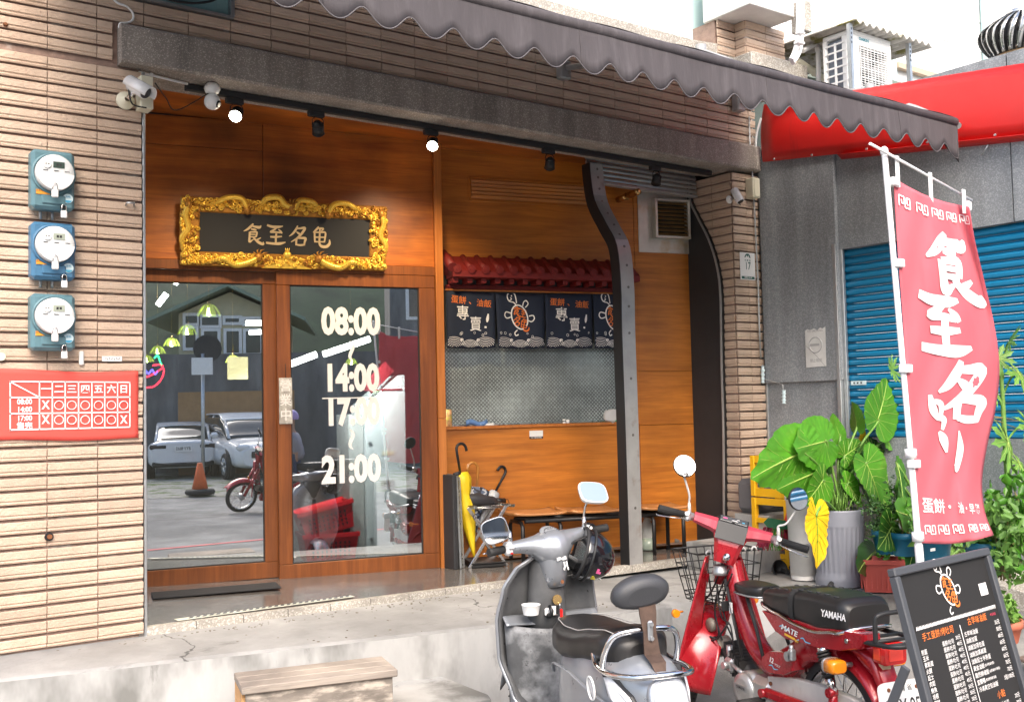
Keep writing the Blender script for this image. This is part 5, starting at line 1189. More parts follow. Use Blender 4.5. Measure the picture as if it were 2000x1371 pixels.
# corrugated rain cover
cv = thing('corrugated_cover', 'mossy corrugated rain cover over the outdoor unit on steel struts', 'canopy', (6.9, 5.0, 4.06))
e0 = onX(1668, 24, 6.72); e1 = onF(1822, 74, e0.y); 
mat('old_sheet', (.42, .40, .36), .85, var=.3, vscale=8, col2=(.16, .15, .05), c2scale=6, c2lo=.5, c2hi=.62, bump=.3)
zc0 = e0.z-.045; Lx = e1.x-e0.x
m = MB(); m.shell(72, 8, lambda u, v: (e0.x+Lx*u, e0.y+1.05*v, zc0-.02-.035*u*0+.016*sin(2*pi*u*12)+.02*v), .008); m.build('sheet', 'old_sheet', cv)
for px, py, pz in ((1664, 30, 185), (1782, 70, 165)):
    a_ = onF(px, py, e0.y+.04); b_ = onF(px-(0 if px < 1700 else 8), pz, e0.y+.04)
    m = MB(); m.box(((a_.x+b_.x)/2, e0.y+.04, (zc0-.03+b_.z-.1)/2), (.034, .006, zc0-.03-b_.z+.1)); m.box(((a_.x+b_.x)/2-.016, e0.y+.052, (zc0-.03+b_.z-.1)/2), (.004, .03, zc0-.03-b_.z+.1)); m.build('strut', 'galv', cv)
    m = MB()
    for k in range(4): m.box(((a_.x+b_.x)/2, e0.y+.0362, zc0-.07-.035*k), (.010, .002, .018))
    m.build('strut_slot', 'black', cv)
# turbine ventilator
tv = onF(1998, 112, 5.2); t = thing('turbine_ventilator', 'stainless turbine roof ventilator with curved vanes at the right edge', 'ventilator', (tv.x, tv.y, tv.z-.35))
R_ = .36; tilt = Matrix.Translation(tv) @ Matrix.Rotation(radians(-4), 4, 'Y')
m = MB(); m.lathe([(R_*.66, -.45), (R_*.66, -.14), (R_*.69, -.13), (R_*.69, -.10), (R_*.64, -.09), (R_*.64, .02)], 32, 0, tilt); m.build('throat', 'steel', t)
m = MB(); m.lathe([(R_*.70, .0), (R_*.76, .012), (R_*.76, .028), (R_*.70, .04)], 32, 0, tilt); m.build('base_ring', mat('rusty_steel', (.30, .20, .11), .4, .8, var=.3), t)
m = MB(); m.lathe([(R_*.66, .03), (R_*.86, .16), (R_*.80, .30), (R_*.3, .42)], 24, 0, tilt); m.build('dark_inside', 'black', t)
for k in range(26):
    a0 = 2*pi*k/26
    def vane(u, v, a0=a0):
        th = pi*(.06+.88*v); r = R_*(.70+.36*sin(th)) if v < .5 else R_*(.30*(2*v-1)*0+.70*(1-(2*v-1)**1.6)+.36*sin(th)+.12*(2*v-1))
        a = a0+.36*(v-.4)+ (u-.5)*.17*(1 if True else 0); r += .020*(u)
        return (r*cos(a), r*sin(a), .035+.42*v)
    m = MB(); m.shell(2, 9, vane, .002, M=tilt); m.build('vane', 'steel', t)
m = MB(); m.lathe([(R_*.40, .435), (R_*.40, .46), (.001, .475)], 24, 0, tilt); m.build('top_cap', 'steel', t)

# ================================================================== annex: terrazzo wall running out towards the street, with a blue roller shutter
XA = 6.50
ax_ = thing('annex_wall', 'grey terrazzo side wall beside the pillar with a blue shutter bay', 'wall', (6.6, 4.5, 0))
wz = lambda px, py, X=XA: onX(px, py, X)
yj = wz(1637, 600).y
zs0, zs1 = .815, 2.205
m = MB(); m.box((XA+.10, (5.8+yj)/2, 1.35), (.20, 5.8-yj, 3.5)); m.build('wall_panel', 'annex_stone', ax_)
m = MB(); y0_, y1_ = wz(1486, 500, XA-.035).y, wz(1634, 500, XA-.035).y; zb_ = wz(1560, 746, XA-.035).z
m.box((XA-.018, (y0_+y1_)/2, (zb_+3.05)/2), (.034, y0_-y1_, 3.05-zb_), bev=.004); m.build('wall_panel', 'annex_stone', ax_)
m = MB(); m.box((XA+.10, (yj-2.5)/2, zs0/2-.35), (.20, yj+2.5, zs0+.7)); m.build('wall_panel', 'annex_stone', ax_)
for (ya_, yb3) in ((yj, 3.42), (3.415, 1.6), (1.595, -2.5)): m = MB(); m.box((XA+.10, (ya_+yb3)/2, (zs1+3.3)/2), (.20, ya_-yb3-.004, 3.3-zs1)); m.build('wall_panel', 'annex_stone', ax_)
m = MB(); m.box((XA-.012, yj-.005, (zs0+zs1)/2+.02), (.05, .035, zs1-zs0+.05), bev=.004); m.box((XA+.012, yj-.04, (zs0+zs1)/2), (.03, .03, zs1-zs0), bev=.003); m.build('jamb', 'galv', ax_)
m = MB(); m.box((XA-.004, yj+.012, .35), (.02, .006, .95)); m.box((XA-.006, 5.47, .6), (.02, .02, 1.3), bev=.003); m.build('cover_strip', 'galv', ax_)
sh = thing('roller_shutter', 'closed blue ribbed roller shutter in the grey annex wall', 'shutter', (XA+.05, 3, zs0))
ns = 24; sp = (zs1-zs0)/ns; yS0, yS1 = yj-.03, -2.0
sm_ = MB(); sm_.loft([[(XA+.075, y, 0), (XA+.045, y, .002), (XA+.034, y, .012), (XA+.034, y, .030), (XA+.040, y, .040), (XA+.050, y, .046), (XA+.044, y, .050), (XA+.050, y, .0545), (XA+.075, y, .056)] for y in (yS0, yS1)], 0, False)
sme = sm_.mesh('slat', 'shutter_blue')
for k in range(ns):
    o = bpy.data.objects.new('slat', sme); COL.objects.link(o); o.parent = sh; o.matrix_local = XF[sh.name].inverted() @ Matrix.Translation((0, 0, zs0+sp*k))
m = MB(); q = wz(1665, 748); m.box((XA+.030, q.y-.03, q.z), (.004, .13, .03)); m.build('lock_label', 'sticker', sh)
m = MB()
for k in range(3): m.box((XA+.0275, q.y+.005-.03*k, q.z), (.002, .012, .012))
m.build('label_marks', 'print_black', sh)
# poster remains, shutter-pull handles
pa, pb_ = wz(1572, 642, XA-.038), wz(1615, 716, XA-.038)
t = thing('torn_poster', 'torn weathered paper no-smoking notice on the grey annex wall', 'poster', (XA-.037, pa.y, pa.z))
MX = frame((XA-.0385, (pa.y+pb_.y)/2, (pa.z+pb_.z)/2), (0, -1, 0), (0, 0, 1)); W2, H2 = abs(pa.y-pb_.y)/2, abs(pa.z-pb_.z)/2
m = MB(); m.prism([(-W2, -H2), (W2*.95, -H2*.97), (W2, H2), (W2*.7, H2*.93), (W2*.5, H2*.98), (W2*.2, H2*.86), (-W2*.1, H2*.97), (-W2*.5, H2*.9), (-W2*.75, H2*.97), (-W2*.98, H2*.88)], 0, .001, 0, MX); m.build('paper', mat('old_paper', (.62, .62, .60), .8, var=.15), t)
m = MB(); m.tube([(W2*.62*cos(2*pi*k/24), W2*.62*sin(2*pi*k/24)+.02, .0015) for k in range(24)], .004, 4, 0, True, M=MX); m.box((-.01, .02, .0016), (.09, .018, .0006), 0, MX); text(m, 'NO SMOKING', MX @ Matrix.Translation((0, .125, 0)), .022, 1, .01); text(m, '禁止吸菸', MX @ Matrix.Translation((0, -.10, 0)), .028, 1, .01)
stroke(m, [(-W2, .02, .004), (0, -.06, .004), (W2*.9, -.15, .003)], MX, 0, .0016); m.build('faded_print', mat('faded_print', (.38, .38, .38), .8), t)
for pts, hx in ((((1492, 715), (1492, 740), (1520, 748), (1529, 752), (1530, 765)), (1531, 762, 788)), (((1489, 712), (1489, 748)), (1490, 715, 748))):
    t = thing('insulator_handle', ('white ribbed insulator hung below the bent rod on the annex wall' if len(pts) > 2 else 'white ribbed insulator fixed at the corner of the tiled pillar'), 'insulator', wz(hx[0], hx[1], XA-.06))
    m = MB(); m.tube([wz(a, b, XA-.06) for a, b in pts], .004, 6); m.build('rod', 'galv', t)
    a_ = wz(hx[0], hx[1], XA-.06); b_ = wz(hx[0], hx[2], XA-.06); P = [a_+(b_-a_)*(k/12) for k in range(13)]; m = MB(); m.tube(P, [.018 if k % 3 == 0 else .012 for k in range(13)], 12); m.build('insulator', 'sticker', t)
# red sheet-metal canopy
rc = thing('red_canopy', 'bright red sheet metal fascia along the top of the annex', 'canopy', (6.4, 4.4, 3.0))
b0c, b1c = wz(1490, 317, XA-.06), wz(2000, 262, XA-.06)
t0c, t1c = wz(1492, 205, XA-.03), wz(2000, 124, XA-.03)
ext = (b1c-b0c)*.9; extt = (t1c-t0c)*.9
m = MB(); m.shell(30, 6, lambda u, v: Vector((b0c+(b1c+ext-b0c)*u)*(1-v)+(t0c+(t1c+extt-t0c)*u)*v)+Vector((-.012*sin(u*9)*sin(v*3)-.03*sin(pi*v), 0, 0)), .004); m.build('fascia', 'red_sheet', rc)
b2 = wz(1640, 300, XA-.06)
m = MB(); m.shell(10, 2, lambda u, v: b2+(b1c+ext-b2)*u+Vector((.05*v-.03, 0, -.010-.032*v)), .004); m.build('lower_flange', 'red_sheet', rc)
m = MB()
for u in (.03, .12, .24, .36, .48, .58, .7): q = b0c+(b1c+ext-b0c)*u; m.cyl(q+Vector((-.012, 0, .012)), q+Vector((0, 0, .012)), .008, n=8)
o = m.build('rivets', 'galv', rc)
m = MB(); m.box((XA+1.5, 2.2, 3.12), (2.9, 6.4, .12)); m.build('roof_deck', mat('roof_grey', (.35, .35, .34), .8, var=.2), rc)
m = MB(); q = wz(1925, 300); m.tube([wz(1930, 275, XA), wz(1929, 285, XA-.05), wz(1918, 303, XA-.05)], .006, 6); tag(m.build('wall_hook', 'galv'), 'small metal hook under the red canopy at the right', 'hook')

# ================================================================== red motorbike banner flag on its pole
YF = 2.35
fp = thing('banner_flag', 'pink-red vertical shop flag with white brush characters on a white pole', 'flag', (3.64, YF, ST))
pb0 = onF(1797, 1100, YF); pt0 = onF(1727, 296, YF); dpl = pt0-pb0; pbase = pb0+dpl*(-(pb0.z-ST)/dpl.z)
m = MB(); P = [pbase, pb0, pb0+dpl*.045, pb0+dpl*.05, pb0+dpl*.27, pb0+dpl*.275, pt0, pt0+Vector((0, 0, .006))]; m.tube(P, [.016, .016, .016, .0125, .0125, .011, .0115, .010], 14); m.build('pole', 'white_gloss', fp)
for py in (1047, 885): 
    f = (1100-py)/(1100-296); q = pb0+dpl*f; m = MB(); m.cyl(q-dpl*.012, q+dpl*.010, .022, n=14); m.box(tuple(q+Vector((.020, 0, 0))), (.03, .014, .03), bev=.003); m.build('pole_clamp', 'white_gloss', fp)
arm0 = onF(1690, 283, YF-.002)-Vector((0, .02, 0)); arm1 = onF(1889, 393, YF+.01)-Vector((0, .02, 0))
m = MB(); m.tube([arm0, arm1], .0055, 8); m.build('cross_arm', 'white_gloss', fp)
m = MB(); m.ell(tuple(pt0+Vector((0, 0, .0))), (.016, .016, .02), 12, 8); m.build('pole_cap', 'white_gloss', fp)
m = MB(); q = arm1; m.box(tuple(q-Vector((.012, -.008, .018))), (.035, .014, .055), bev=.005); m.build('arm_end', 'white_gloss', fp)
Lpts = [(1745, 348), (1752, 470), (1760, 580), (1768, 690), (1776, 790), (1784, 880), (1791, 970), (1799, 1060)]
Rpts = [(1893, 404), (1904, 470), (1925, 560), (1943, 640), (1952, 720), (1944, 800), (1928, 870), (1918, 940), (1924, 1000), (1941, 1045)]
def samp(P, v):
    t = v*(len(P)-1); i = min(int(t), len(P)-2); C = [(*p, 0) for p in P]
    q = crom(C, 8); t = v*(len(q)-1); i = min(int(t), len(q)-2); f = t-i; return q[i]*(1-f)+q[i+1]*f
def flag(u, v, off=0):           # u across from pole, v from the bottom up
    a = samp(Lpts, 1-v); b = samp(Rpts, 1-v); w = 1-v
    sag = 10*sin(pi*u)*max(0, (v-.8)/.2)**1.5
    px = a.x+(b.x-a.x)*u; py = a.y+(b.y-a.y)*u+sag+8*sin(pi*u)*max(0, (.06-v)/.06)
    yy = YF-.004+.045*sin(2.2*pi*u+2.6*v)*u+.05*u*sin(5*v+.6)-.03*sin(9*u)*u*(1-v)+.006*sin(34*u+9*v)*(.3+v)*u+.005*sin(22*v-16*u)-off
    return onF(px, py, yy)
m = MB(); m.shell(26, 60, flag, .0015); cl = m.build('cloth', mat('flag_red', (.66, .145, .18), .8, var=.06, vscale=4, transl=.18), fp)
m = MB(); FW = lambda x, y: flag(min(.995, max(.005, x)), min(.995, max(.005, y)), .004)
def fbrush(key, cx, cy, sz, rot=0, sx=1):
    for s_ in BRUSH[key]: stroke(m, [((a-50), (b-50), c*1.15) for a, b, c in s_], None, 0, 0, lambda x, y: FW(x, y), 6, sz/100, (cx, cy), rot, sx)
# u spans .42 m and v 1.5 m, so letters are stretched by 3.6 across
def fb(key, cx, cy, sz, rot=0, sx=1.0):
    for s_ in BRUSH[key]:
        W_ = lambda x, y: FW(cx+x/.42, cy+y/1.5); stroke(m, [((a-50)*sx, (b-50), c*1.5) for a, b, c in s_], None, 0, 0, W_, 6, sz/100, (0, 0), rot)
fb('shi', .62, .815, .25); fb('zhi', .45, .66, .235); fb('ming', .62, .485, .25)
for s_ in ([(-30, 60, 12), (-20, 20, 26), (-4, -6, 10)], [(-26, 44, 8), (2, 40, 18), (4, 10, 12)], [(-6, 2, 20), (14, -4, 18), (10, -34, 10)], [(0, -40, 10), (16, -62, 30), (28, -98, 8)], [(66, -30, 4), (76, -80, 24), (70, -130, 20), (66, -150, 8)], [(60, -128, 6), (70, -136, 14)]):
    stroke(m, s_, None, 0, 0, lambda x, y: FW(.36+x/.42, .40+y/1.5), 6, .0016)
def ft(s_, cx, cy, h, sx=1): text(m, s_, None, h, sx, .014, warp=lambda x, y: FW(cx+x/.42, cy+y/1.5))
ft('蛋餅', .24, .118, .072); ft('・', .48, .118, .07); ft('油・早餐', .77, .118, .062, .55)
def meander(cx, cy, w, h):
    L = [(-1, -1), (-1, 1), (-.05, 1), (-.05, -.35), (-.55, -.35), (-.55, .35)]; R2 = [(.08, 1), (.08, -1), (1, -1), (1, 1), (.45, 1), (.45, -.3), (.68, -.3)]
    for poly in (L, R2):
        for p, q in zip(poly, poly[1:]): stroke(m, [(p[0]*w/2, p[1]*h/2, .0055), ((p[0]+q[0])*w/4, (p[1]+q[1])*h/4, .0055), (q[0]*w/2, q[1]*h/2, .0055)], None, 0, 0, lambda x, y: FW(cx+x/.42, cy+y/1.5), 3)
for cx_ in (.15, .34, .55, .76, .92): meander(cx_, .050, .060 if cx_ < .7 else .045, .038)
for cx_ in (.13, .36, .56, .74, .91): meander(cx_, .945, .060 if cx_ < .7 else .05, .036)
m.build('flag_print', 'print_white', cl)['kind'] = 'stuff'
for u in (.03, .50, .97): a_ = flag(u, .985); b_ = arm0+(arm1-arm0)*max(0, min(1, ((a_.x-arm0.x)/(arm1.x-arm0.x)))); m = MB(); m.box(tuple((a_+b_)/2), (.024, .006, abs(b_.z-a_.z)+.035), bev=.002); m.build('hanging_loop', 'white', fp)
for v in (.985, .80, .53, .245): a_ = flag(0, v); m = MB(); m.box(tuple(a_+Vector((-.004, 0, 0))), (.045, .034, .032), bev=.003); m.build('pole_loop', 'white', fp)
m = MB(); m.box((pbase.x, pbase.y, ST+.03), (.34, .34, .06), bev=.02); m.build('base', 'white', fp)

# ================================================================== A-board menu
YT, ZT = 2.0, .56
ta, tb_ = onF(1745, 1103, YT), onF(1925, 1081, YT); bl, br = onF(1790, 1371, YT-.10), onF(1988, 1371, YT-.10)
# board plane: leaning back (its foot is nearer the street)
ux = Vector((1, 0, 0)); lean = radians(13.5); uy = Vector((0, sin(lean), cos(lean)))
x0 = onF(1737, 1106, YT).x; x1 = onF(1926, 1081, YT).x; BW, BH = x1-x0, 1.15
zt = (onF(1737, 1106, YT).z+onF(1926, 1081, YT).z)/2
MBd = frame(Vector((x0, YT, zt)), ux, uy)       # origin at the top left corner; y up the board
MBd = MBd @ Matrix.Rotation(radians(1.2), 4, 'Z')
ab = thing('menu_board', 'black A-frame menu board with white handwritten prices and turtle emblem', 'menu board', (x0+BW/2, YT-.2, ST))
m = MB(); m.box((BW/2, -BH/2, -.006), (BW-.03, BH-.03, .010), 0, MBd); m.build('board', mat('board_black', (.013, .0125, .0125), .7, var=.08), ab)
for c_, d_ in (((BW/2, -.013, .002), (BW, .026, .030)), ((BW/2, -BH+.013, .002), (BW, .026, .030)), ((.013, -BH/2, .002), (.026, BH-.0525, .030)), ((BW-.013, -BH/2, .002), (.026, BH-.0525, .030))):
    m = MB(); m.box(c_, d_, 0, MBd, .004); m.build('frame', mat('alu_grey', (.085, .09, .10), .45, .3) if 'alu_grey' not in MATS else 'alu_grey', ab)
leg_t = MBd @ Vector((.0, -.05, -.03))
for sx_ in (-.014, BW+.014):
    a_ = MBd @ Vector((sx_, -.42, -.014)); b_ = MBd @ Vector((sx_, -.42, -.014)) 
    m = MB(); a_ = MBd @ Vector((sx_, -.30, -.02)); b_ = Vector((a_.x, a_.y+.36, ST+.01)); d = b_-a_; M = frame((a_+b_)/2, d, (1, 0, 0)); m.box((0, 0, 0), (d.length, .012, .03), 0, M, .003); m.build('rear_leg', 'alu_grey', ab)
m = MB(); b3 = MBd @ Vector((0, -BH, 0))
MP2 = MBd @ Matrix.Translation((0, 0, .0005))
T = lambda s_, x, y, h, mi=0, sx=.8, al='LEFT', b=.002, sh_=.12: text(m, s_, MP2 @ Matrix.Translation((x, y, 0)), h, sx, b, mi, align=al, off=.001, shear=sh_)
turtle(m, MP2, .118, (BW*.50, -.105), 0, 1, off=.0015)
m.box((BW*.855, -.132, .0012), (.046, .040, .0008), 0, MP2)
stroke(m, [(.055, -.199, .005), (.2, -.197, .007), (.4, -.198, .007), (BW-.045, -.194, .005)], MP2, 0, .0015)
for k in range(60): x = .055+(BW-.10)*k/59; stroke(m, [(x, -.203, .003), (x+.004, -.191, .003)], MP2, 0, .0017)
stroke(m, [(BW*.515, -.222, .004), (BW*.515, -.55, .003), (BW*.515, -1.10, .003)], MP2, 0, .0015)
T('手工蛋餅/烤吐司', .075, -.229, .027, 1, .92)
T('古早味油飯', BW*.60, -.222, .026, 1, .92); T('每日限量', BW*.85, -.220, .010, 2, .9)
L1 = [('煎蛋', '30元'), ('玉米', '40元'), ('素鬆蛋', '40元'), ('火腿', '40元'), ('起士', '40元'), ('肉鬆', '40元'), ('鮪魚', '45元'), ('培根', '45元'), ('薯餅', '50元'), ('豬排', '50元'), ('牛肉', '50元'), ('雙重起士', '55元'), ('黑胡椒', '60元'), ('總匯', '60元'), ('鹹豬肉', '60元')]
for i, (a_, p_) in enumerate(L1):
    y = -.262-.0194*i; T(a_, .050, y-.010, .0172, 0, .95); T('蛋餅/吐司', .172, y-.003, .0168, 0, .95); T(p_, BW*.515-.012, y+.004, .0165, 0, .9, 'RIGHT')
L2 = [('古早味油飯', '35元'), ('油飯加蛋', '50元'), ('油飯加荷包蛋', '60元'), ('油飯加蒸鹹蛋', '60元'), ('油飯起士半熟蛋', '60元'), ('黃金油飯(加半熟滷肉蛋)', '65元'), ('黯然銷魂飯(油蔥豬排半熟蛋)', '70元'), ('宜蘭鴨(香蒜蔥鴨賞油飯)', '70元'), ('冷凍真空包油飯', '3包100元')]
for i, (a_, p_) in enumerate(L2):
    y = -.254-.0222*i; n_ = a_.split('('); T(n_[0], BW*.535, y-.003, .0178, 0, .95)
    if len(n_) > 1: T('('+n_[1], BW*.535+.0172*len(n_[0]), y-.003, .0098, 0, .9)
    T(p_, BW-.040, y+.006, .0178, 0, .9, 'RIGHT')
T('小點', BW*.70, -.470, .026, 1, .95)
for i, (a_, p_) in enumerate([('巧克力/草莓/花生吐司', '20元'), ('薯餅', '20元'), ('港式蘿蔔糕', '35元'), ('麥克雞塊', '45元'), ('熱狗', '20元')]):
    y = -.497-.0215*i; T(a_, BW*.535, y-.004, .0168, 0, .95); T(p_, BW-.040, y+.006, .0172, 0, .9, 'RIGHT')
mat('print_pinkred', (.62, .05, .10), .6); o = m.build('menu_lettering', ['print_white', 'print_orange', 'print_pinkred'], ab); o['kind'] = 'stuff'
# ================================================================== vehicles
mat('silver_paint', (.33, .35, .38), .34, .5, coat=.35, var=.08, vscale=5, rvar=.1, col3=(.22, .22, .22), c3scale=14, c3lo=.66, c3hi=.74, c3stretch=(1, 1, .4)); mat('grey_plastic', (.085, .087, .09), .55, var=.3, vscale=9, col2=(.15, .155, .16), c2scale=4, c2lo=.5, c2hi=.8, bump=.04)
mat('worn_plastic', (.085, .088, .092), .6, var=.3, vscale=10, col2=(.36, .37, .38), c2scale=4.5, c2lo=.50, c2hi=.68, col3=(.02, .02, .02), c3scale=9, c3lo=.62, c3hi=.7)
mat('seat_vinyl', (.017, .0165, .0165), .40, bump=.06, bscale=300, var=.1); mat('pad_vinyl', (.045, .047, .052), .45, bump=.2, bscale=420)
mat('mirror', (.92, .92, .92), .02, 1); mat('clear_lens', (.72, .73, .75), .12, coat=.6, var=.2, vscale=40); mat('amber_lens', (.80, .25, .01), .15, coat=.6, var=.12, vscale=50)
mat('red_lens', (.55, .015, .012), .15, coat=.6); mat('red_lens_bright', (.85, .06, .04), .2, coat=.5)
mat('cherry', (.36, .008, .016), .26, .15, coat=.6, var=.10, vscale=5, rvar=.06); mat('faded_red', (.50, .055, .085), .45, var=.12, vscale=8)
mat('engine_alu', (.58, .58, .57), .38, .75, var=.25, vscale=12, rvar=.15, col2=(.40, .36, .30), c2scale=9, c2lo=.6, c2hi=.8); mat('rusty_white', (.62, .60, .56), .5, .1, var=.12, vscale=8, col2=(.36, .19, .06), c2scale=6, c2lo=.58, c2hi=.76)
mat('fin_black', (.05, .047, .045), .6, .4, var=.3); mat('gauge_grey', (.018, .019, .02), .5, var=.1); mat('plate_white', (.80, .80, .78), .4); mat('helmet_black', (.008, .008, .01), .08, coat=.7)
mat('cup_white', (.80, .80, .78), .5); mat('rust_metal', (.10, .065, .05), .7, .5, var=.4, vscale=25)
def wheel(t, c, r, tw, rim='steel', spokes=0, n=40, Mx=None):
    """tyre, rim, hub and spokes about the local y axis at c"""
    M = (Mx or Matrix()) @ Matrix.Translation(c) @ Matrix.Rotation(pi/2, 4, 'X')
    m = MB(); pr = []
    for k in range(13):
        a = -pi*.62+pi*1.24*k/12; pr.append((r-tw*.62+tw*.62*cos(a), tw*.55*sin(a)))
    m.lathe(pr+[(r-tw*1.15, .0)]*0, n, 0, M); ty = m.build('tyre', 'rubber', t, False)
    m = MB()
    for k in range(n): 
        for s_ in (-1, 1):
            a = 2*pi*(k+.25*s_)/n; m.box((0, 0, 0), (tw*.28, .006, .014), 0, M @ Matrix.Rotation(a, 4, 'Z') @ Matrix.Translation((r-tw*.10, 0, s_*tw*.30)) @ Matrix.Rotation(-s_*.7, 4, 'Y'))
    m.build('tread_block', 'rubber', ty, False)['kind'] = 'stuff'
    m = MB(); ri = r-tw*1.0; m.lathe([(ri+.004, -tw*.36), (ri+.012, -tw*.42), (ri+.004, -tw*.42), (ri-.012, -tw*.22), (ri-.012, tw*.22), (ri+.004, tw*.42), (ri+.012, tw*.42), (ri+.004, tw*.36)], n, 0, M); m.build('rim', rim, t, False)
    m = MB(); m.lathe([(.001, -.05), (.045, -.05), (.055, -.035), (.055, .035), (.045, .05), (.001, .05)], 20, 0, M); m.build('hub', 'engine_alu', t, False)
    if spokes:
        for k in range(spokes):
            a = 2*pi*k/spokes; b_ = a+(.42 if k % 2 else -.42); s_ = .03 if (k//2) % 2 else -.03
            m = MB(); m.tube([M @ Vector((.05*cos(a), .05*sin(a), s_)), M @ Vector(((ri-.012)*cos(b_), (ri-.012)*sin(b_), s_*.2))], .0022, 5); m.build('spoke', 'rust_metal' if k % 3 == 0 else 'steel', t, False)
    else:
        for k in range(5):
            a = 2*pi*k/5; m = MB(); m.tube([M @ Vector((.045*cos(a), .045*sin(a), 0)), M @ Vector((ri*cos(a+.12), ri*sin(a+.12), 0))], [.022, .014], 8, flat=.6); m.build('spoke', rim, t, False)
def superring(x, yc, zc_, w, h, n=24, p=2.6, ang=0):
    out = []
    for k in range(n):
        a = 2*pi*k/n; c, s = cos(a), sin(a); out.append((x, yc+w*(abs(c)**(2/p))*(1 if c >= 0 else -1), zc_+h*(abs(s)**(2/p))*(1 if s >= 0 else -1)))
    return out
def interp(T, x):
    for (a, *A), (b, *B) in zip(T, T[1:]):
        if a <= x <= b or a >= x >= b:
            f = (x-a)/(b-a); f = f*f*(3-2*f)*.5+f*.5; return [p+(q-p)*f for p, q in zip(A, B)]
    return list((T[0] if abs(x-T[0][0]) < abs(x-T[-1][0]) else T[-1])[1:])

# ------------------------------------------------------------------ silver scooter
SG = -.53
sc = thing('motor_scooter', 'silver retro step-through scooter with black seat and a backrest pad', 'scooter', (2.816, 3.424, SG), radians(74.0))
SM = XF[sc.name]; SI = SM.inverted()
def SV(px, py, ax='x', val=0):
    """local point where the line of sight meets the scooter plane x, y or z = val"""
    i = 'xyz'.index(ax); o = SI @ CAM; d = (SI.to_3x3() @ ray(px, py)); return o+d*((val-o[i])/d[i])
BP = lambda m, n, mt, p=sc: m.build(n, mt, p, False)
# leg shield
hwT = [(0, .150), (.12, .190), (.35, .232), (.6, .240), (.8, .215), (.92, .165), (1.0, .085)]
xT = [(0, .330), (.12, .385), (.35, .440), (.6, .435), (.85, .405), (1.0, .38)]
def lshield(u, v, off=0, k=1.0):
    hw_ = interp(hwT, v)[0]*k; x = interp(xT, v)[0]; y = (2*u-1)*hw_; return (x-.085*(abs(2*u-1)**2.4)+off, y, .27+.68*v)
m = MB(); m.shell(24, 30, lambda u, v: lshield(u, v, .022), .014); BP(m, 'leg_shield', 'silver_paint')
m = MB(); m.shell(24, 30, lambda u, v: lshield(u, v, 0, .985), .012); BP(m, 'inner_shield', 'grey_plastic')
E_ = [lshield(0, k/40, .012, 1.01) for k in range(41)]+[lshield(1, 1-k/40, .012, 1.01) for k in range(41)]
m = MB(); m.tube(E_, .009, 8); BP(m, 'shield_rim', 'silver_paint')
for v_ in (.30, .44, .60, .74, .88):
    for u_ in (.05, .95): q = Vector(lshield(u_, v_, -.006)); m = MB(); m.cyl(q+Vector((.004, 0, 0)), q+Vector((-.004, 0, 0)), .006, n=8); BP(m, 'screw', 'black')
# steering tunnel and glove box inside the shield
m = MB(); m.loft([superring(0, 0, 0, 1, 1) and [(interp([(.50, .37), (.95, .36)], z)[0]+.085*cos(a)*-1*(.75 if z < .7 else .9), .082*sin(a)*(1+.25*(.95-z)), z) for a in [2*pi*k/20 for k in range(20)]] for z in (.60, .70, .80, .90, .97)], 0, True); BP(m, 'steering_tunnel', 'grey_plastic')
m = MB()
def pocket(u, v):
    y = (2*u-1)*.225; b = lshield(u, (.60+.06-.27)/.68*1.0, 0); return (b[0]-.02-.085*v*(1-.35*abs(2*u-1)**2), y, .665+.03*(1-v)-.02*sin(pi*u))
m.shell(20, 5, pocket, .006); BP(m, 'glovebox_lip', 'silver_paint')
m = MB()
def apron_in(u, v):
    y = (2*u-1)*(.215-.03*(1-v)); xb = .345-.10*(1-abs(2*u-1)**2*.9)*1.0; return (xb+.02*(1-v)-.06*(1-v)*(1-abs(2*u-1)**2)*-.6, y, .275+.385*v-.02*sin(pi*u)*v)
m.shell(20, 12, apron_in, .008); BP(m, 'knee_panel', 'worn_plastic')
m = MB(); m.box((.300, -.02, .43), (.03, .03, .16), 0, Matrix.Translation((0, 0, 0)), .008); BP(m, 'hatch', 'grey_plastic')
q = SV(1037, 1186, 'x', .29); m = MB(); m.lathe([(.034, -.03), (.042, .012), (.044, .014), (.040, .012), (.033, -.02), (.001, -.02)], 24, 0, Matrix.Translation(q)); tag(m.build('paper_cup', 'cup_white'), 'white paper cup sitting in the glove pocket of the silver scooter', 'cup').matrix_world = SM
q = SV(1083, 1192, 'x', .27); m = MB(); m.box(tuple(q), (.02, .035, .04), 0, None, .006); m.box(tuple(q+Vector((.004, .03, -.004))), (.02, .03, .035), 0, None, .006); o = m.build('crumpled_tissue', 'white'); o.matrix_world = SM; tag(o, 'white crumpled tissue in the glove pocket of the silver scooter', 'tissue')
m = MB(); m.cyl((.272, -.012, .76), (.262, -.012, .762), .022, n=16); BP(m, 'key_lock', 'brass')
m = MB(); m.tube([(.25, .032, .74), (.225, .032, .722), (.235, .032, .70), (.262, .032, .695)], [.008, .010, .010, .012], 8); BP(m, 'bag_hook', 'black')
ky = thing('key_ring', 'keys with green tag hanging from the silver scooter ignition', 'keys', M=SM @ Matrix.Translation((.255, -.015, .75)))
m = MB(); m.tube([(.014*cos(2*pi*k/14), 0, -.016+.016*sin(2*pi*k/14)) for k in range(14)], .0016, 5, 0, True); m.build('ring', 'chrome', ky, False)
m = MB(); m.box((-.004, -.010, -.055), (.012, .014, .055), bev=.004); m.build('lighter', 'red_lens', ky, False)
m = MB(); m.box((-.006, -.012, -.115), (.010, .024, .065), bev=.004); m.build('green_tag', mat('tag_green', (.05, .35, .10), .3), ky, False)
m = MB(); m.box((-.002, .008, -.03), (.008, .012, .04), bev=.002); m.build('key', 'black', ky, False)
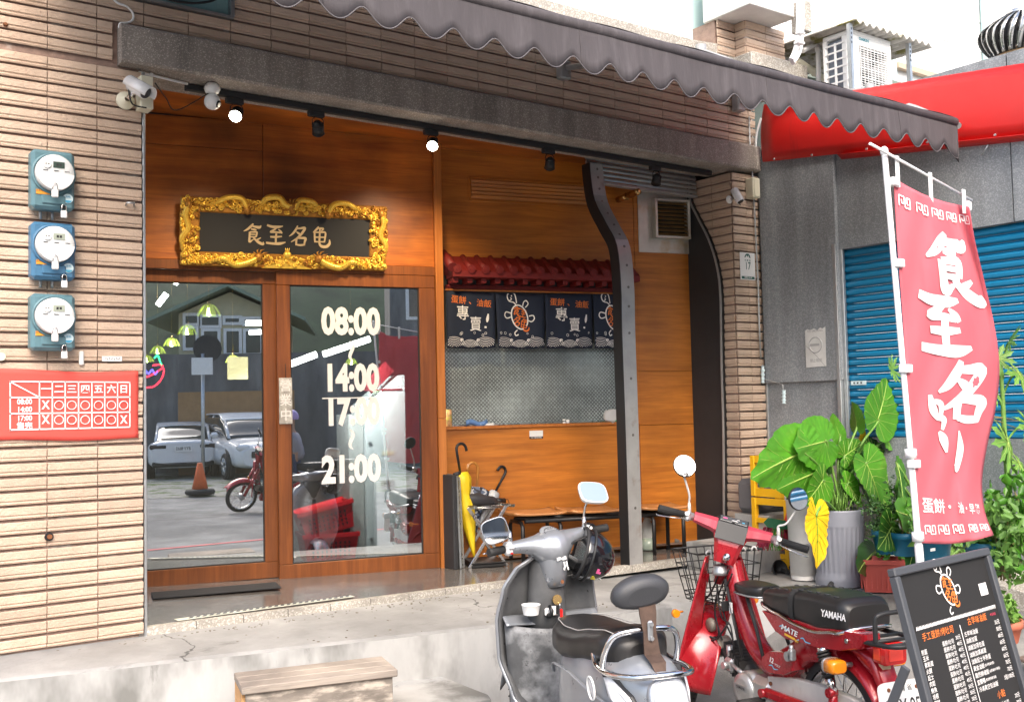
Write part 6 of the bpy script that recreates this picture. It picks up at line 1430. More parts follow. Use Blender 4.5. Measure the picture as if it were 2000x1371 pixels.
# floorboard
m = MB(); m.loft([superring(x, 0, .235, w, .045, 24, 5) for x, w in ((.36, .15), (.30, .168), (.10, .165), (-.06, .16))], 0, True); BP(m, 'floorboard', 'worn_plastic')
for k in range(6):
    m = MB(); y = -.11+.044*k; m.tube([(.26, y*.9, .282), (.14, y+.008*sin(k), .283), (-.02, y, .282)], .006, 6); BP(m, 'floor_rib', 'grey_plastic')
# headset: cowl, gauges, grips (steered a little to the left)
HM = Matrix.Translation((.345, 0, .99)) @ Matrix.Rotation(radians(13), 4, Vector((-.40, 0, .92)).normalized()) @ Matrix.Diagonal((1, .80, 1, 1))
m = MB()
arms = [(-.265, .030, .026, .030), (-.20, .036, .030, .028), (-.14, .046, .038, .022), (-.085, .068, .060, .004), (-.04, .086, .080, -.006), (0, .092, .084, -.008), (.04, .086, .080, -.006), (.085, .068, .060, .004), (.14, .046, .038, .022), (.20, .036, .030, .028), (.265, .030, .026, .030)]
P = []
for i in range(41):
    y = -.265+.53*i/40; rx, rz, zo = interp(arms, y); P.append([(-.02+rx*cos(a)-.012*(1-abs(y)/.265), y, zo+rz*sin(a)) for a in [2*pi*k/22 for k in range(22)]])
m.loft(P, 0, True, M=HM); BP(m, 'handlebar_cowl', 'silver_paint')
m = MB(); m.loft([[(xo+rx*cos(a), ry*(abs(sin(a))**.8)*(1 if sin(a) >= 0 else -1), z) for a in [2*pi*k/22 for k in range(22)]] for z, rx, ry, xo in ((-.175, .050, .062, -.028), (-.12, .064, .074, -.030), (-.06, .078, .086, -.030), (0, .088, .090, -.026), (.03, .085, .085, -.024))], 0, True, M=HM); BP(m, 'head_trunk', 'silver_paint')
GMx = HM @ Matrix.Translation((-.045, 0, .060)) @ Matrix.Rotation(radians(-32), 4, 'Y')
m = MB(); m.ell((0, 0, 0), (.055, .066, .012), 24, 6, 0, GMx, 0, 1); gg = BP(m, 'gauge_glass', mat('gauge_face', (.22, .23, .24), .3, coat=.2, var=.1))
m = MB(); Gz = GMx @ Matrix.Rotation(radians(-90), 4, 'Z') @ Matrix.Translation((0, 0, .0135))
for k in range(13): a = radians(200-220*k/12); m.box((.045*cos(a), .034*sin(a)-.004, 0), (.009, .0025, .001), 0, Gz @ Matrix.Identity(4))
for q in ((-.03, -.012), (-.01, -.022), (.012, -.024), (.032, -.014)): m.cyl((q[0], q[1], -.002), (q[0], q[1], .001), .006, n=8, M=Gz)
text(m, '40  60', Gz @ Matrix.Translation((0, .018, 0)), .012, 1, 0); m.build('gauge_marks', 'print_black', gg, False)
m = MB(); Sx = HM @ frame((-.118, -.005, -.075), (0, -1, 0), (.12, 0, 1))
for dx, dy, w, h in ((-.034, .03, .012, .014), (-.018, .034, .016, .018), (.0, .032, .014, .02), (.016, .03, .014, .016), (.004, 0, .010, .028), (.020, .002, .010, .024), (-.002, -.016, .008, .012), (.024, -.018, .008, .014)): m.box((dx, dy, 0), (w, h, .002), 0, Sx, .0006)
BP(m, 'worn_sticker', 'white')
m = MB(); m.cyl((-.112, .010, -.148), (-.106, .010, -.148), .009, n=10, M=HM); BP(m, 'cowl_screw', 'rust')
for s_ in (-1, 1):
    m = MB(); m.tube([(-.022, s_*.30, .031), (-.030, s_*.385, .031), (-.031, s_*.405, .031)], [.0165, .0175, .0185], 16, M=HM)
    for k in range(10): m.tube([HM @ Vector((-.022-.0085*k/10, s_*(.305+.0085*k), .031)), HM @ Vector((-.0222-.0085*k/10, s_*(.308+.0085*k), .031))], .0185, 16)
    BP(m, 'grip', 'rubber')
    m = MB(); m.box((-.024, s_*.275, .030), (.05, .045, .060), 0, HM, .012); m.box((-.052, s_*.272, .036), (.012, .030, .012), 0, HM, .004); sw_ = BP(m, 'switch_housing', 'white' if s_ < 0 else mat('switch_grey', (.55, .56, .57), .45))
    m = MB(); m.box((-.053, s_*.275, .012), (.010, .016, .010), 0, HM, .003); m.build('switch_button', 'red_lens', sw_, False)
    m = MB(); m.tube(crom([HM @ Vector(q) for q in ((.012, s_*.25, .02), (.045, s_*.30, .018), (.035, s_*.39, .018))], 5), [.006]*11, 6, flat=.6); BP(m, 'brake_lever', 'chrome')
# mirrors
for s_, (px, py), rot, w, h in ((-1, (1158, 962), .12, .072, .056), (1, (967, 1036), -.30, .060, .055)):
    c_ = SV(px, py, 'x', .30 if s_ < 0 else .24); a_ = HM @ Vector((-.02, s_*.255, .055))
    m = MB(); m.tube(crom([a_, a_+Vector((.0, 0, .05)), c_+Vector((.012, (.03 if s_ < 0 else -.035), -.05)), c_+Vector((.012, 0, -.02))], 4), .0055, 8); m.tube([a_+Vector((0, 0, -.01)), a_+Vector((0, 0, .045))], [.012, .009], 10); mo = BP(m, 'mirror_stalk', 'chrome')
    # the glass faces the rider
    Mm = Matrix.Translation(c_) @ Matrix.Rotation(radians(-8*s_), 4, 'Z') @ Matrix.Rotation(radians(38 if s_ < 0 else 4), 4, 'Y') @ Matrix.Rotation(rot, 4, 'X')
    m = MB(); m.loft([superring(x, 0, 0, w*k_, h*k_, 28, 3.6) for x, k_ in ((.026, .55), (.016, .92), (.0, 1.0), (-.006, 1.0), (-.0075, .94))], 0, True, M=Mm); BP(m, 'mirror_housing', 'silver_paint' if s_ > 0 else 'white_gloss')
    m = MB(); R_ = superring(-.0085, 0, 0, w*.92, h*.92, 28, 3.6); m.add(R_, [tuple(range(28))[::-1]], 0, False, Mm); BP(m, 'mirror_glass', 'mirror')
m = MB(); m.tube(crom([HM @ Vector((-.01, -.26, 0)), Vector((.30, -.24, .90)), Vector((.33, -.15, .86)), Vector((.36, -.06, .84))], 5), .006, 6); BP(m, 'brake_cable', 'black')
# rear body
bT = [(-.80, .045, .60, .44), (-.74, .085, .665, .40), (-.64, .128, .705, .36), (-.50, .160, .715, .33), (-.34, .178, .71, .31), (-.18, .168, .69, .29), (-.06, .122, .665, .27), (.03, .078, .64, .27)]
def body_ring(x, n=32):
    w, t_, b_ = interp(bT, x); return superring(x, 0, (t_+b_)/2, w, (t_-b_)/2, n, 2.9)
m = MB(); m.loft([body_ring(-.80+.83*i/30) for i in range(31)], 0, True); BP(m, 'rear_body', 'silver_paint')
m = MB()
for s_ in (1, -1):
    L_ = [(.0, s_*.118, .52), (-.08, s_*.155, .575), (-.20, s_*.185, .60), (-.34, s_*.187, .595), (-.50, s_*.172, .56), (-.62, s_*.138, .53)]
    m.tube(crom(L_, 5), [.004]+[.008]*24+[.004], 8, flat=.5)
BP(m, 'body_crease', 'silver_paint')
# emblem
q = SV(1157, 1343, 'y', .182); me_ = frame(q, (-1, 0, .05), (0, -.05, 1)); me_ = frame(Vector((q.x, .184, q.z)), (-1, 0, 0), (0, .10, 1))
m = MB(); m.tube([(.030*cos(2*pi*k/28), .042*sin(2*pi*k/28), .004) for k in range(28)], .0045, 6, 0, True, M=me_); em = BP(m, 'emblem', 'white_gloss')
m = MB(); stroke(m, [(-.012, -.026, .010), (-.010, .02, .010), (-.002, .022, .009), (.003, -.020, .010), (.010, -.02, .010), (.012, .028, .008)], me_, 0, .004); m.build('emblem_letter', 'white_gloss', em, False)
# seat
sT = [(-.60, .060, .745, .66), (-.575, .108, .778, .65), (-.50, .142, .790, .645), (-.40, .158, .775, .635), (-.28, .170, .750, .615), (-.16, .168, .744, .600), (-.05, .145, .748, .595), (.03, .100, .742, .60), (.075, .045, .705, .62)]
def seat_ring(x, g=0):
    w, t_, b_ = interp(sT, x); return superring(x, 0, (t_+b_)/2, w+g, (t_-b_)/2+g, 32, 3.0)
m = MB(); m.loft([seat_ring(-.60+.675*i/32) for i in range(33)], 0, True); st_ = BP(m, 'seat', 'seat_vinyl')
m = MB(); Ls = []
for i in range(31):
    x = .06-.62*i/30; w, t_, b_ = interp(sT, x); Ls.append((x, w*.78, (t_+b_)/2+(t_-b_)/2*.93+.0))
m.tube(Ls, .0022, 5); m.tube([(x, -y, z) for x, y, z in Ls], .0022, 5); m.build('seat_piping', mat('piping', (.42, .40, .37), .6), st_, False)
# chrome grab rail, bracket and backrest pad
cz = .70
loop = [(-.44, .135, .70), (-.50, .150, .66), (-.62, .155, .655), (-.74, .11, .665), (-.78, 0, .672), (-.74, -.11, .665), (-.62, -.155, .655), (-.50, -.150, .66), (-.44, -.135, .70)]
m = MB(); m.tube(crom(loop, 5), .0115, 10); hp = crom([(-.555, .153, .66), (-.575, .150, .72), (-.60, .125, .78), (-.62, .06, .80), (-.62, -.06, .80), (-.60, -.125, .78), (-.575, -.150, .72), (-.555, -.153, .66)], 5); m.tube(hp, .0115, 10); BP(m, 'grab_rail', 'chrome')
m = MB(); m.loft([[(x, y*w, z) for x, y, z in ((a, -1, b), (a, 1, b), (a-.006, 1, b-.001), (a-.006, -1, b-.001))] for a, b, w in ((-.72, .66, .018), (-.70, .70, .030), (-.655, .72, .032), (-.640, .80, .026), (-.630, .86, .034), (-.62, .92, .034))], 0, False); BP(m, 'backrest_bracket', 'rust_metal')
m = MB(); m.box((-.650, 0, .80), (.012, .022, .075), 0, None, .008); m.cyl((-.658, 0, .825), (-.664, 0, .825), .008, n=8); m.cyl((-.658, 0, .775), (-.664, 0, .775), .008, n=8); BP(m, 'rail_clamp', 'galv')
Mp = Matrix.Translation((-.605, .015, .930)) @ Matrix.Rotation(radians(-12), 4, 'Y') @ Matrix.Rotation(radians(-7), 4, 'X') @ Matrix.Scale(.91, 4)
m = MB(); m.loft([[(x, y*w, z) for y, z in [(cos(2*pi*k/28)*1.0, (.075 if sin(2*pi*k/28) > 0 else .058)*sc_*(abs(sin(2*pi*k/28))**.85)*(1 if sin(2*pi*k/28) >= 0 else -1)+.012*cos(2*pi*k/28)*0) for k in range(28)]] for x, w, sc_ in ((-.045, .072, .55), (-.034, .108, .88), (-.012, .126, 1), (.015, .126, 1), (.034, .108, .88), (.044, .072, .55))], 0, True, M=Mp); BP(m, 'backrest_pad', 'pad_vinyl')
# lamps, plate and under-tail
tl = SV(1325, 1330, 'x', -.775)
Mt = Matrix.Translation((-.775, 0, .575)) @ Matrix.Rotation(radians(20), 4, 'Y')
m = MB(); m.loft([superring(x, 0, 0, w, h, 24, 3) for x, w, h in ((.03, .075, .085), (-.010, .078, .088), (-.016, .070, .080))], 0, True, M=Mt); BP(m, 'lamp_bezel', 'silver_paint')
m = MB(); m.loft([superring(x, 0, 0, w, h, 24, 3) for x, w, h in ((-.010, .066, .076), (-.030, .060, .070), (-.038, .045, .052), (-.040, .02, .02))], 0, True, M=Mt); lm = BP(m, 'tail_lamp', 'clear_lens')
m = MB()
for k in range(5): m.box((-.040+.001*abs(k-2), 0, -.045+.020*k), (.004, .075, .006), 0, Mt, .001)
m.build('lens_rib', 'white_gloss', lm, False)
for s_ in (1, -1):
    A_ = [(q[0], q[1], q[2]+.045) for q in [(-.56, .150, .600), (-.60, .140, .605), (-.70, .105, .545), (-.755, .078, .47), (-.735, .090, .455), (-.66, .128, .48), (-.60, .148, .53)]]
    m = MB(); n = len(A_); c_ = [sum(q[i] for q in A_)/n for i in range(3)]
    outer = [Vector((q[0], q[1], q[2])) for q in A_]; nrm = Vector((-.35, .93, .05))
    rings = [[Vector(c_)+(q-Vector(c_))*k_+nrm*o_ for q in outer] for k_, o_ in ((1.06, -.02), (1.06, .004), (.98, .010))]
    rings = [[Vector((p.x, p.y*s_, p.z)) for p in r] for r in rings]
    m.loft(rings if s_ > 0 else [r[::-1] for r in rings], 0, False); sg_ = BP(m, 'signal_surround', 'gauge_grey')
    rings = [[Vector(c_)+(q-Vector(c_))*k_+nrm*o_ for q in outer] for k_, o_ in ((.90, .006), (.86, .016), (.6, .022))]
    rings = [[Vector((p.x, p.y*s_, p.z)) for p in r] for r in rings]
    m = MB(); m.loft(rings if s_ > 0 else [r[::-1] for r in rings], 0, True); m.build('turn_signal', 'clear_lens', sg_, False)
m = MB(); Mpl = Matrix.Translation((-.865, -.005, .435)) @ Matrix.Rotation(radians(28), 4, 'Y'); m.loft([superring(x, 0, 0, .125, .085, 24, 6) for x in (.002, -.002)], 0, False, M=Mpl); lp = BP(m, 'number_plate', 'plate_white')
m = MB(); m.cyl((-.003, -.02, .062), (-.010, -.02, .062), .011, n=6, M=Mpl); m.build('plate_bolt', 'rust', lp, False)
m = MB(); m.loft([superring(x, 0, z, .07, .05, 16, 3) for x, z in ((-.60, .40), (-.74, .42), (-.85, .36))], 0, True); BP(m, 'under_tail', 'grey_plastic')
wheel(sc, (-.50, 0, .215), .215, .085, 'engine_alu'); wheel(sc, (.60, 0, .215), .215, .08, 'engine_alu')
m = MB(); m.shell(18, 8, lambda u, v: (.60+.255*cos(radians(15+160*u)), (v-.5)*.13, .215+.255*sin(radians(15+160*u))-.05*(abs(2*v-1)**2)), .008); BP(m, 'front_mudguard', 'silver_paint')
m = MB(); m.tube([(.42, 0, .80), (.56, 0, .35), (.60, 0, .215)], .026, 10); BP(m, 'fork', 'grey_plastic')
m = MB(); m.box((-.35, .06, .26), (.38, .10, .16), 0, None, .04); BP(m, 'engine_case', 'fin_black')
m = MB(); m.tube([(-.20, -.14, .22), (-.35, -.17, .26), (-.62, -.18, .32)], [.03, .05, .05], 12); BP(m, 'exhaust', 'steel')
m = MB(); m.tube([(-.15, .12, .2), (-.25, .2, .0)], .012, 8); m.tube([(-.15, -.12, .2), (-.25, -.2, .0)], .012, 8); BP(m, 'centre_stand', 'black')
# helmet hanging from the right handlebar
hc = SV(1152, 1085, 'x', .30)
he = thing('helmet', 'glossy black half helmet hung from the silver scooter handlebar', 'helmet', M=SM @ Matrix.Translation(hc) @ Matrix.Rotation(radians(108), 4, 'X') @ Matrix.Rotation(radians(-12), 4, 'Y'))
m = MB(); m.ell((0, 0, -.035), (.128, .118, .150), 30, 14, 0, None, -.10, 1); m.build('shell', 'helmet_black', he, False)
m = MB(); m.tube([(.127*cos(2*pi*k/30), .117*sin(2*pi*k/30), -.048) for k in range(30)], .008, 8, 0, True); m.build('rim_trim', 'matte_black', he, False)
m = MB(); m.ell((0, 0, -.037), (.116, .106, .135), 24, 10, 0, None, -.05, 1); m.build('liner', 'umb_black', he, False)
m = MB(); m.tube([(.1285*cos(a), .1185*sin(a), -.012) for a in [2*pi*k/30 for k in range(30)]], .006, 6, 0, True); m.build('band', 'gauge_grey', he, False)
for a, zz, nm, mt_ in ((-2.2, .02, 'yellow_sticker', mat('stick_yellow', (.75, .62, .05), .5)), (-1.2, .10, 'pink_sticker', mat('stick_pink', (.75, .12, .32), .5)), (-2.6, .03, 'pink_sticker', 'stick_pink'), (-1.9, .06, 'silver_sticker', 'steel')):
    k_ = sqrt(max(.05, 1-((zz+.035)/.15)**2)); q = Vector((.130*k_*cos(a), .120*k_*sin(a), zz)); n_ = Vector((q.x/.128**2, q.y/.118**2, (zz+.035)/.15**2)).normalized(); M = frame(q, Vector((0, 0, 1)).cross(n_), (0, 0, 1)); m = MB(); m.box((0, 0, 0), (.026, .012, .002), 0, M, .0008); m.box((.006, .010, 0), (.012, .010, .002), 0, M, .0008); m.build(nm, mt_, he, False)
m = MB(); bar_ = he.matrix_world.inverted() @ (SM @ (HM @ Vector((-.022, -.315, .031)))); m.tube(crom([Vector((.02, .11, -.05)), bar_+Vector((.012, .02, -.03)), bar_+Vector((0, 0, .022)), bar_+Vector((-.02, .02, -.02)), Vector((-.05, .10, -.05))], 5), .009, 6, flat=.3); m.tube(crom([Vector((.04, -.08, -.05)), Vector((.0, -.05, -.13)), Vector((-.05, .02, -.12)), Vector((-.06, .08, -.05))], 5), .007, 6, flat=.4); m.build('chin_strap', 'black', he, False)

# ------------------------------------------------------------------ red moped
mp = thing('moped', 'old cherry red step-through moped with long black seat and wire front basket', 'motorcycle', (3.955, 3.39, -.555), radians(75.5))
MM = XF[mp.name]; MI = MM.inverted()
def MV(px, py, ax='y', val=.09):
    i = 'xyz'.index(ax); o = MI @ CAM; d = (MI.to_3x3() @ ray(px, py)); return o+d*((val-o[i])/d[i])
BM = lambda m, n, mt, p=mp: m.build(n, mt, p, False)
def plate_px(mb, pts, y0, y1, bev=.0):
    """side panel outlined in the plane y = y1 and given thickness to y0"""
    L_ = [MV(a, b, 'y', y1) for a, b in pts]
    poly = [(p.x, p.z) for p in L_]; M = frame((0, 0, 0), (1, 0, 0), (0, 0, 1)); cx_ = sum(p[0] for p in poly)/len(poly); cz_ = sum(p[1] for p in poly)/len(poly)
    n = len(poly); R = []
    for yy, k_ in ((y0, .97), (y1-.012, 1.0), (y1-.003, .985), (y1, .94)): R.append([(cx_+(x-cx_)*k_, yy, cz_+(z-cz_)*k_) for x, z in poly])
    mb.loft(R if sum(poly[i][0]*poly[(i+1) % n][1]-poly[(i+1) % n][0]*poly[i][1] for i in range(n)) < 0 else [r[::-1] for r in R], 0, False); return poly
RW = MV(1640, 1374, 'y', 0)
RR = .27
ax_rear = Vector((-.55, 0, RR)); wheel(mp, ax_rear, RR, .062, 'steel', 36)
STA = Vector((-sin(radians(26)), 0, cos(radians(26))))
SDEL = radians(38)
Ms = Matrix.Translation((.30, 0, .93)) @ Matrix.Rotation(-SDEL, 4, STA)     # steering turned to the right
SMi = lambda v: Ms @ (Vector(v)-Vector((.30, 0, .93)))
ST4 = Ms @ Matrix.Translation((-.30, 0, -.93))
wheel(mp, Vector((.62, 0, RR)), RR, .062, 'steel', 36, Mx=ST4)
m = MB(); m.tube([(.36, 0, .80), (.40, .0, .72)], .03, 10, M=ST4)
for s_ in (-1, 1): m.tube([(.36, s_*.075, .74), (.60, s_*.075, .30)], [.022, .026], 10, M=ST4)
BM(m, 'front_fork', 'cherry')
m = MB()
def fend(u, v):
    a = radians(35+165*u); w = .082*(1+.15*u); r = .315+.03*max(0, u-.6); y = (2*v-1)*w; return (.62+r*cos(a), y, RR+r*sin(a)-.0-.045*abs(2*v-1)**2.2*(sin(a)) + .0)
m.shell(26, 12, lambda u, v: (lambda p: (p[0]-.03*(abs(2*v-1)**2)*(-cos(radians(35+165*u))), p[1], p[2]))(fend(u, v)), .005, M=ST4); BM(m, 'front_fender', 'cherry')
# leg shield wings
for s_ in (1, -1):
    def wing(u, v, s_=s_):
        z = .28+.58*v; y = s_*(.055+.05*u+(.115*(1-v)**.9)*u+.075*(1-v)); x = .40+.03*v-.05*u-.06*(1-v)*(1-u)*0 + .10*(v-.5)*-.55; return (x, y, z)
    m = MB(); m.shell(8, 16, wing, .010); BM(m, 'leg_shield', 'cherry')
# handlebar cover
HB = ST4 @ Matrix.Translation((.285, 0, 1.0))
m = MB()
T_ = [(-.20, .034, .026, .012), (-.12, .052, .034, .006), (-.075, .066, .040, 0), (0, .072, .044, 0), (.075, .066, .040, 0), (.12, .052, .034, .006), (.20, .034, .026, .012)]
for s_ in (-1, 1):
    R = []
    for i in range(9):
        y = s_*(.076+.124*i/8); rx, rz, zo = interp(T_, y); R.append([(rx*c_, y, zo+rz*d_) for c_, d_ in ((-1, -.5), (-.75, .55), (-.2, 1), (.7, .9), (1, .3), (.9, -.8), (.2, -1), (-.6, -1))])
    m = MB(); m.loft(R if s_ > 0 else R, 0, False, M=HB); BM(m, 'handlebar_cover', 'faded_red')
m = MB(); m.loft([[(a, y, b) for a, b in ((-.112, -.055), (-.080, .030), (.0, .060), (.07, .045), (.085, -.02), (.02, -.06))] for y in (-.075, .075)], 0, False, M=HB); BM(m, 'gauge_panel', 'gauge_grey')
Gp = HB @ frame((-.042, 0, .0465), (0, -1, 0), (.080, 0, .030))
m = MB(); m.box((0, .002, 0), (.136, .060, .003), 0, Gp, .001); gz_ = BM(m, 'gauge_window', mat('smoked', (.10, .105, .11), .12, coat=.7))
m = MB(); m.box((-.045, .004, .002), (.022, .012, .001), 0, Gp); m.build('warning_light', 'stick_pink', gz_, False)
m = MB(); m.box((.006, -.004, .002), (.030, .007, .001), 0, Gp); m.box((.02, .016, .002), (.016, .004, .001), 0, Gp); text(m, 'YAMAHA', Gp @ Matrix.Translation((.0, -.016, .0015)), .008, 1, 0); m.build('gauge_print', 'print_white', gz_, False)
m = MB(); m.box((.048, -.002, .002), (.012, .012, .001), 0, Gp); m.build('gauge_light', 'sticker_blue', gz_, False)
m = MB(); m.cyl((0, -.030, -.002), (0, -.030, .006), .008, n=10, M=Gp); m.build('reset_knob', 'black', gz_, False)
m = MB(); m.loft([[(a, y*w, b) for a, y, b in ((-.10, -1, z), (-.10+d_, -.7, z), (-.10+d_, .7, z), (-.10, 1, z), (.05, 1.0, z), (.08, 0, z), (.05, -1, z))] for z, w, d_ in ((-.170, .050, -.012), (-.13, .060, -.016), (-.08, .070, -.016), (-.035, .084, -.010))], 0, False, M=HB @ Matrix.Translation((.02, 0, 0))); BM(m, 'neck_cover', 'cherry')
m = MB(); q = HB @ Vector((-.094, 0, -.14)); m.cyl(q+Vector((0, 0, -.012)), q+Vector((-.022, 0, .012)), .020, .016, n=14); m.tube([q+Vector((-.02, 0, .01)), q+Vector((-.026, 0, .014))], .009, 10); BM(m, 'steering_lock', 'chrome')
m = MB(); m.lathe([(.034, 0), (.042, .006), (.042, .022), (.036, .03), (.036, .05)], 18, 0, Matrix.Translation(HB @ Vector((-.03, 0, -.235))), cap=True); BM(m, 'steering_race', 'galv')
for s_ in (-1, 1):
    m = MB(); m.tube([(-.02, s_*.205, .010), (-.045, s_*.245, .010)], .020, 12, M=HB); m.box((-.035, s_*.228, .008), (.05, .032, .054), 0, HB, .010); m.cyl((-.05, s_*.235, .01), (-.07, s_*.235, .02), .010, n=8, M=HB); BM(m, 'switch_housing', 'engine_alu')
    g0_, g1_ = Vector((-.048, s_*.252, .010)), Vector((-.085, s_*.375, .008)); m = MB(); m.tube([g0_, g1_, g1_+(g1_-g0_)*.03], [.0165, .0175, .019], 16, M=HB)
    for k in range(12):
        a = 2*pi*k/12; o_ = Vector((.0155*cos(a)*.3, 0, .0155*sin(a))); m.tube([HB @ (g0_+Vector((.016*cos(a), 0, .016*sin(a)))), HB @ (g1_+Vector((.017*cos(a), 0, .017*sin(a))))], .0025, 4)
    BM(m, 'grip', 'rubber')
    m = MB(); m.tube(crom([HB @ Vector(q) for q in ((-.01, s_*.235, -.005), (.018, s_*.29, -.02), (-.01, s_*.37, -.03), (-.02, s_*.39, -.026))], 4), .0055, 6, flat=.6); BM(m, 'brake_lever', 'chrome')
for s_, (px, py), rr_, mt_ in ((1, (1337, 910), .060, 'chrome'), (-1, (1559, 974), .058, 'chrome')):
    a_ = HB @ Vector((-.035, s_*.228, .035)); c_ = MV(px, py, 'x', (a_.x-.02 if s_ > 0 else a_.x-.04)); 
    mid = (a_+c_)/2+Vector((0, s_*-.012, -.03)); m = MB(); m.tube(crom([a_, a_+Vector((0, 0, .045)), mid, c_+Vector((.01, 0, -.05 if s_ > 0 else -.045))], 5), .0055, 8); m.tube([a_+Vector((0, 0, -.01)), a_+Vector((0, 0, .04))], [.010, .007], 8); BM(m, 'mirror_stalk', 'rusty_white')
    Mm = Matrix.Translation(c_) @ (Matrix.Rotation(radians(-12 if s_ > 0 else 2), 4, 'Z') @ Matrix.Rotation(radians(24 if s_ > 0 else 5), 4, 'Y'))
    m = MB(); m.loft([superring(x, 0, 0, rr_*k_, rr_*k_, 28, 2) for x, k_ in ((.022, .5), (.014, .9), (.004, 1), (-.004, 1), (-.006, .95))], 0, True, M=Mm); BM(m, 'mirror_housing', 'gauge_grey')
    m = MB(); m.add(superring(-.0065, 0, 0, rr_*.93, rr_*.93, 28, 2), [tuple(range(28))[::-1]], 0, False, Mm); BM(m, 'mirror_glass', 'mirror')
# wire basket in front
bk = thing('wire_basket', 'black wire basket fixed on the front of the red moped', 'basket', M=MM @ Matrix.Translation((.44, -.10, .60)))
def wl_(pts, r=.0035): m.tube([Vector(p) for p in pts], r, 5)
m = MB(); W1, W2, D1, D2, Hb = .20, .155, .26, .20, .26
def rect(k): f = k; w = W2+(W1-W2)*f; d = D2+(D1-D2)*f; z = Hb*f; return [(0, -w, z), (0, w, z), (d, w, z), (d, -w, z), (0, -w, z)]
for k in (0, .08, .16, .45, .72): wl_(rect(k), .003)
wl_(rect(1), .0055)
for q in range(9):
    f = q/8
    for side in range(4):
        a0, a1 = rect(0)[side], rect(0)[side+1]; b0_, b1_ = rect(1)[side], rect(1)[side+1]
        if side in (1, 3) and q % 2: continue
        wl_([Vector(a0).lerp(Vector(a1), f), Vector(b0_).lerp(Vector(b1_), f)], .003)
for q in range(7): y = -W2+2*W2*q/6; wl_([(0, y, 0), (D2, y, 0)], .003)
m.build('wire_mesh', 'black', bk, False)['kind'] = 'stuff'
for y in (-.14, -.07, .07, .14): m = MB(); m.tube([(-.012, y+.016*cos(a), Hb+.018*sin(a)) for a in [pi*k/8 for k in range(9)]], .005, 6); m.build('hook', 'white', bk, False)
# main tube, engine
m = MB(); dn = crom([(.27, 0, .84), (.235, 0, .72), (.165, 0, .56), (.06, 0, .44), (-.08, 0, .385), (-.22, 0, .385)], 6); m.tube(dn, [.046+.018*i/len(dn) for i in range(len(dn))], 14, flat=1.0); BM(m, 'frame_tube', 'cherry')
m = MB()
for s_ in (-1, 1): m.tube([(p.x-.012, p.y+s_*.030, p.z+.038) for p in dn[3:]], .004, 5)
BM(m, 'frame_seam', 'faded_red')
m = MB(); m.loft([superring(x, 0, z, w, h, 20, 3) for x, z, w, h in ((-.10, .40, .06, .06), (-.25, .45, .085, .09), (-.40, .56, .09, .08), (-.62, .60, .085, .06))], 0, True); BM(m, 'rear_frame', 'cherry')
m = MB(); plate_px(m, [(1486, 1192), (1560, 1212), (1600, 1222), (1688, 1240), (1690, 1252), (1676, 1268), (1640, 1271), (1598, 1266), (1560, 1254), (1532, 1247), (1512, 1232)], .04, .125); sp_ = BM(m, 'side_cover', 'cherry')
c_ = MV(1542, 1231, 'y', .128); d_ = MV(1572, 1237, 'y', .128)
Mk = frame(c_, (-1, 0, -.13), (0, 0, 1))
m = MB(); text(m, 'MATE', Mk @ Matrix.Translation((0, .0, 0)), .034, 1.35, .03, 0, shear=.25); m.build('decal_lettering', 'print_white', sp_, False)
m = MB(); 
for L_ in ([(-.075, -.004, .004), (-.05, .006, .006), (-.03, -.002, .006), (0, .006, .005)], [(.08, -.008, .004), (.10, -.002, .006), (.115, -.012, .006), (.15, -.008, .004)], [(.05, -.028, .003), (.07, -.018, .006)]): stroke(m, L_, Mk, 0, .001)
m.build('decal_swash', mat('decal_blue', (.15, .50, .70), .5), sp_, False)
m = MB(); m.box((.004, -.026, .001), (.075, .010, .001), 0, Mk); text(m, '80', Mk @ Matrix.Translation((.055, -.03, 0)), .018, 1.3, .02); m.build('decal_bar', mat('decal_amber', (.85, .48, .05), .5), sp_, False)
m = MB(); q = MV(1655, 1251, 'y', .126); m.cyl(q, q+Vector((0, .008, 0)), .010, n=12); m.build('cover_screw', 'chrome', sp_, False)
m = MB(); plate_px(m, [(1487, 1282), (1500, 1272), (1532, 1274), (1548, 1288), (1547, 1310), (1530, 1318), (1500, 1314), (1486, 1298)], .03, .115); bx = BM(m, 'battery_cover', 'cherry')
q = MV(1510, 1294, 'y', .117); Mk = frame(q, (-1, 0, -.15), (0, 0, 1)); m = MB(); text(m, '12', Mk @ Matrix.Translation((-.012, .008, 0)), .034, 1, .04, 0, shear=.2); text(m, 'VOLT', Mk @ Matrix.Translation((.034, -.0, 0)), .014, 1.2, .02, 0, shear=.2); m.build('decal_lettering', 'print_white', bx, False)
m = MB(); stroke(m, [(-.03, -.022, .003), (-.005, -.014, .006), (.01, -.024, .006), (.04, -.016, .003)], Mk, 0, .001); m.build('decal_swash', 'decal_blue', bx, False)
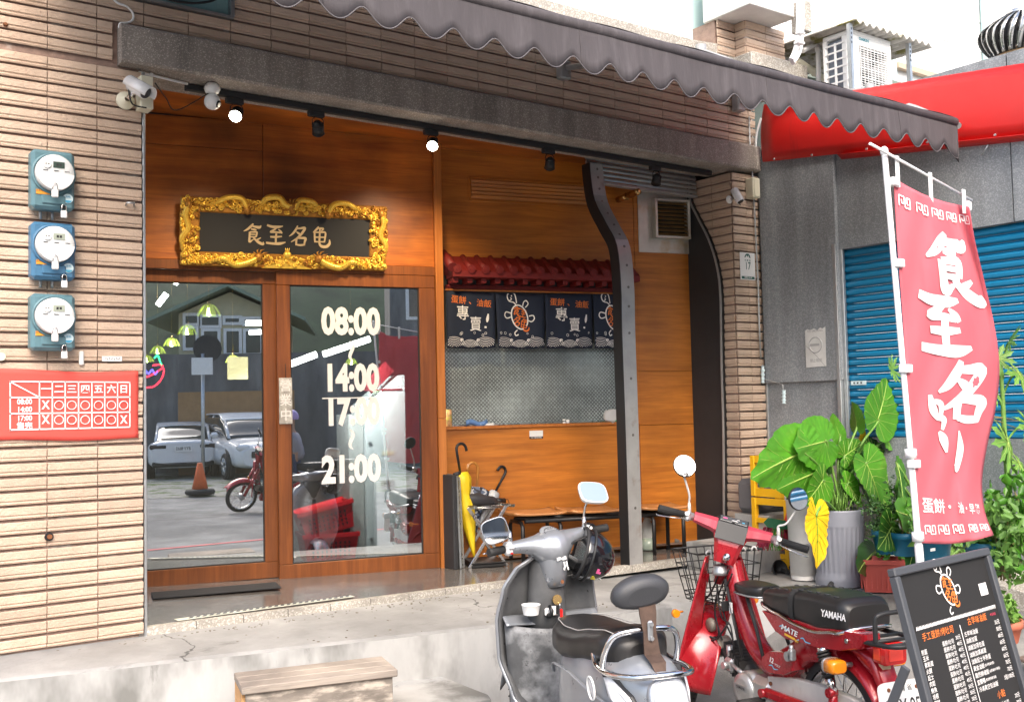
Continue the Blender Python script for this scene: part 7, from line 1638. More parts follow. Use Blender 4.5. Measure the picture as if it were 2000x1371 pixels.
# long seat
q0, q1 = MV(1478, 1150, 'y', 0), MV(1722, 1200, 'y', 0)
sT2 = [(-.75, .100, .785, .685), (-.70, .130, .815, .665), (-.55, .136, .818, .652), (-.40, .132, .808, .66), (-.25, .122, .79, .672), (-.14, .105, .775, .682), (-.10, .085, .755, .69), (-.085, .05, .73, .695)]
def s2(x): w, t_, b_ = interp(sT2, x); return superring(x, 0, (t_+b_)/2, w, (t_-b_)/2, 28, 4.2)
m = MB(); m.loft([s2(-.74+.655*i/30) for i in range(31)], 0, True); s3 = BM(m, 'seat', 'seat_vinyl')
m = MB()
Lt = []
for i in range(41):
    x = -.10-.64*i/40; w, t_, b_ = interp(sT2, x); Lt.append((x, w+.003, b_+.012-.010*sin(pi*min(1, max(0, (-x-.3)/.35)))))
R_ = [(-.748, .06, .70), (-.748, -.06, .70)]
m.tube(Lt+R_+[(x, -y, z) for x, y, z in Lt[::-1]], .008, 6); m.build('chrome_trim', 'chrome', s3, False)
Ms2 = frame((-.655, .1295, .735), (-1, 0, 0), (0, .10, 1)); m = MB(); text(m, 'YAMAHA', frame((-.682, .1395, .748), (-1, -.10, .0), (0, -.10, 1)), .040, .85, .025); m.build('seat_lettering', 'print_white', s3, False)
m = MB(); x = -.385; w, t_, b_ = interp(sT2, x); rg_ = [(x+.02, y*1.03, (t_+b_)/2+(z-(t_+b_)/2)*1.035) for _, y, z in s2(x)]; m.loft([[(px_, y, z) for px_, y, z in rg_], [(px_-.035, y, z) for px_, y, z in rg_]], 0, True, cap=False); m.build('seat_strap', 'rubber', s3, False)
m = MB()
for i in range(9):
    for s_ in (1, -1): x = -.16-.06*i; w, t_, b_ = interp(sT2, x); m.tube([(x+.014*cos(a), s_*(w*.62+.012*sin(a)), t_-.0005) for a in [pi*k/6 for k in range(7)]], .0022, 4)
m.build('seat_stitching', 'pad_vinyl', s3, False)['kind'] = 'stuff'
# little child seat
q = MV(1447, 1155, 'y', .0); q = Vector((.045, 0, q.z)); m = MB(); zc2 = .735; m.loft([superring(x, 0, zc2, w, .026, 24, 4) for x, w in ((.155, .05), (.15, .075), (.10, .09), (.02, .088), (-.03, .07), (-.045, .05))], 0, True); cs = BM(m, 'child_seat', 'seat_vinyl')
m = MB(); m.loft([superring(x, 0, zc2-.024, w, .006, 24, 4) for x, w in ((.157, .05), (.152, .078), (.10, .093), (.02, .091), (-.032, .072), (-.047, .05))], 0, True); m.build('seat_pan', 'galv', cs, False)
for s_ in (1, -1): m = MB(); m.tube([(.07, s_*.06, .71), (-.03, s_*.075, .56), (-.10, s_*.085, .42)], .009, 8); m.build('child_seat_strut', 'matte_black', cs, False)
m = MB(); m.box((.225, .052, .63), (.012, .10, .05), 0, Matrix.Translation((0, 0, 0)), .003); m.tube([(.245, .062, .76), (.10, .075, .40)], .010, 6, flat=.35); m.build('strap_bracket', 'gauge_grey', cs, False)
m = MB(); m.box((.19, .071, .625), (.024, .006, .055), 0, Matrix.Identity(4), .001); m.build('reflective_tape', 'white', cs, False)
# engine and chain case
eng = MB(); p0 = MV(1452, 1347, 'y', .10); eng.cyl((p0.x, .0, p0.z), (p0.x, .085, p0.z), .088, n=28); eng.tube([(p0.x, .085, p0.z), (p0.x, .105, p0.z), (p0.x, .112, p0.z)], [.086, .078, .055], 28); eng.box((p0.x-.12, .045, p0.z+.01), (.17, .10, .15), 0, None, .03); e1_ = BM(eng, 'engine_case', 'engine_alu')
m = MB(); m.box((p0.x+.002, .1135, p0.z+.012), (.105, .003, .030), 0, None, .001); m.build('case_badge', 'galv', e1_, False)
m = MB(); text(m, 'YAMAHA', frame((p0.x+.002, .1155, p0.z+.012), (-1, 0, 0), (0, 0, 1)), .020, .9, .01); m.build('case_lettering', 'gauge_grey', e1_, False)
m = MB()
for k in range(8):
    c_ = Vector((p0.x+.085+.020*k, .0, p0.z+.055+.010*k)); m.box(tuple(c_), (.006, .135-.004*abs(k-3), .115), 0, Matrix.Translation((0, 0, 0)), .002)
m.tube([(p0.x+.06, 0, p0.z+.04), (p0.x+.26, 0, p0.z+.14)], .042, 12); BM(m, 'cylinder_fin', 'fin_black')
m = MB(); q = MV(1402, 1262, 'y', .05); m.cyl((q.x, -.01, q.z), (q.x, .055, q.z), .052, n=24); m.tube([(q.x, .055, q.z), (q.x, .066, q.z)], [.050, .030], 24); m.cyl((q.x, .06, q.z), (q.x, .075, q.z), .012, n=10); BM(m, 'air_cleaner', mat('dirty_alu', (.26, .23, .19), .6, .5, var=.3, vscale=16))
q2 = MV(1424, 1282, 'y', .05); m = MB(); m.tube([(q.x-.03, .03, q.z-.01), (q2.x, .04, q2.z), (q2.x-.05, .04, q2.z-.02)], [.03, .028, .020], 12); BM(m, 'intake_hose', 'rubber')
m = MB(); q3 = MV(1430, 1297, 'y', .05); m.box(tuple(q3), (.07, .06, .07), 0, None, .012); m.cyl(q3+Vector((.02, 0, .03)), q3+Vector((.02, 0, .09)), .016, n=10); m.cyl(q3+Vector((0, .03, 0)), q3+Vector((0, .055, 0)), .018, n=12); m.tube([q3+Vector((-.03, .02, .01)), q3+Vector((-.09, .03, .0)), q3+Vector((-.15, .04, -.005))], .010, 8); BM(m, 'carburettor', 'engine_alu')
q4 = MV(1392, 1219, 'y', .06); m = MB(); m.lathe([(.034, 0), (.036, .012), (.030, .024), (.012, .028), (.001, .028)], 20, 0, frame(q4, (-1, 0, 0), (0, 0, 1))); BM(m, 'horn', 'dirty_alu')
m = MB()
for off, pts in ((0, [(1415, 1085), (1392, 1150), (1362, 1190), (1352, 1215)]), (1, [(1424, 1110), (1402, 1165), (1396, 1195), (1403, 1225), (1411, 1250)]), (2, [(1430, 1120), (1412, 1170), (1418, 1215), (1430, 1245), (1434, 1275)]), (3, [(1402, 1150), (1396, 1190), (1404, 1238), (1390, 1242), (1386, 1230)]), (4, [(1400, 1160), (1410, 1205), (1426, 1220), (1433, 1262)])):
    m.tube(crom([MV(a, b, 'y', .05+.006*off) for a, b in pts], 5), .0045, 6)
BM(m, 'control_cable', 'black')
m = MB(); L5 = [(1423, 1215), (1412, 1232), (1402, 1246), (1385, 1252), (1370, 1245), (1377, 1240), (1396, 1246)]; m.tube([MV(a, b, 'y', .085) for a, b in L5], .005, 6); BM(m, 'luggage_hook', 'matte_black')
m = MB(); plate_px(m, [(1497, 1320), (1540, 1322), (1600, 1338), (1660, 1362), (1700, 1385), (1700, 1420), (1640, 1415), (1560, 1390), (1500, 1372)], .035, .075); cc = BM(m, 'chain_case', 'rusty_white')
m = MB(); q = MV(1506, 1334, 'y', .077); m.cyl(q, q+Vector((0, .007, 0)), .009, n=10); m.build('case_bolt', 'rust', cc, False)
m = MB(); a_, b_ = MV(1495, 1352, 'y', .10), MV(1625, 1400, 'y', .10); d = b_-a_; M = frame((a_+b_)/2, d, (0, 0, 1)); m.box((0, 0, 0), (d.length, .05, .035), 0, M, .012); m.cyl(a_, a_+Vector((0, .03, 0)), .020, n=14); BM(m, 'swing_arm', 'cherry')
m = MB(); q = MV(1460, 1372, 'y', .19); m.tube([(q.x, .09, q.z), (q.x, .17, q.z)], .008, 8)
m.tube([(q.x, .12, q.z), (q.x, .24, q.z)], .020, 12); m.build('footpeg', 'rubber', mp, False)
# shock absorber
a_, b_ = MV(1606, 1264, 'y', .12), MV(1628, 1352, 'y', .12); m = MB(); m.tube([a_, b_], [.013, .013], 10); m.tube([a_.lerp(b_, .62), b_], [.022, .020], 12); m.tube([a_, a_.lerp(b_, .12)], [.024, .024], 12); sh_ = BM(m, 'shock_absorber', 'chrome')
m = MB(); ax5 = (b_-a_).normalized(); u_ = ax5.orthogonal().normalized(); v_ = ax5.cross(u_); m.tube([a_.lerp(b_, .08+.56*k/90)+u_*.026*cos(2*pi*k/12)+v_*.026*sin(2*pi*k/12) for k in range(91)], .0055, 6); m.build('coil_spring', 'fin_black', sh_, False)
m = MB(); q = b_; m.cyl(q+Vector((0, -.01, 0)), q+Vector((0, .03, 0)), .02, n=12); m.tube([q, q+Vector((.01, 0, -.09))], [.018, .024], 8); BM(m, 'shock_mount', 'cherry')
# rear fender, lamps, plate, rack
m = MB()
def rf_(u, v):
    a = radians(38+145*u); r = .325; w = .075; y = (2*v-1)*w; return (-.55+r*cos(a), y, RR+r*sin(a)-.0-.05*(abs(2*v-1)**2.5)*max(.2, sin(a)))
m.shell(30, 10, rf_, .005); BM(m, 'rear_fender', 'cherry')
m = MB(); m.loft([superring(x, 0, z, w, h, 18, 3) for x, z, w, h in ((-.55, .64, .085, .035), (-.70, .62, .075, .04), (-.80, .55, .055, .05), (-.86, .44, .045, .05))], 0, True); BM(m, 'tail_piece', 'cherry')
tq = MV(1740, 1265, 'y', .02); tq = Vector((-.86, 0, .615))
m = MB(); m.box(tuple(tq+Vector((.045, 0, -.03))), (.03, .06, .12), 0, None, .01); BM(m, 'lamp_bracket', mat('beige_plastic', (.62, .50, .32), .5, var=.1))
m = MB(); m.loft([superring(x, 0, tq.z, w, h, 24, 5) for x, w, h in ((tq.x+.04, .060, .044), (tq.x-.01, .062, .046), (tq.x-.025, .055, .040))], 0, False); tl_ = BM(m, 'tail_lamp', 'red_lens')
for y in (.061, ): m = MB(); m.box((tq.x+.015, y, tq.z), (.036, .004, .048), 0, None, .001); m.build('lamp_reflector', 'red_lens_bright', tl_, False)
m = MB(); m.box((tq.x-.027, 0, tq.z), (.004, .07, .05), 0, None, .001); m.build('lamp_reflector', 'red_lens_bright', tl_, False)
for s_ in (1, -1):
    q = MV(1672, 1291, 'y', .17); q = Vector((-.70, s_*.155, .545)); m = MB(); m.tube([(q.x, s_*.07, q.z), (q.x, s_*.12, q.z)], .010, 8); m.loft([superring(q.x+dx_, q.y, q.z, w, h, 20, 3.5) for dx_, w, h in ((.045, .036, .026), (.03, .044, .032), (.022, .044, .032))], 0, True); sg2 = BM(m, 'signal_housing', 'galv')
    m = MB(); m.loft([superring(q.x+dx_, q.y, q.z, w, h, 20, 3.5) for dx_, w, h in ((.022, .043, .031), (-.025, .040, .028), (-.034, .030, .020))], 0, True); m.build('turn_signal', 'amber_lens', sg2, False)
m = MB(); pq = Vector((-.925, 0, .435)); Mq = frame(pq, (0, -1, 0), (.22, 0, 1)); m.loft([[(x*.125, y*.085, z) for x, y in [( (abs(cos(a))**.3)*(1 if cos(a) >= 0 else -1), (abs(sin(a))**.3)*(1 if sin(a) >= 0 else -1)) for a in [2*pi*k/24 for k in range(24)]]] for z in (-.001, .001)], 0, False, M=Mq); pl_ = BM(m, 'number_plate', 'plate_white')
m = MB(); text(m, 'GXX·950', Mq @ Matrix.Translation((0, -.018, 0)), .088, .62, .012, off=.002); text(m, '台 灣 省', Mq @ Matrix.Translation((0, .054, 0)), .028, 1, .004, off=.002); m.build('plate_lettering', 'print_black', pl_, False)
for s_ in (-1, 1): m = MB(); m.cyl((s_*.07, .055, .0), (s_*.07, .055, .006), .008, n=6, M=Mq); m.build('plate_bolt', 'rust', pl_, False)
m = MB()
for s_ in (1, -1): m.tube(crom([(-.50, s_*.115, .665), (-.70, s_*.115, .665), (-.90, s_*.11, .67), (-.99, s_*.09, .675), (-1.0, 0, .675)], 4), .010, 8)
for x in (-.78, -.86, -.94): m.tube([(x, .112, .668), (x, -.112, .668)], .008, 8)
m.tube(crom([(-.90, .11, .67), (-.90, .11, .76), (-.905, .09, .785), (-.905, 0, .79), (-.905, -.09, .785), (-.90, -.11, .76), (-.90, -.11, .67)], 5), .010, 8); BM(m, 'luggage_rack', 'gauge_grey')
for s_ in (1, -1):
    m = MB(); q = MV(1318, 1197, 'x', .45) if s_ > 0 else Vector((.45, -.24, .6)); m.cyl(q, q+Vector((-.02, 0, 0)), .022, .020, n=14); m.tube([q+Vector((.01, 0, 0)), q+Vector((.02, -s_*.06, 0))], .005, 6); BM(m, 'front_reflector', 'amber_lens')
m = MB(); q = MV(1545, 1283, 'y', .10); q = MV(1547, 1280, 'y', .12); m.cyl(q, q+Vector((0, .03, 0)), .022, n=12); m.box(tuple(q+Vector((-.02, .015, .01))), (.03, .03, .05), 0, None, .006); m.cyl(q+Vector((-.01, .01, .02)), q+Vector((-.01, .01, .05)), .010, n=8); BM(m, 'tool_lock', 'galv')
m = MB(); m.tube([(-.05, .08, .2), (-.02, .20, .02)], .012, 8); m.tube([(-.05, -.08, .2), (-.1, -.14, .2)], .012, 8); BM(m, 'side_stand', 'black')
m = MB(); m.tube([(.05, -.09, .2), (-.2, -.12, .22), (-.75, -.13, .3)], [.018, .03, .036], 12); BM(m, 'exhaust', 'steel')
# ================================================================== plants and clutter by the annex wall
mat('leaf', (.075, .255, .018), .36, var=.25, vscale=9, coat=.10, obj_var=.25, col3=(.16, .26, .03), c3scale=7, c3lo=.55, c3hi=.8, transl=.22); mat('leaf_dark', (.03, .11, .016), .36, var=.25, vscale=9, obj_var=.25, transl=.15, col3=(.10, .12, .03), c3scale=12, c3lo=.66, c3hi=.75)
mat('leaf_pale', (.15, .32, .06), .5, var=.25, vscale=10, obj_var=.2, transl=.2); mat('leaf_yellow', (.80, .50, .015), .45, var=.10, vscale=14, col2=(.34, .40, .03), c2scale=11, c2lo=.60, c2hi=.72)
mat('leaf_vein', (.33, .46, .10), .5); mat('stalk', (.14, .27, .05), .45, var=.15); mat('stalk_brown', (.20, .16, .06), .6, var=.2)
mat('soil', (.05, .038, .03), .95, var=.4, vscale=40, bump=.8, bscale=90); mat('small_leaf', (.14, .30, .055), .5, var=.35, vscale=30); mat('small_leaf_dark', (.05, .13, .03), .5, var=.35, vscale=30); mat('grass_leaf', (.17, .33, .06), .5, var=.3, vscale=30)
mat('pot_grey', (.20, .21, .245), .5, var=.06, vscale=4); mat('pot_blue', (.010, .13, .22), .42, var=.1); mat('terracotta', (.50, .145, .085), .7, var=.12, vscale=8); mat('planter_red', (.48, .085, .065), .55, var=.08)
mat('crate_yellow', (.78, .42, .01), .42, var=.08, vscale=8); mat('bucket_white', (.70, .69, .66), .5, var=.1, col2=(.40, .26, .12), c2scale=7, c2lo=.66, c2hi=.8); mat('motor_grey', (.13, .135, .145), .5, var=.1); mat('broom_red', (.34, .02, .06), .7, var=.4, vscale=90); mat('broom_green', (.07, .28, .05), .7, var=.4, vscale=90); mat('cap_green', (.05, .22, .11), .5); mat('pan_red', (.66, .012, .014), .35)
def heart(t, A, T, side, fold=.20, wave=.03, wk=1.0, mt='leaf', name='leaf', droop=.10, back=.36, shape='heart', wd=1.0):
    """one big leaf: A where the stalk joins, T the tip, side = world vector across the blade (towards its left edge)"""
    A, T, side = Vector(A), Vector(T), Vector(side); ax = T-A; L = ax.length; ax.normalize(); sd_ = (side-ax*side.dot(ax)).normalized(); nn = ax.cross(sd_)
    rg = random.Random(int(abs(A.x*1e4+T.z*1e3)) % 9973); ph = rg.uniform(0, 6)
    def R(th):
        a = abs(th)
        if shape == 'heart':
            tab = [(0, 1.0), (.18, .86), (.45, .69), (.8, .565), (1.2, .50), (1.6, .46), (2.0, .44), (2.4, .44), (2.7, .40), (2.95, .26), (3.1, .10)]
        else:
            tab = [(0, 1.0), (.10, .80), (.22, .58), (.42, .37), (.75, .235), (1.2, .165), (1.7, .12), (2.3, .07), (3.1, .03)]
        return interp(tab, a)[0]*(1 if shape != 'heart' else wk+(1-wk)*cos(a)**2)
    NA, NR = 72, 7
    def P(th, r):
        x = r*cos(th); y = r*sin(th)
        if shape == 'heart': w = .012*sin(th*17+ph)*(r**2) if r > .5*R(th) else 0
        else: w = 0
        z = fold*abs(y) - droop*max(0, x)**2 - .10*y*y + wave*sin(6*x+ph)*abs(y)*2 + .010*sin(abs(y)*0+th*22)*min(1, r*3)*(r/max(R(th), .01))
        return A+ax*(x*L)+sd_*(y*L*wd)+nn*((z+w)*L)
    vs = [P(0, 0)]; fs = []
    for i in range(NA+1):
        th = -3.1+6.2*i/NA
        rim = 1+.018*sin(th*19+ph)
        for j in range(1, NR+1): vs.append(P(th, R(th)*rim*j/NR))
    for i in range(NA):
        a = 1+i*NR; b = 1+(i+1)*NR; fs.append((0, a, b))
        for j in range(NR-1): fs.append((a+j, a+j+1, b+j+1, b+j))
    m = MB(); m.add(vs, fs, 0, True); lf = m.build(name, mt, t)
    m = MB()
    m.tube([P(0, k/10*.97)+nn*.0015 for k in range(11)], [.0042*L/.3*(1-.07*k) for k in range(11)], 5)
    if shape == 'heart':
        for th in (-2.4, -1.75, -1.2, -.8, -.48, -.25, .25, .48, .8, 1.2, 1.75, 2.4):
            x0_ = max(0, .62*(1-abs(th)/1.0))*R(0) if abs(th) < 1 else 0
            st_ = P(0, x0_); en = P(th, R(th)*.93); q = [st_+(en-st_)*f for f in (0, .33, .66, 1)]
            r_ = [P(th, R(th)*f) for f in (.33, .66)]
            m.tube([st_+nn*.001]+([p+nn*.0015 for p in r_] if x0_ == 0 else [q[1].lerp(P(th*.6, R(th)*.55), .5)+nn*.002, q[2].lerp(P(th*.85, R(th)*.75), .5)+nn*.002])+[en+nn*.001], .0014, 4)
    m.build('leaf_vein', 'leaf_vein' if mt != 'leaf_yellow' else 'leaf', lf)
    return P
def stalkp(t, pts, r=.009, mt='stalk', name='stalk'): m = MB(); m.tube(crom(pts, 5), r, 8); return m.build(name, mt, t)
YP = 4.30
pbz = street_h(5.7, 4.3)+.03
pb_ = onZ(1641, 1140, -.13)
pt = thing('potted_elephant_ear', 'elephant ear plant with big heart leaves in a tall grey fluted pot', 'potted plant', pb_)
Rt = (onF(1690, 1000, pb_.y).x-onF(1597, 1000, pb_.y).x)/2*.66; zt = onF(1643, 992, pb_.y).z; H_ = zt-pb_.z
def flute(a, i): return 1 if i in (0, 1, 2, 3, 6, 7, 8, 9, 10, 11, 12, 13, 14, 15, 16) else 1+.03*cos(a*28)
m = MB(); prof = [(Rt*.93, 0), (Rt*.95, .03), (Rt*.93, .055), (Rt*.88, .075)]+[(Rt*.86, .10), (Rt*.955, H_-.125)]+[(Rt*.965+.0035*(k % 2), H_-.11+.012*k) for k in range(9)]+[(Rt*.99, H_), (Rt*.93, H_), (Rt*.92, H_-.03)]
m.lathe(prof, 112, 0, Matrix.Translation(pb_), fn=flute); m.build('pot', 'pot_grey', pt)
m = MB(); m.lathe([(Rt*.925, H_-.02), (Rt*.5, H_-.012), (.001, H_-.015)], 20, 0, Matrix.Translation(pb_)); m.build('soil', 'soil', pt)
cen = Vector((pb_.x, pb_.y, zt-.02)); yy = pb_.y
G = lambda px, py, d=0: onF(px, py, yy+d)
SIDE_L, SIDE_U = Vector((-1, .3, .0)), Vector((.1, .1, 1))
LV = [((1566, 884, -.18), (1452, 934, -.30), (.35, .0, 1), 'leaf', .66), ((1612, 862, -.12), (1540, 879, -.24), (.2, .15, 1), 'leaf', .88), ((1714, 820, .02), (1742, 735, .06), (-1, .1, .2), 'leaf', 1.0),
      ((1673, 832, .04), (1668, 783, .12), (-.35, -.9, .1), 'leaf', 1.1), ((1692, 905, -.20), (1728, 984, -.34), (1, .1, .1), 'leaf', 1.4), ((1607, 938, -.16), (1577, 986, -.24), (.9, .1, -.3), 'leaf', 1.15),
      ((1604, 905, .10), (1552, 938, .12), (.3, -.5, .8), 'leaf_dark', 1.0), ((1663, 880, .10), (1640, 920, .08), (.6, -.2, .6), 'leaf_dark', 1.0), ((1700, 878, .14), (1728, 868, .2), (.2, .6, 1), 'leaf_dark', 1.0), ((1690, 950, .02), (1738, 1012, .0), (.8, .4, .5), 'leaf_dark', 1.0), ((1620, 900, .05), (1590, 858, .10), (.9, .2, .4), 'leaf_dark', 1.0), ((1650, 925, -.05), (1672, 985, -.10), (1, .2, .0), 'leaf_dark', .9), ((1720, 930, .10), (1762, 965, .10), (.4, .3, .9), 'leaf', .9), ((1640, 850, .15), (1622, 806, .2), (1, -.3, .3), 'leaf', .8), ((1588, 925, -.10), (1508, 958, -.14), (.3, .2, 1), 'leaf', .7), ((1700, 945, -.10), (1752, 1000, -.14), (.7, .3, .6), 'leaf', .95), ((1735, 850, .10), (1772, 812, .10), (-.5, .2, .8), 'leaf', .9), ((1590, 905, -.05), (1545, 880, -.05), (.2, .3, 1), 'leaf_dark', .8), ((1650, 890, .0), (1690, 862, .0), (-.3, .3, 1), 'leaf', .85), ((1560, 935, .0), (1540, 975, -.03), (1, .1, -.2), 'leaf_dark', .9), ((1680, 880, -.05), (1650, 930, -.08), (.9, .2, .4), 'leaf', .9), ((1730, 990, .05), (1765, 1030, .02), (.6, .3, .7), 'leaf', .8), ((1655, 945, -.12), (1690, 990, -.16), (.8, .2, .5), 'leaf', .8)]
for (a, b, sd_, mt, wk) in LV:
    A_, T_ = G(a[0], a[1], a[2]*.5), G(b[0], b[1], a[2]*.5+(b[2]-a[2])*.35); heart(pt, A_, T_, sd_, mt=mt, wd=wk)
    stalkp(pt, [cen+Vector((random.uniform(-.04, .04), random.uniform(-.04, .04), 0)), cen.lerp(A_, .45)+Vector((0, 0, .10)), A_+(A_-T_)*.04+Vector((0, 0, -.01)), A_], .0085)
A_, T_ = G(1594, 1008, -.22), G(1604, 1110, -.28); heart(pt, A_, T_, (1, .2, .05), .12, .06, mt='leaf_yellow', wk=.95); stalkp(pt, [cen+Vector((-.05, -.04, .0)), G(1612, 978, -.16), G(1600, 992, -.21), A_], .008, 'leaf_pale')
A_, T_ = G(1686, 848, .12), G(1682, 872, .14); heart(pt, A_, T_, (-1, 0, .3), .3, .1, mt='leaf_yellow', wk=.8)
m = MB(); rg = random.Random(8)
for k in range(26):
    b = cen+Vector((rg.uniform(-.11, .11), rg.uniform(-.11, .06), 0)); d = Vector((rg.uniform(-.6, .6), rg.uniform(-.6, .2), 1)).normalized(); L = rg.uniform(.10, .22); e = b+d*L+Vector((0, 0, -.0)); q = e+Vector((d.x*.08, d.y*.08, -rg.uniform(.02, .10)))
    m.tube([b, b.lerp(e, .6)+Vector((0, 0, .01)), e, q], [.004, .005, .004, .0008], 4, flat=.35)
m.build('grass_blades', 'grass_leaf', pt)['kind'] = 'stuff'
m = MB(); q = G(1655, 991, -.08); m.ell((q.x, q.y, zt+.002), (.014, .014, .012), 10, 6); m.build('snail_shell', 'cream', pt)
# white bucket behind-left of the pot
q = onZ(1571, 1130, -.12); t = thing('white_bucket', 'white plastic bucket with stained base left of the grey pot', 'bucket', q); zt2 = onF(1571, 1000, q.y).z
m = MB(); hb = onF(1565, 968, q.y).z-q.z; m.lathe([(.085, 0), (.088, .01), (.105, hb-.03), (.112, hb-.028), (.112, hb), (.104, hb), (.09, .03), (.001, .03)], 28, 0, Matrix.Translation(q)); m.build('bucket_body', 'bucket_white', t)
# red trough planter
q = onZ(1708, 1152, -.14); t = thing('trough_planter', 'brick red plastic trough planter with a few seedlings', 'planter', q)
a_ = onF(1678, 1088, q.y-.05); b_ = onF(1735, 1112, q.y-.12); zr = onF(1700, 1090, q.y).z; hP = zr-q.z
ux_ = Vector((.62, -.78, 0)).normalized(); uy_ = Vector((.78, .62, 0)); o = onF(1686, 1130, q.y+.0); c_ = Vector((o.x, o.y, q.z))+ux_*.23+uy_*.085
Mp_ = frame(c_, ux_, uy_); 
def trough(w, d, z): return [Vector((sx*w, sy*d, z)) for sx, sy in ((-1, -1), (1, -1), (1, 1), (-1, 1))]
m = MB(); m.loft([trough(.22, .075, 0), trough(.25, .098, hP-.03), trough(.262, .108, hP-.028), trough(.262, .108, hP), trough(.245, .092, hP), trough(.235, .085, hP-.03)], 0, False, M=Mp_)
for k in range(14): m.box((-.21+.42*k/13, -.089, hP*.45), (.008, .006, hP*.7), 0, Mp_ @ Matrix.Rotation(radians(0), 4, 'X'))
for k in range(6): m.box((-.238, -.06+.12*k/5, hP*.45), (.006, .006, hP*.7), 0, Mp_)
m.build('trough', 'planter_red', t)
m = MB(); m.box((0, 0, hP-.04), (.46, .165, .01), 0, Mp_); m.build('soil', 'soil', t)
def leaflets(mb, c, rad, n, sz, rg, flat=.6, up=.3):
    for k in range(n):
        p = c+Vector((rg.gauss(0, rad[0]), rg.gauss(0, rad[1]), rg.gauss(0, rad[2]))); d = Vector((rg.uniform(-1, 1), rg.uniform(-1.2, .6), rg.uniform(-.5, .8))).normalized(); s_ = sz*rg.uniform(.6, 1.3); u = d.orthogonal().normalized(); u.rotate(Matrix.Rotation(rg.uniform(0, 6.28), 3, d)); w = d.cross(u)
        mb.add([p, p+u*s_*.4+w*s_*flat*.5+d*s_*.1, p+u*s_*.85+w*s_*flat*.32, p+u*s_*1.1-d*s_*.15, p+u*s_*.85-w*s_*flat*.32, p+u*s_*.4-w*s_*flat*.5+d*s_*.1], [(0, 1, 2, 3), (0, 3, 4, 5)], 0, True)
rg = random.Random(21)
for dx in (-.09, .05):
    m = MB(); leaflets(m, Mp_ @ Vector((dx, -.02, hP+.015)), (.022, .022, .012), 9, .042, rg); m.build('seedling', 'leaf', t)
# a long drooping leaf between pot and trough
tt = thing('trailing_plant', 'long dark leaves trailing between the grey pot and the red trough', 'plant', onF(1700, 1100, q.y+.25))
for a, b in (((1712, 1075, .10), (1658, 1122, -.10)), ((1700, 1078, .2), (1740, 1085, .1))): A_, T_ = onF(a[0], a[1], q.y+a[2]), onF(b[0], b[1], q.y+b[2]); heart(tt, A_, T_, (.3, .4, 1), .25, .02, mt='leaf_dark', shape='lance')
# yellow crates with a steel disc, pump, broom, red dustpan
yc0 = 4.95
A_ = onF(1530, 892, yc0); B_ = onF(1655, 892, yc0); zc0 = -.12
t = thing('crate_stack', 'yellow plastic crate stand behind the elephant ear plant', 'crate', ((A_.x+B_.x)/2, yc0+.15, zc0))
zt3 = A_.z; w = B_.x-A_.x; xm = (A_.x+B_.x)/2
for z0_, z1_ in ((zt3-.30, zt3), (zt3-.61, zt3-.31), (zc0, zt3-.62)):
    h_ = z1_-z0_; m = MB()
    for sx_ in (-1, 1):
        for sy_ in (0, .30): m.box((xm+sx_*(w/2-.02), yc0+sy_, (z0_+z1_)/2), (.04, .04, h_), bev=.004)
    for zz, hh3 in ((z1_-.025, .05), (z0_+.03, .06), (z0_+h_*.45, .035)):
        for sy_ in (0, .30): m.box((xm, yc0+sy_-.002, zz), (w-.078, .02, hh3))
        for sx_ in (-1, 1): m.box((xm+sx_*(w/2-.018), yc0+.15, zz), (.02, .262, hh3))
    m.box((xm, yc0-.003, (z0_+z1_)/2), (.03, .018, h_-.13)); m.build('crate', 'crate_yellow', t)
dsk = thing('steel_sink', 'round stainless steel disc and post with a slanting pipe handle on the crate stand', 'sink', (xm-.02, yc0+.12, zt3))
m = MB(); m.lathe([(.19, 0), (.20, .008), (.20, .016), (.17, .022), (.03, .028), (.018, .04), (.016, .12), (.03, .13), (.03, .15), (.001, .155)], 28, 0, Matrix.Translation((xm-.03, yc0+.12, zt3+.001))); m.build('disc', 'steel', dsk)
m = MB(); a_, b_ = onF(1588, 835, yc0+.12), onF(1612, 768, yc0+.12); m.tube([Vector((xm-.03, yc0+.12, zt3+.12)), a_, b_], .010, 8); m.tube([b_-(b_-a_)*.18, b_+(b_-a_)*.06], [.018, .017], 10); m.build('pipe_handle', 'galv', dsk)
m = MB(); c_ = onF(1590, 828, yc0+.10); m.tube([c_+Vector((.022*cos(2*pi*k/16), 0, .03*sin(2*pi*k/16))) for k in range(16)], .005, 6, 0, True); m.build('ring', 'chrome', dsk)
yp = 5.33
a_, b_ = onF(1462, 936, yp), onF(1530, 995, yp)
t = thing('water_pump', 'dark grey finned motor housing on a small stone shelf by the pillar', 'pump', ((a_.x+b_.x)/2, yp, b_.z))
xc, zc_ = (a_.x+b_.x)/2, (a_.z+b_.z)/2; w, h = b_.x-a_.x, a_.z-b_.z
m = MB(); m.box((xc, yp+.03, zc_), (w, .22, h), bev=.04); m.build('housing', 'motor_grey', t)
m = MB(); M = frame((a_.x+.10, yp-.085, zc_-.01), (1, 0, .0), (0, 0, 1)); m.lathe([(.09, 0), (.09, .006), (.078, .008), (.05, .009), (.045, .016), (.018, .018), (.014, .026), (.001, .026)], 24, 0, M); m.build('end_cap', 'motor_grey', t)
m = MB()
for k in range(7): m.box((a_.x+w*.70, yp-.084, b_.z+.04+(h-.08)*k/6), (w*.48, .014, .010), bev=.002)
m.build('cooling_fins', mat('motor_dark', (.05, .05, .055), .5), t)
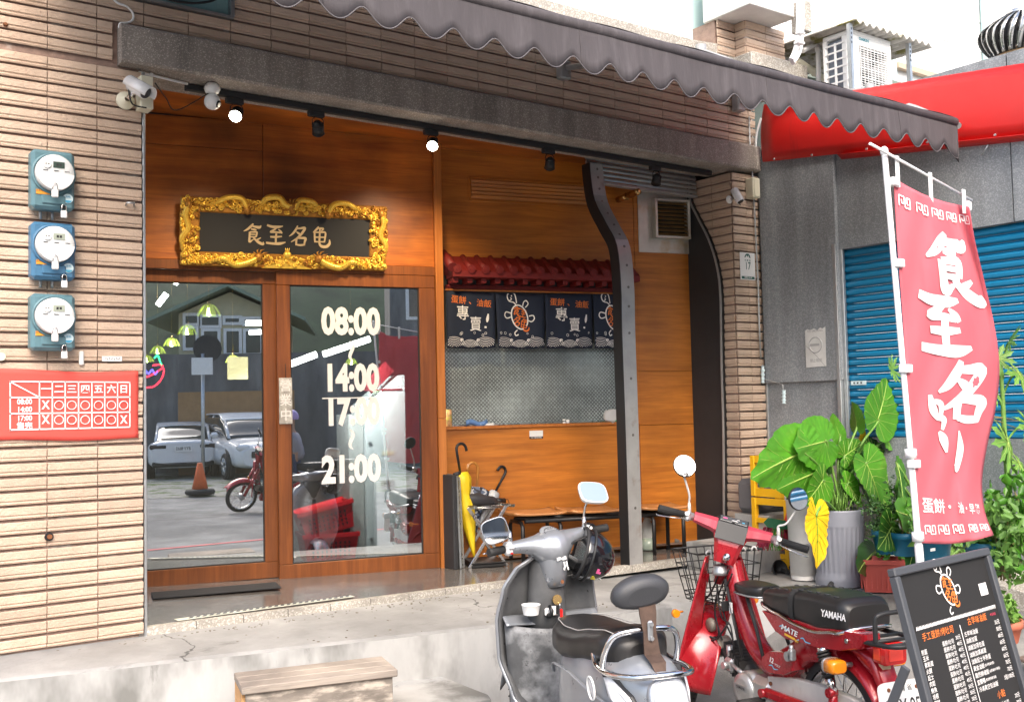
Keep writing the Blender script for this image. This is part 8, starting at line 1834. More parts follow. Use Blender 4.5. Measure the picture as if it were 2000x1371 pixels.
m = MB(); m.prism([(a_.x-.02, 0), (b_.x+.05, 0), (b_.x+.05, -.05), (a_.x+.06, -.14), (a_.x-.02, -.14)], -.13, .20, 0, frame((0, yp, b_.z-.004), (1, 0, 0), (0, 0, 1))); tag(m.build('stone_shelf', 'concrete_face'), 'rough stone block shelf under the grey motor housing', 'shelf')
yb = 4.75
t = thing('broom', 'broom with green head and red and green bristles leaning by the crate', 'broom', onF(1515, 1075, yb))
P_ = lambda px, py, d=0: onF(px, py, yb+d)
hA, hB = P_(1492, 1018), P_(1542, 1022); m = MB(); m.loft([[P_(1491, 1020, s_), P_(1500, 1011, s_), P_(1534, 1016, s_), P_(1546, 1026, s_), P_(1540, 1034, s_), P_(1500, 1030, s_)] for s_ in (-.02, .03)], 0, False); m.build('broom_head', 'cap_green', t)
rg = random.Random(31)
for mt, x0_, x1_, nm in (('broom_red', 1492, 1512, 'bristles'), ('broom_green', 1508, 1534, 'bristles'), ('broom_red', 1528, 1545, 'bristles')):
    m = MB()
    for k in range(46): a = rg.uniform(x0_, x1_); m.tube([P_(a, 1029, rg.uniform(-.02, .02)), P_(a+(a-1524)*.30-6+rg.uniform(-3, 3), 1064+rg.uniform(0, 12), rg.uniform(-.03, .03))], .0028, 4)
    m.build(nm, mt, t)['kind'] = 'stuff'
m = MB(); m.tube([P_(1480, 1058, .02), P_(1540, 1036, .02), P_(1580, 1020, .05)], .008, 6); m.build('handle', 'black', t)
t = thing('red_dustpan', 'red folding plastic dustpan with triangular frame beside the broom', 'dustpan', onF(1545, 1075, 4.85))
m = MB()
for L_ in ([(1552, 958), (1530, 1040)], [(1556, 958), (1572, 1060)], [(1545, 1010), (1562, 1012)], [(1530, 1040), (1548, 1066)], [(1548, 1066), (1572, 1060)]): m.tube([onF(a, b, 4.87) for a, b in L_], .016, 8)
m.build('frame', 'pan_red', t)
m = MB(); m.shell(6, 4, lambda u, v: onF(1541+22*u+6*v*0, 1040+28*v, 4.86-.10*v), .006); m.build('tray', 'pan_red', t)
# low concrete ledge behind the pots and hoses
m = MB(); rings = []
for i in range(19):
    f = i/18; x = 5.55+.82*f; yf = 5.10-.0*f; j = noise.noise(Vector((x*6, 1, 0)))*.03; rings.append([(x, 5.48, -.13), (x, yf-.10+j, -.13), (x, yf-.08+j, .02+j), (x, yf+.02, .07+j*.5), (x, 5.48, .075)])
m.loft(rings, 0, False); struct('concrete_kerb', m, 'concrete_face')
m = MB(); rings = []
for i in range(31):
    f = i/30; y = 4.9-4.6*f; j = noise.noise(Vector((y*4, 5, 0)))*.04; zb = street_h(6.3, y)-.05; rings.append([(6.52, y, zb), (6.10+j, y, zb), (6.13+j, y, zb+.16+j*.4), (6.18+j, y, zb+.19+j*.5), (6.52, y, zb+.20)])
m.loft(rings, 0, False); struct('planting_kerb', m, 'pale_stone')
t = thing('garden_hose', 'black rubber hoses looped on the ground behind the moped', 'hose', (5.3, 4.2, -.1))
gz = lambda px, py, h=.0: onZ(px, py, -.125+h)
for L_, r_ in (([(1445, 1075), (1480, 1085), (1500, 1095), (1535, 1100), (1570, 1092), (1605, 1105), (1625, 1130), (1620, 1146)], .017), ([(1430, 1100), (1470, 1104), (1510, 1106), (1540, 1118)], .014), ([(1440, 1090), (1490, 1098), (1530, 1103), (1550, 1110)], .014), ([(1450, 1068), (1500, 1082), (1530, 1092)], .014)):
    m = MB(); m.tube(crom([gz(a, b, .02) for a, b in L_], 6), r_, 8); m.build('hose', 'rubber', t)
q = gz(1521, 1111, .03); t = thing('old_lamp_shell', 'old black lamp shell lying on the ground by the hoses', 'lamp', q); M = frame(q, (1, -.2, .1), (0, .4, 1)); m = MB(); m.lathe([(.012, -.05), (.04, -.03), (.06, .01), (.063, .02), (.058, .02), (.035, -.02), (.001, -.03)], 22, 0, M); m.build('shell', 'black', t)
m = MB(); rg = random.Random(77)
for k in range(30):
    q = onZ(1365+rg.uniform(-25, 40), 1338+rg.uniform(-8, 14), street_h(4.2, 4.0)+.012); a = rg.uniform(0, 3.1); m.tube([q, q+Vector((.035*cos(a), .035*sin(a), .004))], .006, 5)
o = m.build('cigarette_butts', mat('butt', (.70, .55, .42), .8, var=.2)); o['kind'] = 'stuff'; tag(o, 'scattered cigarette butts on the street under the moped', 'litter')

# plants along the annex wall
def bush(name, label, c, rad, n, sz, mt, seed, group=None, pot=None, stems=10, cat='plant', clumps=14):
    t = thing(name, label, cat, c, 0, group); c = Vector(c); rg = random.Random(seed)
    if pot:
        rp_, hp_, pm_ = pot; m = MB(); m.lathe([(rp_*.78, 0), (rp_*.97, hp_-.04), (rp_*1.05, hp_-.038), (rp_*1.05, hp_), (rp_*.96, hp_), (rp_*.94, hp_-.03), (.001, hp_-.02)], 28, 0, Matrix.Translation(c)); m.build('pot', pm_, t); base = c+Vector((0, 0, hp_-.02))
    else: base = c
    mid = base+Vector((0, 0, rad[2]*.9)); m = MB(); ms = MB()
    for k in range(clumps):
        q = mid+Vector((rg.uniform(-1, 1)*rad[0], rg.uniform(-1, 1)*rad[1], rg.uniform(-.8, 1)*rad[2])); leaflets(m, q, (rad[0]*.22, rad[1]*.22, rad[2]*.18), n//clumps, sz, rg)
        if k < stems: ms.tube(crom([base+Vector((rg.uniform(-.3, .3)*rad[0], rg.uniform(-.3, .3)*rad[1], 0)), base.lerp(q, .5)+Vector((rg.uniform(-.03, .03), 0, .03)), q], 4), .004, 5)
    m.build('foliage', mt, t)['kind'] = 'stuff'; ms.build('stems', 'stalk_brown', t); return t
yw = 4.2
kz = street_h(6.3, 4.0)+.13
q = onF(1752, 1078, 3.95); bush('potted_shrub', 'fine-leaved dusty shrub in a blue pot right of the grey fluted pot', onF(1738, 1080, 4.05), (.14, .10, .17), 900, .022, 'small_leaf_dark', 4, 'potted plants along the annex wall', (.105, .15, 'pot_blue'), 12)
bush('potted_shrub', 'small clover-like plant in a blue pot beside the flag pole', onF(1768, 1084, 3.75), (.07, .06, .08), 60, .042, 'leaf', 5, 'potted plants along the annex wall', (.085, .14, 'pot_blue'), 8, clumps=8)
bush('potted_shrub', 'lily-like plant in a blue pot with white label behind the menu board', onF(1826, 1105, 3.5), (.16, .10, .10), 60, .085, 'leaf_pale', 6, 'potted plants along the annex wall', (.10, .20, 'pot_blue'), 10, clumps=12)
q = onF(1822, 1073, 3.39); m = MB(); m.box(tuple(q), (.045, .004, .016)); o = m.build('plant_label', 'white'); tag(o, 'small white label stuck on the blue pot behind the menu board', 'label')
bush('mint_bush', 'mint-like bush with pale green leaves spilling over the kerb at the right', onF(1960, 1130, 2.95), (.20, .14, .20), 620, .050, 'leaf_pale', 7, 'potted plants along the annex wall', None, 18, clumps=26)
bush('mint_bush', 'low mint-like bush right of the blue pot at the frame edge', onF(2010, 1085, 2.85), (.18, .12, .20), 420, .052, 'leaf', 17, 'potted plants along the annex wall', None, 14, clumps=22)
bush('potted_shrub', 'leafy bush in a blue pot between menu board and mint', onF(1925, 1120, 3.05), (.10, .08, .09), 160, .045, 'leaf_pale', 8, 'potted plants along the annex wall', (.10, .17, 'pot_blue'), 8, clumps=10)
zz = street_h(5.95, 3.3)+.01
q = onZ(1955, 1252, zz); tp = bush('potted_herb', 'terracotta pot of bright green herbs right of the menu board', q, (.085, .07, .055), 420, .040, 'grass_leaf', 9, None, ((onF(1990, 1205, q.y).x-onF(1922, 1205, q.y).x)/2*.62, onF(1955, 1208, q.y).z-q.z, 'terracotta'), 14, 'potted plant', 16)
# broad leaved plants
bl = thing('broadleaf_plant', 'tall broad-leaved plant with paddle leaves behind the flag', 'plant', onF(1880, 1080, 3.75))
yy2 = 3.75; G2 = lambda px, py, d=0: onF(px, py, yy2+d)
for a, b, sd_, mt, sh_ in (((1800, 1010, .1), (1733, 1003, -.1), (.1, .3, 1), 'leaf', 'lance'), ((1925, 1010, .05), (2015, 950, -.15), (.2, .2, 1), 'leaf_dark', 'lance'), ((1905, 985, .1), (1960, 1035, -.05), (.5, .2, 1), 'leaf_dark', 'lance'), ((1915, 960, .12), (1920, 905, .1), (1, .1, 0), 'leaf_dark', 'lance'),
                        ((1752, 905, .2), (1770, 975, .1), (.9, .3, .2), 'leaf_dark', 'lance'), ((1930, 1060, 0), (2020, 1010, -.2), (.2, .2, 1), 'leaf_dark', 'lance'), ((1765, 950, .2), (1742, 925, .1), (.4, .2, 1), 'leaf', 'heart'), ((1790, 1060, .0), (1775, 1105, -.1), (1, 0, .3), 'leaf_dark', 'lance'), ((1860, 1050, .05), (1900, 1085, -.05), (.4, .2, 1), 'leaf', 'lance'), ((1948, 985, .1), (1985, 1060, .0), (.8, .2, .5), 'leaf_dark', 'heart'), ((1960, 960, .15), (2030, 1000, .05), (.3, .3, 1), 'leaf', 'heart'), ((1740, 1030, .05), (1722, 1068, .0), (.9, .2, .2), 'leaf_dark', 'heart'), ((1945, 1040, -.1), (1915, 1075, -.15), (.6, .2, .7), 'leaf', 'lance'), ((1775, 1000, .15), (1748, 960, .1), (.8, .3, .3), 'leaf_dark', 'heart'), ((1985, 1030, .0), (2030, 1075, -.1), (.5, .3, .8), 'leaf_dark', 'heart')):
    A_, T_ = G2(*a), G2(*b); heart(bl, A_, T_+(T_-A_)*.12, sd_, .15, .02, mt=mt, shape=sh_, wk=1.2); base = G2(1850, 1090, .05); stalkp(bl, [base+(A_-base)*.05, base.lerp(A_, .55)+Vector((0, 0, .03)), A_], .009)
pa = thing('papaya_plant', 'young papaya tree with deeply cut pale leaves at the right of the flag', 'tree', onF(1960, 1090, 3.3))
yy3 = 3.3; G3 = lambda px, py, d=0: onF(px, py, yy3+d)
m = MB(); m.tube(crom([G3(1978, 1110), G3(1970, 960), G3(1962, 850), G3(1958, 770), G3(1952, 690)], 5), [.02-.0005*k for k in range(21)], 10); m.build('trunk', 'stalk', pa)
def papaya(A, size, up_, rt, seed):
    A = Vector(A); up_, rt = Vector(up_).normalized(), Vector(rt); rt = (rt-up_*rt.dot(up_)).normalized(); nn = up_.cross(rt); rg = random.Random(seed)
    pts = [A]; N = 9
    out = []
    for k in range(N):
        th = radians(-152+304*k/(N-1)); L = size*(1-.28*abs(k-4)/4)*rg.uniform(.92, 1.08)
        tip = (th, L); 
        for dth, f in ((-.27, .40), (-.21, .58), (-.23, .70), (-.085, .80), (0, 1), (.085, .80), (.23, .70), (.21, .58), (.27, .40)):
            out.append((th+dth, L*f))
    vs = [A]+[A+up_*(r*cos(t_))+rt*(r*sin(t_))+nn*(-.25*r*r/size+.02*sin(5*t_)*r) for t_, r in out]
    mid = [A+up_*(r*.3*cos(t_))+rt*(r*.3*sin(t_))+nn*(-.02*r) for t_, r in out]
    fs = [(0, i, i+1) for i in range(1, len(out))]
    m = MB(); m.add(vs, fs, 0, True); lf = m.build('leaf', 'leaf_pale', pa); m = MB()
    for k in range(N): th = radians(-152+304*k/(N-1)); L = size*.9; m.tube([A+nn*.002, A+up_*(L*.5*cos(th))+rt*(L*.5*sin(th))+nn*(-.06*L+.002), A+up_*(L*.85*cos(th))+rt*(L*.85*sin(th))+nn*(-.22*L+.002)], [.0022, .0016, .0008], 4)
    m.build('leaf_vein', 'leaf_vein', lf)
trunk_top = G3(1956, 740)
for px, py, s_, u_, r_, sd_ in ((1968, 862, .215, (-.2, -.3, -1), (1, .2, -.2), 1), (1990, 730, .17, (.3, -.4, -.7), (.8, .3, .3), 2), (1972, 668, .13, (-.2, -.4, .8), (1, .2, .2), 3), (1935, 762, .12, (-.4, -.3, -.7), (.8, -.2, -.2), 4), (2010, 830, .16, (.4, -.3, -.7), (.9, .2, .3), 5), (1744, 722, .10, (-.9, -.1, .15), (.1, .2, 1), 6), (1990, 905, .15, (.2, -.4, -.8), (1, .2, .1), 7), (1950, 700, .12, (.5, -.4, .3), (.4, -.1, .9), 8)):
    A_ = G3(px, py, -.05); papaya(A_, s_, u_, r_, sd_)
    if px > 1800: stalkp(pa, [G3(1960, min(py+40, 900)), G3((px+1960)/2, py+8), A_], .006, 'leaf_pale')
m = MB()
for a, b in (((1935, 812), (1995, 822)), ((1938, 818), (1990, 838)), ((1935, 815), (1975, 818))): m.tube([G3(*a), G3(*b)], .003, 5)
m.build('dry_stalk', 'stalk_brown', pa)
# stepping plate and paving at the right edge
m = MB(); a_ = onZ(1975, 1290, street_h(5.6, 3)+.01); m.box((a_.x+.25, a_.y-.15, a_.z), (.42, .30, .02), bev=.004); tag(m.build('drain_cover', mat('brown_grate', (.15, .11, .09), .7, var=.3, vscale=40)), 'brownish drain cover set in the pavement at the right edge', 'drain cover')

m = MB(); rg = random.Random(55)
for k in range(420):
    x = rg.uniform(1.0, 4.6); y = rg.choice((edge_y(x)+rg.uniform(.02, .9), edge_y(x)-rg.uniform(.42, 1.4), 5.44-abs(rg.gauss(0, .05))))
    ye = edge_y(x)
    if y > ye: z = -.078+(y-ye)/(5.62-ye)*(floor_z(x)-.034+.078)+.003
    else: z = street_h(x, y)+.004
    r_ = rg.uniform(.002, .006); M = Matrix.Translation((x, y, z)) @ Matrix.Rotation(rg.uniform(0, 6), 4, 'Z'); m.box((0, 0, 0), (r_*2.2, r_*1.5, r_), 0, M)
o = m.build('grit', mat('grit', (.16, .14, .11), .9, var=.4, vscale=60)); o['kind'] = 'stuff'; tag(o, 'fine grit scattered over the concrete terrace and street', 'grit')
# ================================================================== inside the shop, seen through the door glass
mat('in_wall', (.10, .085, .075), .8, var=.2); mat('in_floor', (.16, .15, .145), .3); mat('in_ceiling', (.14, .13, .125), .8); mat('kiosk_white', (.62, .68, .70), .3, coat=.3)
inn = thing('shop_interior', 'dim shop room behind the sliding doors with dark walls', 'room', (3, 8, 0))
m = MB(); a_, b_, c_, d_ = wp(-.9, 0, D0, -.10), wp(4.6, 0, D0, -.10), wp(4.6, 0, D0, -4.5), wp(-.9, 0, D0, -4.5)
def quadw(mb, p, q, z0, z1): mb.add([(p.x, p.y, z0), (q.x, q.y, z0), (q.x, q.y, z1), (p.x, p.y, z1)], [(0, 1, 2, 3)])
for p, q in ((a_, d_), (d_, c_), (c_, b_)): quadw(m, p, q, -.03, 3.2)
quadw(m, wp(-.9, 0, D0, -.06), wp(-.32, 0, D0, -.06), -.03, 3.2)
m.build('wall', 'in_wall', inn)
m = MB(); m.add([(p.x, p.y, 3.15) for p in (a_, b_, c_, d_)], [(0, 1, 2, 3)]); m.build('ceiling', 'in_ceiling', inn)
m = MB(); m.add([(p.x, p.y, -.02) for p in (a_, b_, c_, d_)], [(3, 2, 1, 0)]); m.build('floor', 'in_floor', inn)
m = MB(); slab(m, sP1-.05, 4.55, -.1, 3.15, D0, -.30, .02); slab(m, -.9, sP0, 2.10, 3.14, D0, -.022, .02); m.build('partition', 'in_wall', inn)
mat('tube_light', (1, 1, 1), .4, emit=(1, .97, .9), estr=14); mat('bulb', (1, 1, .8), .4, emit=(.85, 1, .35), estr=9); mat('green_glass', (.50, .62, .10), .2, emit=(.50, .62, .05), estr=.5)
def through(px, py, depth): return onD(px, py, -depth)
for i, (L_, dp) in enumerate((([(308, 596), (325, 574)], 1.4), ([(340, 549), (348, 555)], 2.4), ([(480, 631), (514, 631)], 1.6), ([(487, 650), (512, 648)], 2.6), ([(567, 711), (618, 692)], .24), ([(632, 692), (722, 662)], .22))):
    p, q = through(*L_[0], dp), through(*L_[1], dp); m = MB(); m.tube([p, q], .022, 8); tag(m.build('tube_light', 'tube_light'), ('slanted white tube light in the left door, under its top rail', 'tiny white tube light at the top of the left door', 'upper level tube light at the right edge of the left door', 'lower faint tube light at the right edge of the left door', 'short tube light at the left edge of the right door', 'long slanted tube light under the 08:00 lettering')[i], 'light', 'tube lights inside the shop')
labs = ['largest green glass pendant lamp in the left door', 'second green pendant lamp down the row in the left door', 'third green pendant lamp down the row, beside the pale gable wall', 'fourth green pendant lamp down the row', 'farthest green pendant lamp above the neon sign', 'single green pendant lamp at the right of the left door', 'green pendant lamp above 14:00 on the right door']
for i, (px, py, r, dp) in enumerate(((408, 607, .085, 1.2), (366, 645, .075, 1.7), (335, 669, .068, 2.3), (308, 684, .066, 2.7), (287, 701, .06, 3.0), (455, 702, .062, 2.2), (686, 706, .05, 1.6))):
    c_ = through(px, py, dp); t = thing('pendant_lamp', labs[i], 'pendant lamp', c_, 0, 'green glass pendant lamps in the shop'); M = Matrix.Translation(c_)
    m = MB(); m.ell((0, 0, -.01), (r*.34, r*.34, r*.40), 12, 8, 0, M); m.build('bulb', 'bulb', t)
    m = MB()
    for k in range(8):
        a = 2*pi*k/8; m.shell(3, 5, lambda u, v, a=a: ((r*.22+r*.85*v**.8)*cos(a+(u-.5)*.62*(1-.3*v)), (r*.22+r*.85*v**.8)*sin(a+(u-.5)*.62*(1-.3*v)), r*.55-r*1.0*v**1.7), .003, M=M)
    m.build('petal_shade', 'green_glass', t)
    m = MB(); m.tube([(0, 0, r*.5), (0, 0, r*1.1)], [r*.2, r*.1], 8, M=M); m.tube([(0, 0, r), (0, 0, min(1.2, 3.14-c_.z))], .004, 5, M=M); m.build('cap_and_cord', 'brass', t)
# neon bowl
t = thing('neon_sign', 'neon noodle bowl sign in red, blue and green at the left door edge', 'neon sign', through(297, 725, .5)); N_ = lambda L_: [through(a, b, .5) for a, b in L_]
for nm, col, L_ in (('red_tube', (1, .03, .06), [(276, 738), (290, 735), (305, 727), (318, 717), (312, 712), (298, 714)]), ('red_tube', (1, .03, .06), [(282, 757), (300, 755), (314, 742), (320, 727), (319, 719)]), ('blue_tube', (.15, .12, 1), [(278, 732), (283, 722), (290, 730), (297, 722), (303, 731), (308, 724)]), ('green_tube', (.05, 1, .30), [(301, 700), (308, 694), (312, 704), (316, 714)])):
    if 'neon_'+nm not in MATS: mat('neon_'+nm, col, .4, emit=col, estr=3.5)
    m = MB(); m.tube(crom(N_(L_), 5), .007, 6); m.build(nm, 'neon_'+nm, t)
# ordering kiosk
q0 = through(690, 1088, .42); q1 = through(797, 1086, .30)
fz = .02
def kp(px, py, dp): return through(px, py, dp)
k0 = kp(742, 1088, .35); 
t = thing('ordering_machine', 'tall white ordering kiosk with sloped screen behind the right door', 'kiosk', (k0.x, k0.y, .0))
A_, B_ = kp(718, 1086, .36), kp(796, 1086, .36); xw = (B_-A_).length; uxk = (B_-A_).normalized(); ztp = kp(780, 738, .36).z; zsl = kp(735, 800, .36).z
Mk_ = frame(Vector((A_.x, A_.y, .02)), Vector((uxk.x, uxk.y, 0)), (0, 0, 1))
m = MB(); m.prism([(0, 0), (xw, 0), (xw, ztp-.0), (xw*.86, ztp), (xw*.05, zsl+.02), (0, zsl-.02)], -.45, 0, 0, Mk_); m.build('cabinet', 'kiosk_white', t)
m = MB(); m.prism([(-xw*.38, 0), (-.006, 0), (-.006, zsl-.05), (-xw*.38, zsl-.05)], -.45, -.05, 0, Mk_); m.build('side_panel', mat('kiosk_grey', (.34, .35, .34), .5), t)
m = MB(); m.box((xw*.45, (zsl+ztp)/2+.01, .004), (xw*.95, .012, .004), 0, Mk_ @ Matrix.Translation((0, 0, 0)), .001); sa = atan2(ztp-zsl, xw*.81); m.box((0, 0, 0), (xw*.8, .10, .006), 0, Mk_ @ Matrix.Translation((xw*.36, (zsl+ztp)/2+.10, -.02)) @ Matrix.Rotation(sa, 4, 'Z'), .003); m.build('screen', mat('kiosk_screen', (.16, .015, .02), .15, coat=.5), t)
m = MB(); m.box((xw*.52, kp(757, 949, .36).z, .004), (xw*.34, .05, .008), 0, Mk_, .004); s_ = m.build('receipt_slot', 'steel', t)
m = MB(); m.box((xw*.52, kp(757, 949, .36).z, .009), (xw*.18, .016, .004), 0, Mk_, .001); m.build('slot', 'black', s_)
m = MB()
for py in (870, 1058): m.cyl((xw*.10, kp(725, py, .36).z, 0), (xw*.10, kp(725, py, .36).z, .008), .013, n=14, M=Mk_)
m.build('lock', 'galv', t)
m = MB(); m.box((xw*.55, kp(757, 890, .36).z, .001), (xw*.3, .03, .002), 0, Mk_); m.build('notice', 'cream', t)
# red baskets beside the kiosk
q = kp(652, 1075, .40); t = thing('shopping_basket', 'red plastic baskets stacked behind the right door glass', 'basket', (q.x, q.y, .0)); mat('basket_red', (.60, .012, .02), .35)
for k, (z0_, tl_) in enumerate(((.02, 0), (.22, .22))):
    M = Matrix.Translation((q.x, q.y+.1, z0_)) @ Matrix.Rotation(radians(-14), 4, 'Z') @ Matrix.Rotation(-tl_, 4, 'Y'); m = MB(); W_, D_, H2_ = .20, .14, .20
    for zz in (.01, .05, .09, .13, .17, .2): f = .86+.14*zz/.2; 
    m.loft([[(sx*W_*f, sy*D_*f, z) for sx, sy in ((-1, -1), (1, -1), (1, 1), (-1, 1))] for z, f in ((0, .86), (H2_-.03, .98), (H2_-.03, 1.04), (H2_, 1.04), (H2_, .99), (H2_-.02, .95), (.02, .84))], 0, False, M=M); o = m.build('basket_body', 'basket_red', t)
    m = MB()
    for i in range(9):
        for j in range(4): m.box((-.13+.26*i/8, -D_*(.90+.02*j)-.0035, .04+.03*j), (.012, .003, .018), 0, M)
    m.build('basket_holes', 'black', o)
m = MB(); s0_ = s_of(510, 690)[0]; slab(m, s0_-.10, s0_+.05, 1.35, 1.52, D0, -1.0, .03); tag(m.build('lit_menu_sign', mat('lit_cream', (.9, .8, .45), .5, emit=(1, .85, .42), estr=1.1)), 'glowing cream menu sign inside at the right edge of the left door', 'sign')

# ================================================================== the far side of the street, mirrored in the door glass
VC = None
_d = (D0-CAM).dot(WN); CAMR = CAM+WN*(2*_d)           # the camera's mirror image behind the glass
def mray(px, py): p = onD(px, py); return (p-CAMR).normalized()
def mZ(px, py, z): d = mray(px, py); return CAMR+d*((z-CAMR.z)/d.z)
def mY(px, py, y): d = mray(px, py); return CAMR+d*((y-CAMR.y)/d.y)
mat('car_white', (.72, .73, .74), .25, coat=.8); mat('car_dark', (.035, .05, .06), .2, coat=.8); mat('car_glass', (.02, .03, .035), .05, coat=.6); mat('cone_orange', (.72, .14, .03), .6, var=.15, vscale=20); mat('wall_stain', (.14, .135, .13), .9, var=.5, vscale=1.4, col2=(.30, .29, .27), c2scale=.8, c2lo=.5, c2hi=.75, stretch=(1, 1, .25)); mat('house_cream', (.50, .46, .30), .7, var=.08); mat('roof_green', (.22, .28, .20), .6); mat('timber_fence', (.30, .17, .07), .7, var=.15); mat('win_dark', (.03, .035, .035), .1, coat=.5); mat('road_red', (.60, .10, .11), .8, var=.1)
m = MB(); e0_ = mZ(283, 1078, ST); e1_ = mZ(516, 1056, ST); dd = (e1_-e0_).normalized(); nn_ = Vector((-dd.y, dd.x, 0)); 
m.add([e0_-dd*12-nn_*.05+Vector((0, 0, .006)), e0_+dd*16-nn_*.05+Vector((0, 0, .006)), e0_+dd*16+nn_*.05+Vector((0, 0, .006)), e0_-dd*12+nn_*.05+Vector((0, 0, .006))], [(0, 1, 2, 3)]); struct('red_kerb_line', m, 'road_red')
g0_ = mZ(310, 975, ST); m = MB(); yg = g0_.y
m.add([(-25, yg, ST+.008), (25, yg, ST+.008), (25, yg-9, ST+.008), (-25, yg-9, ST+.008)], [(3, 2, 1, 0)]); struct('gravel_lot', m, 'gravel')
yw_ = yg-9
rw = thing('retaining_wall', 'tall stained dark concrete retaining wall across the street', 'wall', (0, yw_, ST)); zw = mY(450, 690, yw_).z
m = MB(); m.box((0, yw_-.3, (zw+ST)/2), (50, .6, zw-ST)); m.build('wall_face', 'wall_stain', rw)
hs = thing('gable_house', 'cream house with green metal gable roof on the wall across the street', 'house', (0, yw_-2, zw))
hy = yw_-.8; hl, hr = mY(350, 690, hy), mY(545, 690, hy); ap = mY(450, 563, hy); el = mY(345, 612, hy); xL, xR = sorted((hl.x, hr.x)); 
xl2 = mY(283, 690, hy-3).x
m = MB(); m.prism([(xL-.0, zw), (xR, zw), (xR, el.z), (ap.x, ap.z-.1), (xL, el.z)], 0, 6, 0, frame((0, hy, 0), (1, 0, 0), (0, 0, 1))); m.build('wall', 'house_cream', hs)
m = MB()
for sx_, xe in ((1, xR+.8), (-1, xL-.8)):
    m.loft([[(ap.x, hy+.6, ap.z+.1), (ap.x, hy-6, ap.z+.1), (ap.x, hy-6, ap.z), (ap.x, hy+.6, ap.z)], [(xe, hy+.6, el.z-.2), (xe, hy-6, el.z-.2), (xe, hy-6, el.z-.3), (xe, hy+.6, el.z-.3)]], 0, False)
m.build('roof', 'roof_green', hs)
for (pa_, pb2) in (((362, 615), (388, 632)), ((394, 618), (430, 636)), ((440, 620), (470, 630)), ((478, 622), (512, 632)), ((362, 640), (385, 680)), ((398, 645), (428, 680)), ((442, 645), (470, 690)), ((480, 645), (512, 690))):
    p, q = mY(*pa_, hy+.02), mY(*pb2, hy+.02); xa_, xb_ = sorted((p.x, q.x)); m = MB(); m.box(((xa_+xb_)/2, hy+.03, (p.z+q.z)/2), (xb_-xa_+.12, .06, p.z-q.z+.12)); f_ = m.build('window_frame', 'white', hs); m = MB(); m.box(((xa_+xb_)/2, hy+.063, (p.z+q.z)/2), (xb_-xa_-.05, .02, p.z-q.z-.05)); m.build('pane', 'win_dark', f_)
# neighbouring blocks so that nothing opens on empty horizon
for k, (xa_, xb_, h_, mt_, lab) in enumerate(((-26, -7.5, 9, 'house_cream', 'plain cream apartment block at one end of the far street side'), (4.2, 11, 7.5, 'wall_stain', 'grey stained building beside the gable house across the street'), (11.2, 26, 11, 'white_wall', 'tall white apartment block at the other end of the far street side'))):
    t = thing('street_building', lab, 'building', ((xa_+xb_)/2, yw_-4, ST)); m = MB(); m.box(((xa_+xb_)/2, yw_-5.4, ST+h_/2), (xb_-xa_, 8, h_)); m.build('wall', mt_, t); n_ = max(2, int((xb_-xa_)/2.2))
    for r_ in range(int((h_-2)/3)+1):
        for i in range(n_): x = xa_+(xb_-xa_)*(i+.5)/n_; z = ST+1.6+3*r_; m = MB(); m.box((x, yw_-1.39, z+.4), (1.3, .06, 1.3)); f_ = m.build('window_frame', 'white', t); m = MB(); m.box((x, yw_-1.36, z+.4), (1.1, .06, 1.1)); m.build('pane', 'win_dark', f_)
hl_ = MB(); hl_.grid(40, 6, lambda u, v: (-60+120*u, yw_-9.6-30*v, zw-1.5+(14*v**.7)*(1+.25*noise.noise(Vector((u*9, v*3, 1)))))); struct('hillside', hl_, mat('hill_green', (.045, .07, .035), .9, var=.5, vscale=.8))
m = MB(); a_, b_ = mY(405, 765, yw_+1.2), mY(520, 745, yw_+1.2); xa_, xb_ = sorted((a_.x, b_.x)); m.box(((xa_+xb_)/2-.0, yw_+1.2, (a_.z+ST)/2), (xb_-xa_+1.5, .08, a_.z-ST)); tag(m.build('timber_hoarding', 'timber_fence'), 'brown timber hoarding behind the parked white car across the street', 'fence')
t = thing('street_pole', 'grey street pole with round lamp and sign box across the street', 'pole', mZ(398, 960, ST)); pq_ = mZ(398, 955, ST); yp_ = pq_.y-3; P_ = [mY(397, 860, yp_), mY(397, 690, yp_)]; m = MB(); m.tube([(P_[0].x, yp_, ST), (P_[1].x, yp_, P_[1].z)], .045, 10); m.build('post', 'galv', t); m = MB(); m.box((P_[1].x, yp_+.1, mY(398, 715, yp_).z), (.5, .1, .42)); m.build('sign_box', 'white', t); m = MB(); q = mY(406, 680, yp_); m.lathe([(.35, 0), (.33, .2), (.1, .3)], 16, 0, frame(q, (1, 0, 0), (0, 0, 1)), cap=True); m.build('lamp', 'gauge_grey', t)
